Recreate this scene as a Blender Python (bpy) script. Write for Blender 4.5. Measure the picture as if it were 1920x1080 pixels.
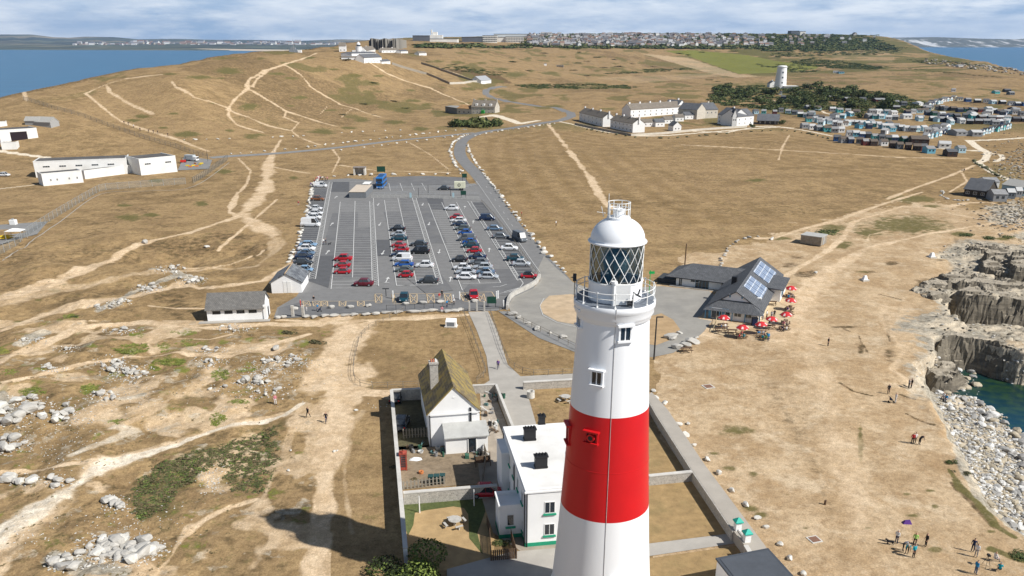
import bpy, bmesh, math, random
import numpy as np
from mathutils import Vector, Matrix
R = math.radians
random.seed(7)
sc = bpy.context.scene
for o in list(bpy.data.objects): bpy.data.objects.remove(o)
C = sc.collection
# ------------------------------------------------------------ camera
F, CX, CY, HY, H = 1560.0, 960.0, 740.0, 80.0, 50.0       # focal length in 1920-px, principal point, horizon row, camera height
P = math.atan((CY-HY)/F); cP, sP = math.cos(P), math.sin(P)
cam = bpy.data.cameras.new('camera'); co = bpy.data.objects.new('camera', cam); C.objects.link(co)
co.location = (0, 0, H); co.rotation_euler = (math.pi/2-P, 0, 0)
cam.sensor_width = 36; cam.lens = 36*F/1920; cam.shift_y = (CY-540)/1920
cam.clip_start = 0.5; cam.clip_end = 60000
sc.camera = co
# ------------------------------------------------------------ sun and sky
SUN_EL = R(43.5); SUN_DIR = Vector((0.894*math.cos(SUN_EL), -0.448*math.cos(SUN_EL), math.sin(SUN_EL))).normalized()
sl = bpy.data.lights.new('sun', 'SUN'); sl.energy = 5.0; sl.angle = R(0.5); sl.color = (1.0, 0.965, 0.91)
so = bpy.data.objects.new('sun', sl); C.objects.link(so)
so.rotation_euler = SUN_DIR.to_track_quat('Z', 'Y').to_euler(); so.location = (60, -60, 120)
w = bpy.data.worlds.new("World"); sc.world = w; w.use_nodes = True
nt = w.node_tree; N = nt.nodes; L = nt.links
for n in list(N): N.remove(n)
def nd(t, **k):
 n = N.new(t)
 for a, b in k.items(): setattr(n, a, b)
 return n
out = nd('ShaderNodeOutputWorld'); bg = nd('ShaderNodeBackground'); bg.inputs[1].default_value = 0.05
sky = nd('ShaderNodeTexSky', sky_type='NISHITA', sun_disc=False, sun_elevation=SUN_EL, sun_rotation=math.atan2(0.894, -0.448), altitude=50, air_density=1.0, dust_density=0.6, ozone_density=1.5)
tc = nd('ShaderNodeTexCoord'); sep = nd('ShaderNodeSeparateXYZ'); L.new(tc.outputs['Generated'], sep.inputs[0])
def mth(op, a, b=None, c=None):
 n = nd('ShaderNodeMath', operation=op)
 for i, v in enumerate((a, b, c)):
  if v is None: continue
  if isinstance(v, (int, float)): n.inputs[i].default_value = v
  else: L.new(v, n.inputs[i])
 return n.outputs[0]
cmb = nd('ShaderNodeCombineXYZ'); L.new(mth('MULTIPLY', sep.outputs[0], 4.5), cmb.inputs[0]); L.new(mth('MULTIPLY', sep.outputs[1], 4.5), cmb.inputs[1]); L.new(mth('MULTIPLY', sep.outputs[2], 26.0), cmb.inputs[2])
def nz(scale, detail, rough, off):
 mp = nd('ShaderNodeMapping'); mp.inputs['Location'].default_value = off; L.new(cmb.outputs[0], mp.inputs[0])
 n = nd('ShaderNodeTexNoise'); n.inputs['Scale'].default_value = scale; n.inputs['Detail'].default_value = detail; n.inputs['Roughness'].default_value = rough
 L.new(mp.outputs[0], n.inputs[0]); return n.outputs[0]
n1 = nz(1.0, 8, 0.62, (3.1, 1.7, 0)); n2 = nz(1.6, 8, 0.62, (8.0, 2.0, 4.0))
cov = nd('ShaderNodeMapRange', interpolation_type='SMOOTHSTEP'); cov.inputs[1].default_value = 0.33; cov.inputs[2].default_value = 0.52; L.new(n1, cov.inputs[0])
shade = nd('ShaderNodeMapRange', interpolation_type='SMOOTHSTEP'); shade.inputs[1].default_value = 0.34; shade.inputs[2].default_value = 0.66; L.new(n2, shade.inputs[0])
cc = nd('ShaderNodeMix', data_type='RGBA'); L.new(shade.outputs[0], cc.inputs[0]); cc.inputs[6].default_value = (10.0, 12.0, 14.8, 1); cc.inputs[7].default_value = (16.4, 17.4, 18.4, 1)
cs = nd('ShaderNodeMix', data_type='RGBA'); hi_ = nd('ShaderNodeMapRange', interpolation_type='SMOOTHSTEP'); hi_.inputs[1].default_value = 0.07; hi_.inputs[2].default_value = 0.20; hi_.inputs[3].default_value = 1.0; hi_.inputs[4].default_value = 0.04; L.new(sep.outputs[2], hi_.inputs[0]); L.new(mth('MULTIPLY', cov.outputs[0], hi_.outputs[0]), cs.inputs[0]); gp = nd('ShaderNodeMix', data_type='RGBA'); L.new(mth('MULTIPLY', hi_.outputs[0], 0.8), gp.inputs[0]); L.new(sky.outputs[0], gp.inputs[6]); gp.inputs[7].default_value = (7.0, 10.2, 15.0, 1); L.new(gp.outputs[2], cs.inputs[6]); L.new(cc.outputs[2], cs.inputs[7])
L.new(cs.outputs[2], bg.inputs[0]); L.new(bg.outputs[0], out.inputs[0])
sc.view_settings.view_transform = 'Standard'; sc.view_settings.look = 'None'; sc.view_settings.exposure = 0.22; sc.view_settings.gamma = 1
sc.render.resolution_x = 1024; sc.render.resolution_y = 576
try: sc.cycles.volume_bounces = 0; sc.cycles.max_bounces = 5; sc.cycles.transparent_max_bounces = 12
except Exception: pass
# ------------------------------------------------------------ materials
def M_new(name):
 m = bpy.data.materials.new(name); m.use_nodes = True
 return m, m.node_tree.nodes, m.node_tree.links, m.node_tree.nodes['Principled BSDF']
_mats = {}
def mat(name, col, rough=0.8, var=0.12, scale=2.0, bump=0.0, metal=0.0, dirt=None, stretch=(1, 1, 1), spec=0.3, bscale=None, dirt_amt=0.5):
 if name in _mats: return _mats[name]
 m, n, l, b = M_new(name)
 b.inputs['Roughness'].default_value = rough; b.inputs['Metallic'].default_value = metal; b.inputs['Specular IOR Level'].default_value = spec
 tc = n.new('ShaderNodeTexCoord'); mp = n.new('ShaderNodeMapping'); mp.inputs['Scale'].default_value = stretch; l.new(tc.outputs['Object'], mp.inputs[0])
 t = n.new('ShaderNodeTexNoise'); t.inputs['Scale'].default_value = scale; t.inputs['Detail'].default_value = 6; t.inputs['Roughness'].default_value = 0.65
 l.new(mp.outputs[0], t.inputs[0])
 r = n.new('ShaderNodeValToRGB'); e = r.color_ramp.elements
 e[0].position = 0.3; e[1].position = 0.7
 e[0].color = tuple(min(1, c*(1-var)) for c in col)+(1,); e[1].color = tuple(min(1, c*(1+var)) for c in col)+(1,)
 l.new(t.outputs[0], r.inputs[0]); last = r.outputs[0]
 if dirt:
  t2 = n.new('ShaderNodeTexNoise'); t2.inputs['Scale'].default_value = scale*0.35; t2.inputs['Detail'].default_value = 5; l.new(mp.outputs[0], t2.inputs[0])
  mr = n.new('ShaderNodeMapRange'); mr.inputs[1].default_value = 0.5; mr.inputs[2].default_value = 0.72; mr.inputs[4].default_value = dirt_amt; l.new(t2.outputs[0], mr.inputs[0])
  mx = n.new('ShaderNodeMix'); mx.data_type = 'RGBA'; l.new(mr.outputs[0], mx.inputs[0]); l.new(last, mx.inputs[6]); mx.inputs[7].default_value = tuple(dirt)+(1,); last = mx.outputs[2]
 l.new(last, b.inputs['Base Color'])
 if bump:
  bp = n.new('ShaderNodeBump'); bp.inputs['Strength'].default_value = bump; bp.inputs['Distance'].default_value = 0.1
  t3 = n.new('ShaderNodeTexNoise'); t3.inputs['Scale'].default_value = bscale or scale*4; t3.inputs['Detail'].default_value = 4; l.new(mp.outputs[0], t3.inputs[0])
  l.new(t3.outputs[0], bp.inputs['Height']); l.new(bp.outputs[0], b.inputs['Normal'])
 _mats[name] = m
 return m
def stone_mat(name, c1, c2, mortar, sx=2.0, row=0.3, w=0.5, bump=0.5, msize=0.03):
 if name in _mats: return _mats[name]
 m, n, l, b = M_new(name); b.inputs['Roughness'].default_value = 0.9
 tc = n.new('ShaderNodeTexCoord'); g = n.new('ShaderNodeTexVoronoi'); g.inputs['Scale'].default_value = sx
 l.new(tc.outputs['Object'], g.inputs[0])
 r = n.new('ShaderNodeValToRGB'); r.color_ramp.elements[0].color = tuple(c1)+(1,); r.color_ramp.elements[1].color = tuple(c2)+(1,)
 s = n.new('ShaderNodeSeparateColor'); l.new(g.outputs['Color'], s.inputs[0]); l.new(s.outputs[0], r.inputs[0])
 g2 = n.new('ShaderNodeTexVoronoi'); g2.feature = 'DISTANCE_TO_EDGE'; g2.inputs['Scale'].default_value = sx; l.new(tc.outputs['Object'], g2.inputs[0])
 mr = n.new('ShaderNodeMapRange'); mr.inputs[1].default_value = 0.0; mr.inputs[2].default_value = 0.12; l.new(g2.outputs['Distance'], mr.inputs[0])
 mx = n.new('ShaderNodeMix'); mx.data_type = 'RGBA'; l.new(mr.outputs[0], mx.inputs[0]); mx.inputs[6].default_value = tuple(mortar)+(1,); l.new(r.outputs[0], mx.inputs[7])
 l.new(mx.outputs[2], b.inputs['Base Color'])
 bp = n.new('ShaderNodeBump'); bp.inputs['Strength'].default_value = bump; bp.inputs['Distance'].default_value = 0.05; l.new(mr.outputs[0], bp.inputs['Height']); l.new(bp.outputs[0], b.inputs['Normal'])
 _mats[name] = m; return m
def tile_mat(name, c1, c2, mortar, row=0.3, bw=0.45, axis='XY', rough=0.8, moss=None, moss_amt=0.7):
 """slates or tiles laid in courses; axis maps which object axes run along / across"""
 if name in _mats: return _mats[name]
 m, n, l, b = M_new(name); b.inputs['Roughness'].default_value = rough
 tc = n.new('ShaderNodeTexCoord'); sp = n.new('ShaderNodeSeparateXYZ'); cb = n.new('ShaderNodeCombineXYZ'); l.new(tc.outputs['Object'], sp.inputs[0])
 l.new(sp.outputs['XYZ'.index(axis[0])], cb.inputs[0]); l.new(sp.outputs['XYZ'.index(axis[1])], cb.inputs[1])
 br = n.new('ShaderNodeTexBrick'); br.inputs['Scale'].default_value = 1; br.inputs['Brick Width'].default_value = bw; br.inputs['Row Height'].default_value = row
 br.inputs['Mortar Size'].default_value = row*0.08; br.inputs['Color1'].default_value = tuple(c1)+(1,); br.inputs['Color2'].default_value = tuple(c2)+(1,); br.inputs['Mortar'].default_value = tuple(mortar)+(1,)
 l.new(cb.outputs[0], br.inputs[0]); last = br.outputs[0]
 t = n.new('ShaderNodeTexNoise'); t.inputs['Scale'].default_value = 0.9; t.inputs['Detail'].default_value = 7; l.new(tc.outputs['Object'], t.inputs[0])
 mx = n.new('ShaderNodeMix'); mx.data_type = 'RGBA'; mx.blend_type = 'MULTIPLY'; mx.inputs[0].default_value = 0.5; l.new(last, mx.inputs[6]); l.new(t.outputs[0], mx.inputs[7])
 mg = n.new('ShaderNodeMix'); mg.data_type = 'RGBA'; mg.blend_type = 'MULTIPLY'; mg.inputs[0].default_value = 1; l.new(mx.outputs[2], mg.inputs[6]); mg.inputs[7].default_value = (1.25, 1.25, 1.25, 1); last = mg.outputs[2]
 if moss:
  mr = n.new('ShaderNodeMapRange'); mr.inputs[1].default_value = 0.42; mr.inputs[2].default_value = 0.6; mr.inputs[4].default_value = moss_amt; l.new(t.outputs[0], mr.inputs[0])
  m2 = n.new('ShaderNodeMix'); m2.data_type = 'RGBA'; l.new(mr.outputs[0], m2.inputs[0]); l.new(last, m2.inputs[6]); m2.inputs[7].default_value = tuple(moss)+(1,); last = m2.outputs[2]
 l.new(last, b.inputs['Base Color'])
 bp = n.new('ShaderNodeBump'); bp.inputs['Strength'].default_value = 0.4; bp.inputs['Distance'].default_value = 0.03; l.new(br.outputs[1], bp.inputs['Height']); bp.invert = True; l.new(bp.outputs[0], b.inputs['Normal'])
 _mats[name] = m; return m
# ------------------------------------------------------------ object helpers
def tag(o, label=None, cat=None, group=None, kind=None):
 if label: o['label'] = label
 if cat: o['category'] = cat
 if group: o['group'] = group
 if kind: o['kind'] = kind
 return o
def empty(name, loc, rz=0, label=None, cat=None, group=None):
 o = bpy.data.objects.new(name, None); C.objects.link(o); o.location = loc; o.rotation_euler = (0, 0, rz); o.empty_display_size = 0.3
 return tag(o, label, cat, group)
class MB:
 def __init__(s): s.v = []; s.f = []; s.m = []; s.mats = []
 def mi(s, m):
  if m is None: return 0
  if m not in s.mats: s.mats.append(m)
  return s.mats.index(m)
 def poly(s, vs, fs, m=None):
  k = len(s.v); s.v += [tuple(v) for v in vs]; i = s.mi(m)
  for f in fs: s.f.append([k+j for j in f]); s.m.append(i)
  return s
 def box(s, x0, x1, y0, y1, z0, z1, m=None):
  return s.poly([(x0,y0,z0),(x1,y0,z0),(x1,y1,z0),(x0,y1,z0),(x0,y0,z1),(x1,y0,z1),(x1,y1,z1),(x0,y1,z1)],
                      [(0,3,2,1),(4,5,6,7),(0,1,5,4),(1,2,6,5),(2,3,7,6),(3,0,4,7)], m)
 def prism(s, pts, z0, z1, m=None):
  n = len(pts); a = sum(pts[i][0]*pts[(i+1)%n][1]-pts[(i+1)%n][0]*pts[i][1] for i in range(n))
  if a < 0: pts = pts[::-1]
  vs = [(p[0], p[1], z0) for p in pts]+[(p[0], p[1], z1) for p in pts]
  fs = [list(range(n))[::-1], list(range(n, 2*n))]+[[i, (i+1)%n, n+(i+1)%n, n+i] for i in range(n)]
  return s.poly(vs, fs, m)
 def extr(s, prof, x0, x1, m=None, axis='x'):
  """profile of (y,z) points (counter-clockwise seen from +x) swept along x (or of (x,z) swept along y)"""
  n = len(prof)
  if axis == 'x': vs = [(x0, p[0], p[1]) for p in prof]+[(x1, p[0], p[1]) for p in prof]; fl = False
  else: vs = [(p[0], x0, p[1]) for p in prof]+[(p[0], x1, p[1]) for p in prof]; fl = True
  fs = [list(range(n))[::-1], list(range(n, 2*n))]+[[i, (i+1)%n, n+(i+1)%n, n+i] for i in range(n)]
  if fl: fs = [f[::-1] for f in fs]
  return s.poly(vs, fs, m)
 def tube(s, a, b, r, r2=None, n=8, m=None, cap=True):
  a = Vector(a); b = Vector(b); d = (b-a)
  if d.length < 1e-6: return s
  q = d.to_track_quat('Z', 'Y'); r2 = r if r2 is None else r2; vs = []
  for c, rr in ((a, r), (b, r2)):
   for i in range(n): t = 2*math.pi*i/n; vs.append(c+q@Vector((rr*math.cos(t), rr*math.sin(t), 0)))
  fs = [[i, (i+1)%n, n+(i+1)%n, n+i] for i in range(n)]
  if cap: fs += [list(range(n))[::-1], list(range(n, 2*n))]
  return s.poly(vs, fs, m)
 def path(s, pts, r, n=6, m=None):
  for a, b in zip(pts, pts[1:]): s.tube(a, b, r, n=n, m=m)
  return s
 def ring(s, cx, cy, z, rad, r, seg=48, n=6, m=None, a0=0, a1=2*math.pi):
  pts = [(cx+rad*math.cos(a0+(a1-a0)*i/seg), cy+rad*math.sin(a0+(a1-a0)*i/seg), z) for i in range(seg+1)]
  return s.path(pts, r, n, m)
 def lathe(s, prof, n=48, m=None, cx=0, cy=0, a0=0, a1=2*math.pi):
  """prof: (radius, z) from bottom to top"""
  full = abs(a1-a0-2*math.pi) < 1e-6; k = n if full else n+1; vs = []
  for r, z in prof:
   for i in range(k): t = a0+(a1-a0)*i/n; vs.append((cx+r*math.cos(t), cy+r*math.sin(t), z))
  fs = []
  for j in range(len(prof)-1):
   for i in range(n): i2 = (i+1) % k; fs.append([j*k+i, j*k+i2, (j+1)*k+i2, (j+1)*k+i])
  return s.poly(vs, fs, m)
 def build(s, name, m=None, parent=None, smooth=False, bevel=0, loc=None, rz=0, **tg):
  me = bpy.data.meshes.new(name); me.from_pydata(s.v, [], s.f)
  if m is not None and not s.mats: me.materials.append(m)
  elif s.mats:
   for q in s.mats: me.materials.append(q)
   me.polygons.foreach_set('material_index', s.m)
  if smooth: me.polygons.foreach_set('use_smooth', [True]*len(s.f))
  me.update(); o = bpy.data.objects.new(name, me); C.objects.link(o)
  if parent: o.parent = parent
  if loc: o.location = loc
  if rz: o.rotation_euler = (0, 0, rz)
  if smooth == 'auto':
   me.polygons.foreach_set('use_smooth', [False]*len(s.f))
  if bevel:
   b = o.modifiers.new('bevel', 'BEVEL'); b.width = bevel; b.segments = 2; b.limit_method = 'ANGLE'
  if tg: tag(o, tg.get('label'), tg.get('cat'), tg.get('group'), tg.get('kind'))
  return o
def copy_tree(o, parent=None):
 c = o.copy(); C.objects.link(c)
 if parent: c.parent = parent
 for ch in [x for x in KIDS.get(o.name, [])] if o.name in KIDS else [x for x in bpy.data.objects if x.parent == o]:
  copy_tree(ch, c)
 return c
KIDS = {}
# ------------------------------------------------------------ projection between the survey photograph and the ground
def ray(px, py):
 xd = (np.asarray(px, float)-CX)/F; yd = (np.asarray(py, float)-CY)/F
 f = cP-yd*sP; dn = sP+yd*cP
 return xd/f, dn/f            # X per Y, drop per Y
def proj(X, Y, Z):
 dz = H-Z; zc = Y*cP+dz*sP; yc = dz*cP-Y*sP
 zc = np.where(np.abs(zc) < 1e-3, 1e-3, zc)
 return CX+F*X/zc, CY+F*yc/zc
def zat(Y, py):                  # height at distance Y that shows on row py
 return H-Y*float(ray(0, py)[1])
def ss(x, a, b): t = np.clip((x-a)/(b-a), 0, 1); return t*t*(3-2*t)
def _h(ix, iy, s):
 n = (ix.astype(np.int64)*374761393+iy.astype(np.int64)*668265263+s*1274126177) & 0x7fffffff
 n = ((n ^ (n >> 13))*1274126177) & 0x7fffffff
 return ((n ^ (n >> 16)) & 0xffff)/65535.0
def vnoise(x, y, s=0):
 ix = np.floor(x); iy = np.floor(y); fx = x-ix; fy = y-iy; fx = fx*fx*(3-2*fx); fy = fy*fy*(3-2*fy)
 a = _h(ix, iy, s); b = _h(ix+1, iy, s); c = _h(ix, iy+1, s); d = _h(ix+1, iy+1, s)
 return (a*(1-fx)+b*fx)*(1-fy)+(c*(1-fx)+d*fx)*fy
def fbm(x, y, s=0, o=4, g=0.5):
 v = 0; a = 1; t = 0
 for i in range(o): v = v+a*vnoise(x, y, s+i*17); t += a; a *= g; x = x*2.03+5.1; y = y*2.03+1.7
 return v/t
# ---- terrain
CT = [(0,183,520),(60,170,545),(120,158,575),(180,146,605),(240,135,640),(300,126,675),(360,116,730),(430,106,800),(350,150,560),(430,122,690),(490,97,900),(545,97,960),(620,100,900),(680,97,900),(540,125,740),(430,200,540),(100,200,490),(250,215,500),
      (50,300,385),(640,180,720),(700,130,850),(880,215,640),(760,150,880),(740,117,940),(900,155,1000),(1100,160,1080),(1100,130,1450),(1000,110,1600),(850,88,1500),(700,92,1300),(790,82,1700),
      (1000,88,1900),(1100,92,1900),(1080,70,2700),(1080,64,3100),(1200,63,3200),(1200,90,2100),(1400,94,2100),(1300,110,1900),(1450,165,1020),(1400,64,3200),(1600,66,3200),(1500,80,2500),(1640,75,2800),
      (1680,97,2400),(1400,105,1950),(1700,98,2200),(1700,125,1600),(1900,135,1300),(1800,200,735),(1900,180,880),(1250,250,515),(1100,215,650),(1600,215,655),(1400,200,735),(1200,180,880),
      (1740,104,2200),(1840,115,1800),(560,92,1150),(-200,170,600),(-200,300,385),(2100,150,1150),(2100,240,550),(600,85,1500),(1290,88,2100),(1000,180,880)]
cu = []; cz = []
for px, py, Yc in CT:
 u_, s_ = ray(px, py); cu.append((float(u_)*2.2, math.log(Yc))); cz.append(H-Yc*float(s_))
for Yc in (150, 230, 310, 380):
 for u_ in (-0.9, -0.5, -0.15, 0.15, 0.5, 0.9): cu.append((u_*2.2, math.log(Yc))); cz.append(0.0)
for Yc in (440, 500):
 for u_ in (-0.2, 0.0, 0.25, 0.45): cu.append((u_*2.2, math.log(Yc))); cz.append(1.0)
for u_ in (-0.5, 0, 0.5): cu.append((u_*2.2, math.log(5200))); cz.append(60.0)
cu = np.array(cu); cz = np.array(cz)
def _k(d2): return np.where(d2 > 1e-12, 0.5*d2*np.log(np.maximum(d2, 1e-12)), 0)
_d = ((cu[:, None]-cu[None])**2).sum(-1); n_ = len(cu)
_A = np.zeros((n_+3, n_+3)); _A[:n_, :n_] = _k(_d)+np.eye(n_)*0.002; _A[:n_, n_] = 1; _A[:n_, n_+1:] = cu; _A[n_, :n_] = 1; _A[n_+1:, :n_] = cu.T
_w = np.linalg.solve(_A, np.concatenate([cz, [0, 0, 0]]))
def hill(X, Y):
 Yc = np.maximum(Y, 150.0); q = np.stack([X/Yc*2.2, np.log(Yc)], -1).reshape(-1, 2); r = np.zeros(len(q))
 for i in range(0, len(q), 100000):
  b = q[i:i+100000]; d2 = ((b[:, None]-cu[None])**2).sum(-1); r[i:i+100000] = _k(d2)@_w[:n_]+_w[n_]+b@_w[n_+1:]
 r = np.where(Y.ravel() < 1200, .5*(r+np.sqrt(r*r+1.0))-.2, r); return r.reshape(X.shape)*ss(Y, 310, 420)
def flat(px, py, z=0.0):
 u_, s_ = ray(px, py); Y_ = (H-z)/float(s_); return (float(u_)*Y_, Y_)
EAST = [(2150,1180),(2010,1075),(1925,1012),(1862,962),(1815,905),(1790,850),(1757,790),(1735,745),(1716,705),(1738,668),(1756,632),(1790,626),(1830,634),(1862,644),(1925,658),(2010,676),(2010,660),(1907,634),(1860,618),(1810,603),(1775,590),(1768,560),(1785,546),(1830,548),(1870,556),(1925,560),(2100,575)]
LAND = [flat(*p) for p in EAST]+[(160,215),(207,319),(290,430),(400,600),(535,800),(650,1000),(745,1300),(943,1800),(1100,2300),(1230,2800),(1330,3200),(1500,4000),(1200,5600),(-200,5600),(-330,3200),(-330,2000),(-290,1500),(-262,1250),(-245,1050),(-251,900),(-262,760),(-277,640),(-290,575),(-303,520),(-322,470),(-350,400),(-380,200),(-380,-200),(150,-200),(90,0)]
LP = np.array(LAND)
def sdist(X, Y):
 """distance outside the land outline (negative inside)"""
 sh = X.shape; x = X.ravel(); y = Y.ravel(); dm = np.full(x.shape, 1e18); ins = np.zeros(x.shape, bool); n = len(LP)
 for i in range(n):
  ax, ay = LP[i]; bx, by = LP[(i+1) % n]; ex, ey = bx-ax, by-ay
  t = np.clip(((x-ax)*ex+(y-ay)*ey)/(ex*ex+ey*ey), 0, 1); dm = np.minimum(dm, (x-ax-t*ex)**2+(y-ay-t*ey)**2)
  c = (ay > y) != (by > y); xx = ax+(y-ay)*ex/(ey if abs(ey) > 1e-9 else 1e-9); ins ^= c & (x < xx)
 return np.where(ins, -1, 1).reshape(sh)*np.sqrt(dm).reshape(sh)
SEA = -5.6
FLATS = [flat(440,590)+(17,), flat(540,560)+(13,), flat(600,600)+(10,)]
def rockzone(X, Y):
 """0..1 where bare ledges break the turf above the cove"""
 px, py = proj(X, Y, np.zeros_like(X)); w = (fbm(X*.08, Y*.08, 5)-.5)*60
 a = ss(px+w*1.4, 1740, 1800)*ss(py+w*.5, 430, 470)*(1-ss(py, 590, 630))+.55*ss(px+w*2, 1675, 1730)*ss(py+w*.6, 500, 530)*(1-ss(py, 540, 580))
 b = .7*ss(px+w*1.5, 1690, 1760)*ss(py, 575, 610)*(1-ss(py, 720, 760))
 c = ss(px+w, 1880, 1960)*ss(py, 330, 360)*(1-ss(py, 440, 470))
 return np.clip(a+b*.8+c, 0, 1)*(Y > 60)
def terr(X, Y, fine=True):
 X = np.asarray(X, float); Y = np.asarray(Y, float); z = hill(X, Y)
 z = z+(fbm(X/90, Y/90, 3)-.5)*5*ss(Y, 480, 700)*(1-.6*ss(Y, 1500, 2500))+(fbm(X/30, Y/30, 8)-.5)*2.5*ss(Y, 520, 800)
 if not fine: return z
 xl = 24+26*ss(Y, 132, 150)+.13*np.maximum(Y-150, 0)
 A = ss(-X-xl, 0, 12)*(1-ss(Y, 205, 260))*ss(Y, 20, 60)
 for fx, fy, fr in FLATS: A = A*ss(np.hypot(X-fx, Y-fy), fr*.8, fr*1.5)
 z = z+A*((fbm(X/14, Y/14, 11, 3)-.5)*3.0+(fbm(X/3.2, Y/3.2, 21, 4)-.5)*1.0)
 hx, hy = flat(365, 472); q = ((X-hx)/19)**2+((Y-hy)/17)**2; z = z-2.8*np.exp(-q*1.3)*(0.7+.6*fbm(X/6, Y/6, 4))*ss(-X, 50, 60)
 wx, wy = flat(1920, 728, -5.5); dip_ = 5.5*np.exp(-(((X-wx)/8.0)**2+((Y-wy)/11)**2))
 B = ss(X, 30, 44)*(1-ss(Y, 250, 300))*ss(Y, 30, 60)
 z = z+B*(fbm(X/12, Y/12, 31, 3)-.5)*.9*ss(Y, 90, 110)
 rz = rockzone(X, Y)
 t = fbm(X/11+.3*Y/11, Y/5.5, 41, 4)*7; tf = np.floor(t)+ss(t-np.floor(t), .72, .95)
 z = z+rz*((tf-3.5)*.50-.3+(fbm(X/1.2, Y/1.2, 45, 3)-.5)*.5)
 cliff = ss(Y, 124, 133)*(Y < 300)
 jag = (fbm(X/6, Y/6, 51, 4)-.5)*(2.4+2.4*cliff)*ss(Y, 40, 90)+(fbm(X/1.4, Y/1.4, 57, 3)-.5)*1.2
 sd = sdist(X, Y)+jag
 west = X < -150
 far = Y > 300
 zb = -2.3*ss(sd, 0, 3.5)-np.clip(sd-1.5, 0, 30)*.25                                   # bluff, then the boulder beach
 st = np.clip(sd, 0, 4)/1.1; zc = -(np.floor(st)+ss(st-np.floor(st), .0, .35))*2.0-np.clip(sd-1, 0, 30)*.2     # ledged cliff
 ze = np.where(sd > 0, np.minimum(zb*(1-cliff)+np.clip(zc, -5.3, 0)*cliff, 0), 0)
 zn = z+ze*(1-.0*sd)
 low = SEA-1.5; zn = zn-dip_*(sd > 2)
 zf = z*(1-ss(sd, 0, 30))+low*ss(sd, 0, 30)
 zz_ = np.where(far | west, np.where(sd > 0, zf, z), np.where(sd > 0, np.maximum(zn*(sd > 0), low), z))
 return np.maximum(zz_, low)
_US = np.linspace(-.85, .85, 851); _YS = np.concatenate([np.linspace(42, 420, 560), np.geomspace(421, 4300, 760)])
_TU, _TY = np.meshgrid(_US, _YS, indexing='ij'); _TZ = terr(_TU*_TY, _TY); _TSD = sdist(_TU*_TY, _TY); _TS = np.minimum.accumulate((H-_TZ)/_TY, axis=1)
def at(px, py, dz=0.0):
 """first ground point seen at a pixel of the survey photograph"""
 u_, s_ = ray(px, py); u_ = float(u_); s_ = float(s_); t = np.clip((u_+.85)/.002, 0, 849.999); i = int(t); fr = t-i; y = []
 for c_ in (i, i+1):
  q = _TS[c_]; k = int(np.searchsorted(-q, -s_)); k = min(max(k, 1), len(_YS)-1); a, b = q[k-1], q[k]; y.append(_YS[k-1]+(_YS[k]-_YS[k-1])*min(1, max(0, (a-s_)/(a-b) if a != b else 0)))
 Y_ = y[0]*(1-fr)+y[1]*fr if abs(y[0]-y[1]) < .03*y[0] else y[0 if fr < .5 else 1]
 return Vector((u_*Y_, Y_, H-Y_*s_+dz))
def _look(tab, x, y):
 y = max(42.5, min(4290, y)); t = np.clip((x/y+.85)/.002, 0, 849.999); i = int(t); fx = t-i; k = min(max(int(np.searchsorted(_YS, y)), 1), len(_YS)-1); fy = (y-_YS[k-1])/(_YS[k]-_YS[k-1])
 return float((tab[i, k-1]*(1-fx)+tab[i+1, k-1]*fx)*(1-fy)+(tab[i, k]*(1-fx)+tab[i+1, k]*fx)*fy)
def pxm(p):                      # photo pixels per metre at a point
 return F/(p[1]*cP+(H-p[2])*sP)
def along(pts, step, jit=0.0, rnd=random):
 """points every step metres along a pixel polyline laid on the ground"""
 w_ = [at(*p) for p in pts]; out = []; d = 0
 for a, b in zip(w_, w_[1:]):
  Lg = (b-a).length
  while d < Lg:
   q = a+(b-a)*(d/Lg); out.append((q.x+rnd.uniform(-jit, jit), q.y+rnd.uniform(-jit, jit))); d += step*rnd.uniform(.75, 1.25) if jit else step
  d -= Lg
 return out
def gz(x, y): return _look(_TZ, x, y)
# ------------------------------------------------------------ the ground sheet
def _rows():
 r = list(np.linspace(-60, 40, 10)); y = 42.0
 while y < 430: r.append(y); y += (1.7 if y < 140 else 1.15)*((y*cP+H*sP)**2)/(F*H)
 while y < 5500: r.append(y); y *= 1.0052
 return np.array(r)
rows = _rows(); cols = np.concatenate([np.linspace(-1.9, -.80, 60)[:-1], np.arange(-.80, .80, .00175), np.linspace(.80, 1.9, 60)])
UU, YY = np.meshgrid(cols, rows); XX = UU*(YY+28)*0.93
def _grid(): return XX, YY
ZZ = terr(XX, YY)
PX, PY = proj(XX, YY, ZZ); PX = np.where(YY < 35, -9999, PX)
SD = sdist(XX, YY)
msk = {k: np.zeros(XX.shape) for k in ('path', 'sand', 'chalk', 'green', 'lime', 'rock', 'dark', 'stripe')}
NJ = fbm(XX/1.7, YY/1.7, 77, 4); NJ2 = fbm(XX/9, YY/9, 78, 4)
RSP = np.gradient(rows)[:, None]
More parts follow.
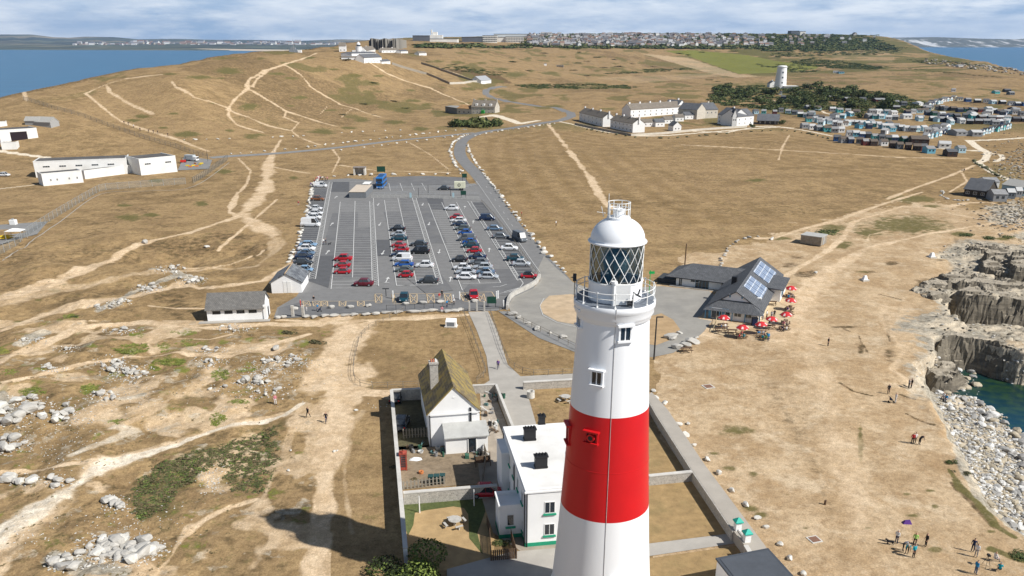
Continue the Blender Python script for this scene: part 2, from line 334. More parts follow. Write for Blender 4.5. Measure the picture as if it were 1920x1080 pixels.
def stroke(k, pts, wid, v=1.0, soft=.5, wob=1.0):
 wd = [at(*p) for p in pts]; ws = wid if isinstance(wid, (list, tuple)) else [wid]*len(pts); big = max(ws)*1.5+1
 for i in range(len(wd)-1):
  a, b = wd[i], wd[i+1]; r0 = np.searchsorted(rows, min(a.y, b.y)-big); r1 = np.searchsorted(rows, max(a.y, b.y)+big)
  if r1 <= r0: continue
  x = XX[r0:r1]; y = YY[r0:r1]; ex, ey = b.x-a.x, b.y-a.y; t = np.clip(((x-a.x)*ex+(y-a.y)*ey)/(ex*ex+ey*ey+1e-9), 0, 1)
  ww = np.maximum(ws[i]+(ws[i+1]-ws[i])*t, 1.9*RSP[r0:r1]*np.abs(ex)/(np.hypot(ex, ey)+1e-9)); d = np.hypot(x-a.x-t*ex, y-a.y-t*ey)+(NJ2[r0:r1]-.5)*ww*.9*wob+(NJ[r0:r1]-.5)*ww*.35*wob
  mv = (1-ss(d, ww*.5*(1-soft), ww*.5*(1+soft*.6)))*v; msk[k][r0:r1] = np.maximum(msk[k][r0:r1], mv)
def blob(k, cx, cy, rx, ry, v=1.0, rot=0, soft=.5, nz_=1.0):
 sel = (np.abs(PX-cx) < rx*2+5) & (np.abs(PY-cy) < (ry*2+5+abs(math.sin(rot))*rx*1.5)); dx = PX[sel]-cx; dy = PY[sel]-cy; c_, s_ = math.cos(rot), math.sin(rot)
 q = np.hypot((dx*c_+dy*s_)/rx, (-dx*s_+dy*c_)/ry)+((NJ2[sel]-.5)*.9+(NJ[sel]-.5)*.8)*nz_
 msk[k][sel] = np.maximum(msk[k][sel], (1-ss(q, 1-soft, 1+soft*.6))*v)
def poly(k, pts, v=1.0, sub=False):
 xs = [p[0] for p in pts]; ys = [p[1] for p in pts]; sel = (PX > min(xs)) & (PX < max(xs)) & (PY > min(ys)) & (PY < max(ys))
 w_ = (k == 'sand')*1.0; x = PX[sel]+(NJ2[sel]-.5)*90*w_; y = PY[sel]+(NJ2[sel]-.5+(NJ[sel]-.5)*.5)*34*w_; ins = np.zeros(x.shape, bool); n = len(pts)
 for i in range(n):
  ax, ay = pts[i]; bx, by = pts[(i+1) % n]
  c = (ay > y) != (by > y); ins ^= c & (x < ax+(y-ay)*(bx-ax)/((by-ay) or 1e-9))
 a = msk[k][sel]; a[ins] = v if sub else np.maximum(a[ins], v); msk[k][sel] = a
def cs(sx, sy, ox, oy, *pts): return [(ox+p[0]*sx, oy+p[1]*sy) for p in pts]
c1 = lambda *p: cs(1/3, 1/3, 0, 0, *p)
c2 = lambda *p: cs(1/3, 1/3, 640, 0, *p)
c3 = lambda *p: cs(1/3, 1/3, 1280, 0, *p)
c4 = lambda *p: cs(1/3, 1/3, 0, 360, *p)
c5 = lambda *p: cs(1/3, 1/3, 1280, 360, *p)
c6 = lambda *p: cs(1/3, 1/3, 0, 720, *p)
c7 = lambda *p: cs(1/3, 1/3, 1280, 720, *p)
for pts, wd in ((c1((1780,298),(1640,350),(1560,375),(1480,400),(1400,450),(1385,490)), 5), (c1((1600,365),(1500,400),(1450,440),(1420,490)), 4), (c1((1400,490),(1340,540),(1290,600),(1285,650),(1330,700),(1480,745)), 3.6),
  (c1((1285,620),(1400,660),(1520,710),(1640,735),(1680,770),(1800,815)), 2.6), (c1((1420,510),(1520,570),(1610,625),(1750,670),(1890,710)), 3.0), (c1((1610,625),(1600,660),(1680,690),(1640,735)), 2.2),
  (c1((1600,365),(1690,420),(1750,490),(1850,550),(1920,590),(2000,610),(2150,660)), 3.6), (c1((480,525),(560,490),(640,460),(720,440),(900,420)), 3.2), (c1((480,525),(560,590),(640,655),(690,685)), 3.0),
  (c1((600,480),(620,520),(720,580),(860,640)), 2.2), (c1((965,460),(990,490),(1100,550),(1280,605)), 1.8), (c1((690,685),(850,740),(1000,785),(1170,850)), 2.2), (c1((110,520),(150,570)), 2.0),
  (c1((1340,890),(1410,960),(1390,1030),(1350,1080)), 2.2), (c1((1540,940),(1640,960),(1740,975)), 1.0), (c1((1870,840),(1910,890),(1870,970)), 1.6), (c1((1840,600),(1800,640)), 1.3),
  (c2((380,800),(500,870),(600,950)), 1.4), (c2((0,930),(200,960),(600,970)), 1.0), (c2((0,610),(60,615)), 2), (c2((60,615),(0,660)), 1.8),
  (c3((0,815),(560,845),(900,865),(1200,885),(1600,890)), 1.3), (c3((600,760),(560,830),(540,900)), 1.2), (c3((1640,930),(1500,990),(1300,1060),(1150,1120)), 3.2), (c3((1570,970),(1600,1020),(1500,1080)), 1.8)):
 stroke('path', pts, wd*.7, .72, .6, .7)
for pts, wd in ((c1((1580,785),(1540,850),(1520,890),(1500,980),(1490,1080)), [2, 2.2, 5, 7, 6.5]), (c2((1160,695),(1220,770),(1300,870),(1390,990),(1450,1080)), [2.6, 3.2, 3.2, 3.6, 3.4]), ([(1120,360),(1135,380),(1165,405)], 3),):
 stroke('path', pts, wd, .8, .7)
stroke('path', c4((1470,0),(1440,60),(1360,120),(1450,180),(1530,250)), [5, 6, 4, 6, 7], .75, .9)
for pts, wd, v in ((c4((1340,0),(1320,40),(1290,110),(1340,140)), 2.2, .8), (c4((1560,40),(1400,180),(1330,240),(1230,330)), 1.2, .8), (c4((1400,120),(1240,170),(1060,230),(900,265),(780,290),(620,390),(400,470),(200,540),(0,600)), [2.4, 3, 2.6, 2.2, 3, 4, 5, 6, 7], .8),
  (c4((1560,260),(1540,340),(1440,420),(1200,430),(850,450),(400,540),(0,620)), [5, 4, 3.4, 3, 5, 8, 9], .55), (c4((1480,330),(1400,370),(1290,410),(1050,430)), 1.1, .9), (c4((1640,400),(1480,500),(1200,540),(1000,520),(800,580),(500,620),(250,690),(0,780)), [3, 3, 4, 4, 4, 5, 4, 3], .75),
  (c4((1150,655),(980,655),(840,640)), 1.0, .8), (c4((1540,740),(1200,765),(980,755),(800,730),(600,745),(440,760),(300,830),(150,890),(0,960)), [2.2, 2.2, 2, 2.2, 2.4, 2.4, 2.4, 2.6, 2.6], .85),
  (c4((1740,800),(1560,850),(1400,900),(1300,925),(1000,900),(700,930),(500,960),(300,1010),(80,1060),(0,1075)), [2, 1.4, 1.6, 2.2, 1.4, 1.3, 1.4, 1.3, 1.2, 1.1], .9), (c4((880,780),(830,850),(860,910)), 2.4, .8),
  (c4((1300,800),(1180,830),(1000,825),(900,800)), 1.0, .7), (c4((600,745),(450,860),(240,870)), 1.6, .6), (c4((1920,700),(1800,740),(1540,745)), [8, 5, 2], .9), (c4((1980,760),(1900,860),(1850,950),(1820,1080)), [11, 8, 8, 7], .85),
  (c6((0,500),(200,490),(330,460),(560,430)), 1.3, .9), (c6((870,1080),(970,960),(1060,810),(1110,790),(1300,690),(1440,650)), [.8, 1, 2.0, 1.4, 1.2, 1.8], .85), (c6((1500,350),(1560,400),(1640,250)), 1.0, .4),
  (c6((620,250),(780,190),(1060,30),(1160,0)), 1.0, .6)):
 stroke('path', pts, wd, v, .6)
stroke('chalk', c6((-60,900),(0,850),(160,740),(340,620),(480,530),(600,450),(760,410),(980,345),(1180,270),(1400,220),(1600,175),(1700,110)), [5.4, 5.4, 5, 4.4, 3.6, 3.2, 2.2, 1.7, 1.5, 1.4, 1.2, .8], 1.0, .7)
stroke('path', c6((0,900),(300,650),(520,480),(760,400),(1180,270),(1600,170)), [9, 7, 6, 3, 2.6, 3], .8, .8)
stroke('chalk', c6((400,400),(560,330),(760,260),(640,240)), 1.6, .55, .9)
stroke('path', c6((1980,-60),(1900,150),(1850,400),(1830,600),(1800,800),(1770,1080)), [9, 5.5, 4.0, 3.4, 3.4, 3.6], .95, .5)
stroke('path', [(660,620),(700,600),(880,590)], [6, 4, 1.5], .9, .6); stroke('path', [(520,600),(640,605),(700,600)], [1.2, 3, 4], .9)
stroke('path', [(640,735),(720,738),(735,742)], 3.2, .9); stroke('path', c6((1640,250),(1620,330),(1540,500),(1480,640)), 1.6, .55)
stroke('path', c2((0,260+720*3),(1,261+720*3)), .1)
stroke('path', [(680,770),(655,800),(645,900),(660,1000)], [1.6, 1.8, 1.2, 1], .5, .8)
poly('sand', [(1225,560),(1300,470),(1420,450),(1500,425),(1600,400),(1740,372),(1830,395),(1925,400),(1990,1190),(1225,1190)], .62)
poly('sand', [(1380,520),(1560,420),(1700,440),(1760,560),(1700,660),(1640,700),(1560,690),(1500,650),(1480,560)], .9)
msk['sand'] = np.clip(msk['sand']*(1-.0*NJ), 0, 1)
for pts, wd, v in ((c5((1350,0),(1150,60),(900,150),(700,200),(520,260),(420,260)), [2, 2.4, 3, 2, 1.6, 3], .75), (c5((1920,150),(1700,185),(1400,230),(1150,290),(1000,330),(850,430),(700,560),(600,700)), [2.6, 2, 1.8, 2.4, 3.6, 5, 6, 7], .9),
  (c5((1080,130),(960,170),(900,260),(800,340),(600,460),(540,500)), [1.8, 2, 2.2, 2, 1.6, 1.6], .85), (c5((1730,160),(1500,120),(1400,90),(1240,80),(1080,130)), 1.6, .7), (c5((960,260),(1040,270),(1050,240),(1160,220)), .7, .7), (c5((1900,120),(1740,60),(1600,60),(1500,80)), 3, .8),
  (c5((420,820),(430,1000),(440,1200),(480,1500)), [4.4, 4, 3, 2.4], .35), (c5((680,560),(700,800),(780,1100),(900,1500),(1000,1900)), [9, 9, 7, 6, 6], .55),
  (c5((1130,640),(1160,780),(1240,900),(1180,1000),(1280,1080)), [2, 2.4, 2, 2, 2], .6)):
 stroke('path', pts, wd, v, .8)
blob('path', 1320, 612, 60, 26, .7); blob('path', 1460, 600, 60, 70, .6); blob('path', 1250, 600, 22, 20, .0)
blob('path', 1050, 580, 48, 26, .8, .25, .3, .4)
for pts, wd in (([(1050,228),(1085,236),(1140,248),(1200,255),(1250,254),(1340,247),(1400,242),(1460,238),(1500,243),(1560,255)], 2.6), (c3((1920,775),(1780,785),(1650,790),(1610,790),(1660,830),(1720,860),(1700,900),(1660,915),(1740,970),(1860,1020)), [3, 3, 4, 4.4, 4.4, 3.8, 3.6, 3.6, 3, 3]),
  (c3((1410,830),(1500,840),(1700,850)), 1.8), (c3((1720,860),(1790,870),(1800,890),(1760,910)), 2.4), ([(900,220),(925,216),(975,232),(1010,226)], [8, 9, 6, 4]), (c3((400,712),(500,710),(620,720)), 1.6), (c3((430,545),(480,565),(540,570)), 2.2), (c3((780,625),(860,650)), 2.2)):
 stroke('chalk', pts, wd, .95, .3, .2)
stroke('path', c2((150,345),(250,410),(380,460),(500,495),(600,540),(700,580),(820,620)), [5, 5, 4, 3.4, 3, 3, 3], .8, .5, .4)
stroke('chalk', c3((0,735),(250,745),(420,710)), 1.4, .8, .3, .2)
stroke('path', c2((500,370),(740,450)), 1.8, .6); stroke('chalk', c1((0,850),(270,888)), 1.0, .8, .3, .2); stroke('chalk', c1((0,1062),(190,1040)), .8, .7, .3, .2)
stroke('dark', [(125,178),(165,196),(240,218),(330,262),(395,292)], 1.6, .0)
stroke('sand', c2((1030,200),(1030,201)), .1)
G = [(c1, 1290,398,110,28),(c1,960,418,70,9),(c1,1120,435,110,16),(c1,1560,415,70,14),(c1,1640,440,80,12),(c1,1240,440,30,6),(c1,800,655,60,12),(c1,740,678,55,12),(c1,920,720,34,7),(c1,980,640,50,8),(c1,1680,550,60,12),(c1,1820,740,110,26),(c1,1420,765,90,22),
     (c1,1400,600,90,28),(c1,1050,755,100,22),(c1,1290,735,36,9),(c1,1640,595,30,7),(c1,1860,620,60,8),(c1,1880,390,40,8),(c1,1740,325,50,12),(c1,1200,580,30,8),(c1,870,1015,60,18),(c1,1260,965,60,24),(c1,1650,1000,40,12),
     (c2,80,425,80,14),(c2,210,428,50,10),(c2,190,472,50,12),(c2,390,508,32,8),(c2,150,580,80,16),(c2,240,575,40,10),(c2,400,565,80,14),(c2,480,590,50,14),(c2,350,620,80,20),(c2,540,628,60,14),(c2,110,675,60,18),(c2,300,690,80,18),(c2,210,515,40,8),(c2,40,720,70,10),(c2,450,725,60,16),
     (c2,540,345,60,12),(c2,660,352,50,12),(c2,790,355,50,10),(c2,900,390,60,12),(c2,980,420,90,24),(c2,1050,330,30,10),(c2,1180,412,70,12),(c2,800,290,50,10),(c2,960,325,30,6),(c2,1070,400,30,8),(c2,1440,398,30,9),(c2,1600,405,60,12),(c2,1740,395,110,12),(c2,1530,382,30,8),
     (c2,1100,488,90,18),(c2,1300,490,140,14),(c2,1520,492,130,8),(c2,1200,600,70,12),(c2,900,510,40,10),(c2,720,500,60,14),(c2,700,375,40,8),(c2,780,270,60,5),(c2,1350,300,50,8),(c2,1240,320,40,6),(c2,1460,320,40,6),(c2,1340,330,30,6),(c2,1350,358,24,5),(c2,1780,460,60,10),
     (c3,30,320,40,8),(c3,20,385,60,10),(c3,900,470,40,8),(c3,440,500,160,50),(c3,640,520,160,44),(c3,300,520,120,34),(c3,850,530,180,50),(c3,1080,560,160,46),(c3,680,590,200,34),(c3,1200,560,130,36),(c3,560,600,110,26),(c3,1340,580,60,30),(c3,1760,600,80,14),(c3,400,340,120,10),(c3,700,340,160,18),(c3,900,355,160,22),(c3,500,300,220,16),(c3,560,270,160,10),
     (c3,100,270,140,10),(c3,1400,400,160,10),(c3,1400,340,160,10),(c3,1100,262,120,14),(c3,1040,300,30,6),(c3,1500,320,140,10),(c3,1140,385,40,14),(c3,1560,525,60,4),(c3,1680,545,70,4),(c3,420,1015,80,14),
     (c4,730,145,90,26),(c4,700,75,46,8),(c4,860,130,60,14),(c4,1130,65,50,20),(c4,310,555,50,16),(c4,215,608,26,8),(c4,100,735,40,14),(c4,360,520,20,8),
     (c5,1560,235,70,18),(c5,1800,262,70,14),(c5,1010,450,60,10)]
for g_ in G:
 p_ = g_[0]((g_[1], g_[2]))[0]; blob('green', p_[0], p_[1], g_[3]/3, g_[4]/3, .8, 0, .7, .9)
for cx, cy, rx, ry in ((740,880,100,34),(930,870,50,26),(1060,850,60,24),(760,805,50,14),(400,700,34,20),(340,725,26,16),(520,865,50,16),(1040,790,90,14),(1130,850,60,20),(220,995,50,16),(60,1010,40,20),(960,950,90,26),(1020,1000,60,30),(1240,1020,60,34),(880,985,30,18),(650,1020,60,20),(350,1030,50,24),(200,1070,60,30),(1060,800,80,14),(1400,830,60,20),(1260,840,50,24),(1480,910,60,20),(1720,850,80,30),(1600,790,70,22),(0,890,60,26),(1350,1000,60,20)):
 blob('lime', cx/3, 360+cy/3, rx/3, ry/3, .7, 0, .8, 1.2)
for cx, cy, rx, ry in ((180,40,90,40),(500,30,80,40),(40,30,50,20),(330,190,40,30),(120,380,60,24),(480,170,40,20),(640,210,40,10),(1340,100,70,20),(1230,190,50,50),(1540,150,50,16),(80,180,80,60),(620,790,60,20)):
 blob('lime', cx/3, 720+cy/3, rx/3, ry/3, .7, 0, .8, 1.2)
for cx, cy, rx, ry, rt in ((1130,420,330,90,-.35),(880,600,200,120,-.3),(1400,430,150,200,-.2),(950,700,200,90,-.2),(1250,560,160,70,-.5)):
 blob('green', cx/3, 720+cy/3, rx/3, ry/3, .62, rt, .6, .8)
for cx, cy, rx, ry, rt in ((140,690,110,36,-.3),(340,850,70,34,-.1),(1220,800,150,34,-.4),(1080,960,120,120,-.6),(1500,250,200,60,-.3),(700,170,60,20,0),(1080,80,120,60,-.2),(500,90,120,40,0)):
 blob('green', cx/3, 720+cy/3, rx/3, ry/3, .5, rt, .6, .8)
for cx, cy, rx, ry in ((990,300,280,60),(1400,340,140,70),(1300,250,200,26),(1050,330,200,50),(560,800,80,40),(420,870,120,40),(1000,660,140,60),(1000,590,160,60)):
 blob('dark', cx/3, 360+cy/3, rx/3, ry/3, .7, -.02, .7)
for cx, cy, rx, ry, rt in ((1300,300,100,30,-.2),(900,720,180,70,0),(850,560,160,60,0),(1250,860,100,60,0),(300,60,120,40,0),(980,880,60,40,0)):
 blob('dark', cx/3, 720+cy/3, rx/3, ry/3, .6, rt, .7)
for cx, cy, rx, ry in ((1250,190,350,70),(1050,230,120,40),(1280,40,160,30),(1400,80,60,10),(850,200,100,26),(900,300,80,30),(700,460,90,30),(600,410,70,20),(640,370,60,14),(560,260,80,16),(1040,450,70,12),(1180,400,60,20),(1530,340,40,10),(1450,385,70,8),(1350,510,60,30),(1500,800,20,10),(920,760,90,10),(1000,880,30,60),(1160,920,60,50)):
 blob('dark' if cy > 300 else 'green', 1280+cx/3, 360+cy/3, rx/3, ry/3, .75, 0, .7)
for cx, cy, rx, ry in ((180,390,60,14),(260,470,60,24),(380,700,70,30),(440,740,60,30),(300,260,140,40),(590,620,30,8),(690,810,34,12),(1260,620,30,10),(1390,600,40,10),(1300,740,60,20),(1040,810,40,16),(1420,690,30,16),(1740,830,50,16),(1420,930,50,20),(400,510,40,20),(1000,300,20,200)):
 blob('green', 1280+cx/3, 720+cy/3, rx/3, ry/3, .72, 0, .8)
stroke('dark', c7((500,0),(560,130),(640,280),(740,480),(820,680),(850,760)), 3.2, .5, .9)
stroke('green', c7((1500,480),(1560,580),(1680,680),(1760,800),(1860,860)), [.7, 1.6, 1.8, 1.6, 1.2], .8); stroke('green', c7((1740,930),(1900,990)), 1.6, .8)
for q_ in ([(1582,617),(1610,630),(1628,662)],[(1575,718),(1600,734),(1636,742)],[(1700,776),(1722,788),(1748,796)],[(1650,552),(1690,562)],[(1660,590),(1668,640)],[(1690,740),(1712,748)]): stroke('dark', q_, .9, .8)
stroke('dark', c7((1520,560),(1640,680),(1760,810)), 1.2, .8)
GF = [(1240,95),(1300,94),(1400,103),(1460,115),(1540,122),(1530,130),(1440,137),(1385,139),(1330,120),(1290,105)]
poly('lime', GF, .8); poly('chalk', [(958,155),(1000,149),(1110,148),(1190,158),(1180,163),(1080,162),(960,158)], .18)
poly('path', [(1200,100),(1290,108),(1385,139),(1430,143),(1380,146),(1320,135)], .5); poly('path', [(1110,146),(1330,137),(1370,142),(1200,156)], .4); poly('dark', [(830,130),(870,130),(940,143),(962,156),(905,157),(860,145)], .85)
poly('path', [(1560,97),(1680,97),(1675,118),(1560,112)], .35)
for q in (([(1385,139),(1330,120),(1290,104)]), ([(1430,146),(1370,136),(1250,124),(1200,108)]), ([(1080,160),(960,140),(900,128)]), ([(1560,96),(1400,90),(1240,92)]), ([(1180,162),(1290,160),(1400,168)]), ([(1700,112),(1820,116),(1920,130)]), ([(1600,128),(1740,136),(1925,146)]), ([(1330,150),(1500,165),(1640,172),(1740,180)]), ([(1500,144),(1700,165),(1925,185)])):
 stroke('dark', q, 5, .7, .5, .3)
hz = ss(YY, 380, 600)*(SD < -5); n3 = fbm(XX/26, YY/60, 90, 4); msk['green'] = np.maximum(msk['green'], ss(n3, .54, .66)*hz*.7)
n3b = fbm(XX/70, YY/140, 190, 4); msk['dark'] = np.maximum(msk['dark'], ss(n3b, .46, .6)*hz*.62)
fz = ss(YY, 2000, 2600)*(SD < -5); msk['green'] = np.maximum(msk['green'], fz*ss(fbm(XX/60, YY/90, 91, 4), .32, .5)*.95)
fz2 = ss(YY, 1300, 1500)*ss(XX/np.maximum(YY, 1), .12, .22)*(SD < -5); msk['green'] = np.maximum(msk['green'], fz2*ss(fbm(XX/60, YY/40, 92, 4), .43, .54)*.9)
roughm = (PX < 640)*(PY > 300)*1.0; n4 = fbm(XX/7, YY/7, 93, 4); msk['dark'] = np.maximum(msk['dark'], roughm*ss(n4, .5, .68)*.55*(1-msk['path'])); n5 = fbm(XX/3.0, YY/3.0, 94, 4)
low = (PX < 620)*(PY > 600)*1.0; msk['rock'] = np.maximum(msk['rock'], low*ss(fbm(XX/2.2, YY/2.2, 95, 4), .56, .68)*.5*(1-.5*msk['path'])); msk['lime'] = np.maximum(msk['lime'], low*ss(fbm(XX/3.5, YY/3.5, 99, 4), .56, .66)*.5*(1-msk['chalk'])*(1-.7*msk['path']))
msk['path'] = np.maximum(msk['path'], low*ss(fbm(XX/6, YY/6, 96, 4), .44, .6)*.62)
for pts in (c4((860,430),(960,440),(1100,500)), c4((1040,470),(900,500),(760,560),(650,630),(560,660)), c4((240,790),(100,850)), c6((0,60),(60,150),(120,200)), c6((660,80),(800,60)), c6((560,900),(700,960),(860,960)), c6((300,960),(500,1040),(700,1060))):
 stroke('rock', pts, 2.6, .7, .7)
rzv = rockzone(XX, YY); msk['rock'] = np.maximum(msk['rock'], rzv*.95)
east = (XX > 20)*(YY < 330); msk['rock'] = np.maximum(msk['rock'], east*ss(SD+(NJ2-.5)*5, -1.2, .6)); wc = (XX < -150)*1.0; msk['dark'] = np.maximum(msk['dark'], wc*ss(SD, -16, -2)*.7)
blob('rock', 1800, 620, 120, 60, .8); blob('path', 1700, 620, 40, 70, .5); blob('rock', 1740, 700, 50, 60, .6); blob('rock', 1900, 330, 60, 50, .35); blob('green', 1880, 340, 50, 40, .6); blob('rock', 1890, 400, 50, 24, .7)
blob('dark', 1700, 660, 30, 50, .4)
msk['far_east'] = 0
edge = [at(*p) for p in ((905,420),(880,360),(876,290),(885,262),(930,250),(1040,231),(1100,246),(1200,262),(1340,256),(1470,246),(1560,262),(1700,285),(1810,300))]
r0, r1 = np.searchsorted(rows, 120), np.searchsorted(rows, 520); x = XX[r0:r1]; y = YY[r0:r1]; dm = np.full(x.shape, 1e9)
for a, b in zip(edge, edge[1:]):
 ex, ey = b.x-a.x, b.y-a.y; t = np.clip(((x-a.x)*ex+(y-a.y)*ey)/(ex*ex+ey*ey), 0, 1); dm = np.minimum(dm, np.hypot(x-a.x-t*ex, y-a.y-t*ey))
fld = (PX[r0:r1] > 870)*(PY[r0:r1] > 232)*(PY[r0:r1] < 420)*(x > edge[0].x-8)*1.0
st = (.5+.5*np.sin(dm*2*math.pi/(9.0)+fbm(x/30, y/30, 3)*.8))*ss(dm, 3, 8)*(1-ss(dm, 70, 120))*ss(fbm(x/35, y/20, 60), .22, .45)
msk['stripe'][r0:r1] = np.maximum(msk['stripe'][r0:r1], fld*st*(1-msk['path'][r0:r1]))
msk['dark'][r0:r1] = np.maximum(msk['dark'][r0:r1], fld*ss(fbm(x/40, y/14, 61), .5, .68)*.45*(1-msk['path'][r0:r1]))
lawn = ((PX > 660)*(PX < 1080)*(PY > 585)*(PY < 730)).astype(float); msk['stripe'] = np.maximum(msk['stripe'], lawn*(.5+.5*np.sin(XX*2*math.pi/1.6+.4*np.sin(YY/6)))*.45)
# ---- mesh
def grid_mesh(name, X, Y, Z):
 nr, nc = X.shape; me = bpy.data.meshes.new(name); me.vertices.add(nr*nc); me.vertices.foreach_set('co', np.stack([X, Y, Z], -1).astype(np.float32).ravel())
 a = (np.arange(nr-1)[:, None]*nc+np.arange(nc-1)[None]).ravel(); q = np.stack([a, a+1, a+nc+1, a+nc], -1).astype(np.int32).ravel()
 nf = len(a); me.loops.add(nf*4); me.loops.foreach_set('vertex_index', q); me.polygons.add(nf)
 me.polygons.foreach_set('loop_start', (np.arange(nf)*4).astype(np.int32)); me.polygons.foreach_set('loop_total', np.full(nf, 4, np.int32)); me.polygons.foreach_set('use_smooth', np.ones(nf, bool))
 me.update(calc_edges=True); return me
me = grid_mesh('ground', XX, YY, ZZ)
for nm, ks in (('mask_a', ('path', 'sand', 'chalk', 'green')), ('mask_b', ('lime', 'rock', 'dark', 'stripe'))):
 at_ = me.color_attributes.new(nm, 'FLOAT_COLOR', 'POINT'); at_.data.foreach_set('color', np.stack([msk[k] for k in ks], -1).astype(np.float32).ravel())
ground = bpy.data.objects.new('ground', me); C.objects.link(ground); tag(ground, kind='structure')
m, n, l, b = M_new('turf'); b.inputs['Roughness'].default_value = 0.95; b.inputs['Specular IOR Level'].default_value = 0.1
tc = n.new('ShaderNodeTexCoord')
def T(scale, det=6, rough=.6, sx=1, sy=1, off=0):
 mp = n.new('ShaderNodeMapping'); mp.inputs['Scale'].default_value = (sx, sy, 1); mp.inputs['Location'].default_value = (off, off, off); l.new(tc.outputs['Object'], mp.inputs[0])
 t = n.new('ShaderNodeTexNoise'); t.inputs['Scale'].default_value = scale; t.inputs['Detail'].default_value = det; t.inputs['Roughness'].default_value = rough; l.new(mp.outputs[0], t.inputs[0]); return t.outputs[0]
def MR(v, a, b_, c=0, d=1):
 r = n.new('ShaderNodeMapRange'); r.interpolation_type = 'SMOOTHSTEP'; r.inputs[1].default_value = a; r.inputs[2].default_value = b_; r.inputs[3].default_value = c; r.inputs[4].default_value = d; l.new(v, r.inputs[0]); return r.outputs[0]
def MX(f, a, b_, mode='MIX'):
 x = n.new('ShaderNodeMix'); x.data_type = 'RGBA'; x.blend_type = mode
 for i, v in ((0, f), (6, a), (7, b_)):
  if hasattr(v, 'links'): l.new(v, x.inputs[i])
  elif i == 0: x.inputs[0].default_value = v
  else: x.inputs[i].default_value = tuple(v)+(1,)
 return x.outputs[2]
def MM(op, a, b_):
 x = n.new('ShaderNodeMath'); x.operation = op
 for i, v in enumerate((a, b_)):
  if hasattr(v, 'links'): l.new(v, x.inputs[i])
  else: x.inputs[i].default_value = v
 return x.outputs[0]
def AT(nm):
 a = n.new('ShaderNodeAttribute'); a.attribute_name = nm; s = n.new('ShaderNodeSeparateColor'); l.new(a.outputs['Color'], s.inputs[0]); return s.outputs[0], s.outputs[1], s.outputs[2], a.outputs['Alpha']
path, sand, chalk, green = AT('mask_a'); lime, rock, dark, stripe = AT('mask_b')
big = T(.02, 5); med = T(.14, 6, .65, 1, 1.0, 9); fin = T(1.1, 8, .75, off=3); spk = T(5.0, 4, .7, off=5); clump = T(.6, 6, .7, off=13)
grass = MX(MR(big, .38, .62), (.308, .212, .114), (.232, .160, .082)); grass = MX(MR(med, .35, .65), grass, (.385, .270, .142)); grass = MX(MR(clump, .46, .70, 0, .65), grass, (.165, .115, .060))
grass = MX(MR(T(.35, 6, .7, off=31), .56, .70, 0, .5), grass, (.150, .140, .050))
col = grass
def layer(c, mask, colr, k=.55, lo=.35, hi=.65, ns=fin):
 f = MR(MM('ADD', mask, MM('MULTIPLY', MM('SUBTRACT', ns, .5), k)), lo, hi); f = MM('MULTIPLY', f, MR(mask, 0.0, .12)); return MX(f, c, colr)
sandc = MX(MR(med, .38, .62), (.540, .410, .268), (.420, .300, .180)); sandc = MX(MR(T(.35, 8, .72, off=21), .46, .68, 0, .6), sandc, (.380, .255, .140)); sandc = MX(MR(T(.22, 7, .7, 1, 1, 44), .5, .68, 0, .6), sandc, (.660, .540, .390))
col = layer(col, sand, sandc, .9, .28, .6, fin)
col = MX(MM('MULTIPLY', stripe, .42), col, (.205, .135, .060))
darkc = MX(MR(clump, .4, .6), (.155, .098, .052), (.105, .078, .040)); col = layer(col, dark, darkc, 1.3, .35, .95, clump)
greenc = MX(MR(clump, .38, .62), (.105, .105, .034), (.165, .140, .058)); col = layer(col, green, greenc, 1.2, .35, .85, clump)
limec = MX(MR(fin, .4, .6), (.235, .250, .050), (.150, .150, .050)); col = layer(col, lime, limec, 1.4, .45, .75, clump)
pathc = MX(MR(T(.3, 7, .7, off=51), .36, .64), (.700, .550, .385), (.560, .415, .265)); col = layer(col, path, pathc, .5, .25, .8, clump)
chc = MX(MR(T(.5, 7, .75, off=61), .36, .64), (.800, .730, .620), (.660, .560, .430)); col = layer(col, chalk, chc, .6, .22, .75, clump)
rkc = MX(MR(T(.9, 8, .8, 1, 2.2, 71), .40, .60), (.420, .390, .330), (.230, .205, .165)); rkc = MX(MR(T(.25, 5, .6, 1, 1, 81), .42, .62), rkc, (.540, .470, .370)); col = layer(col, rock, rkc, .8, .35, .7, fin)
gr = MX(MR(spk, .30, .70), (.74, .735, .72), (1.14, 1.13, 1.11)); col = MX(1.0, col, gr, 'MULTIPLY'); gr2 = MX(MR(fin, .34, .66), (.84, .82, .79), (1.15, 1.15, 1.13)); col = MX(1.0, col, gr2, 'MULTIPLY')
l.new(col, b.inputs['Base Color'])
bp = n.new('ShaderNodeBump'); bp.inputs['Strength'].default_value = .55; bp.inputs['Distance'].default_value = .35; hh = MM('ADD', MM('MULTIPLY', fin, .6), MM('MULTIPLY', T(.45, 6, .7, off=91), .8)); l.new(hh, bp.inputs['Height']); l.new(bp.outputs[0], b.inputs['Normal'])
me.materials.append(m)
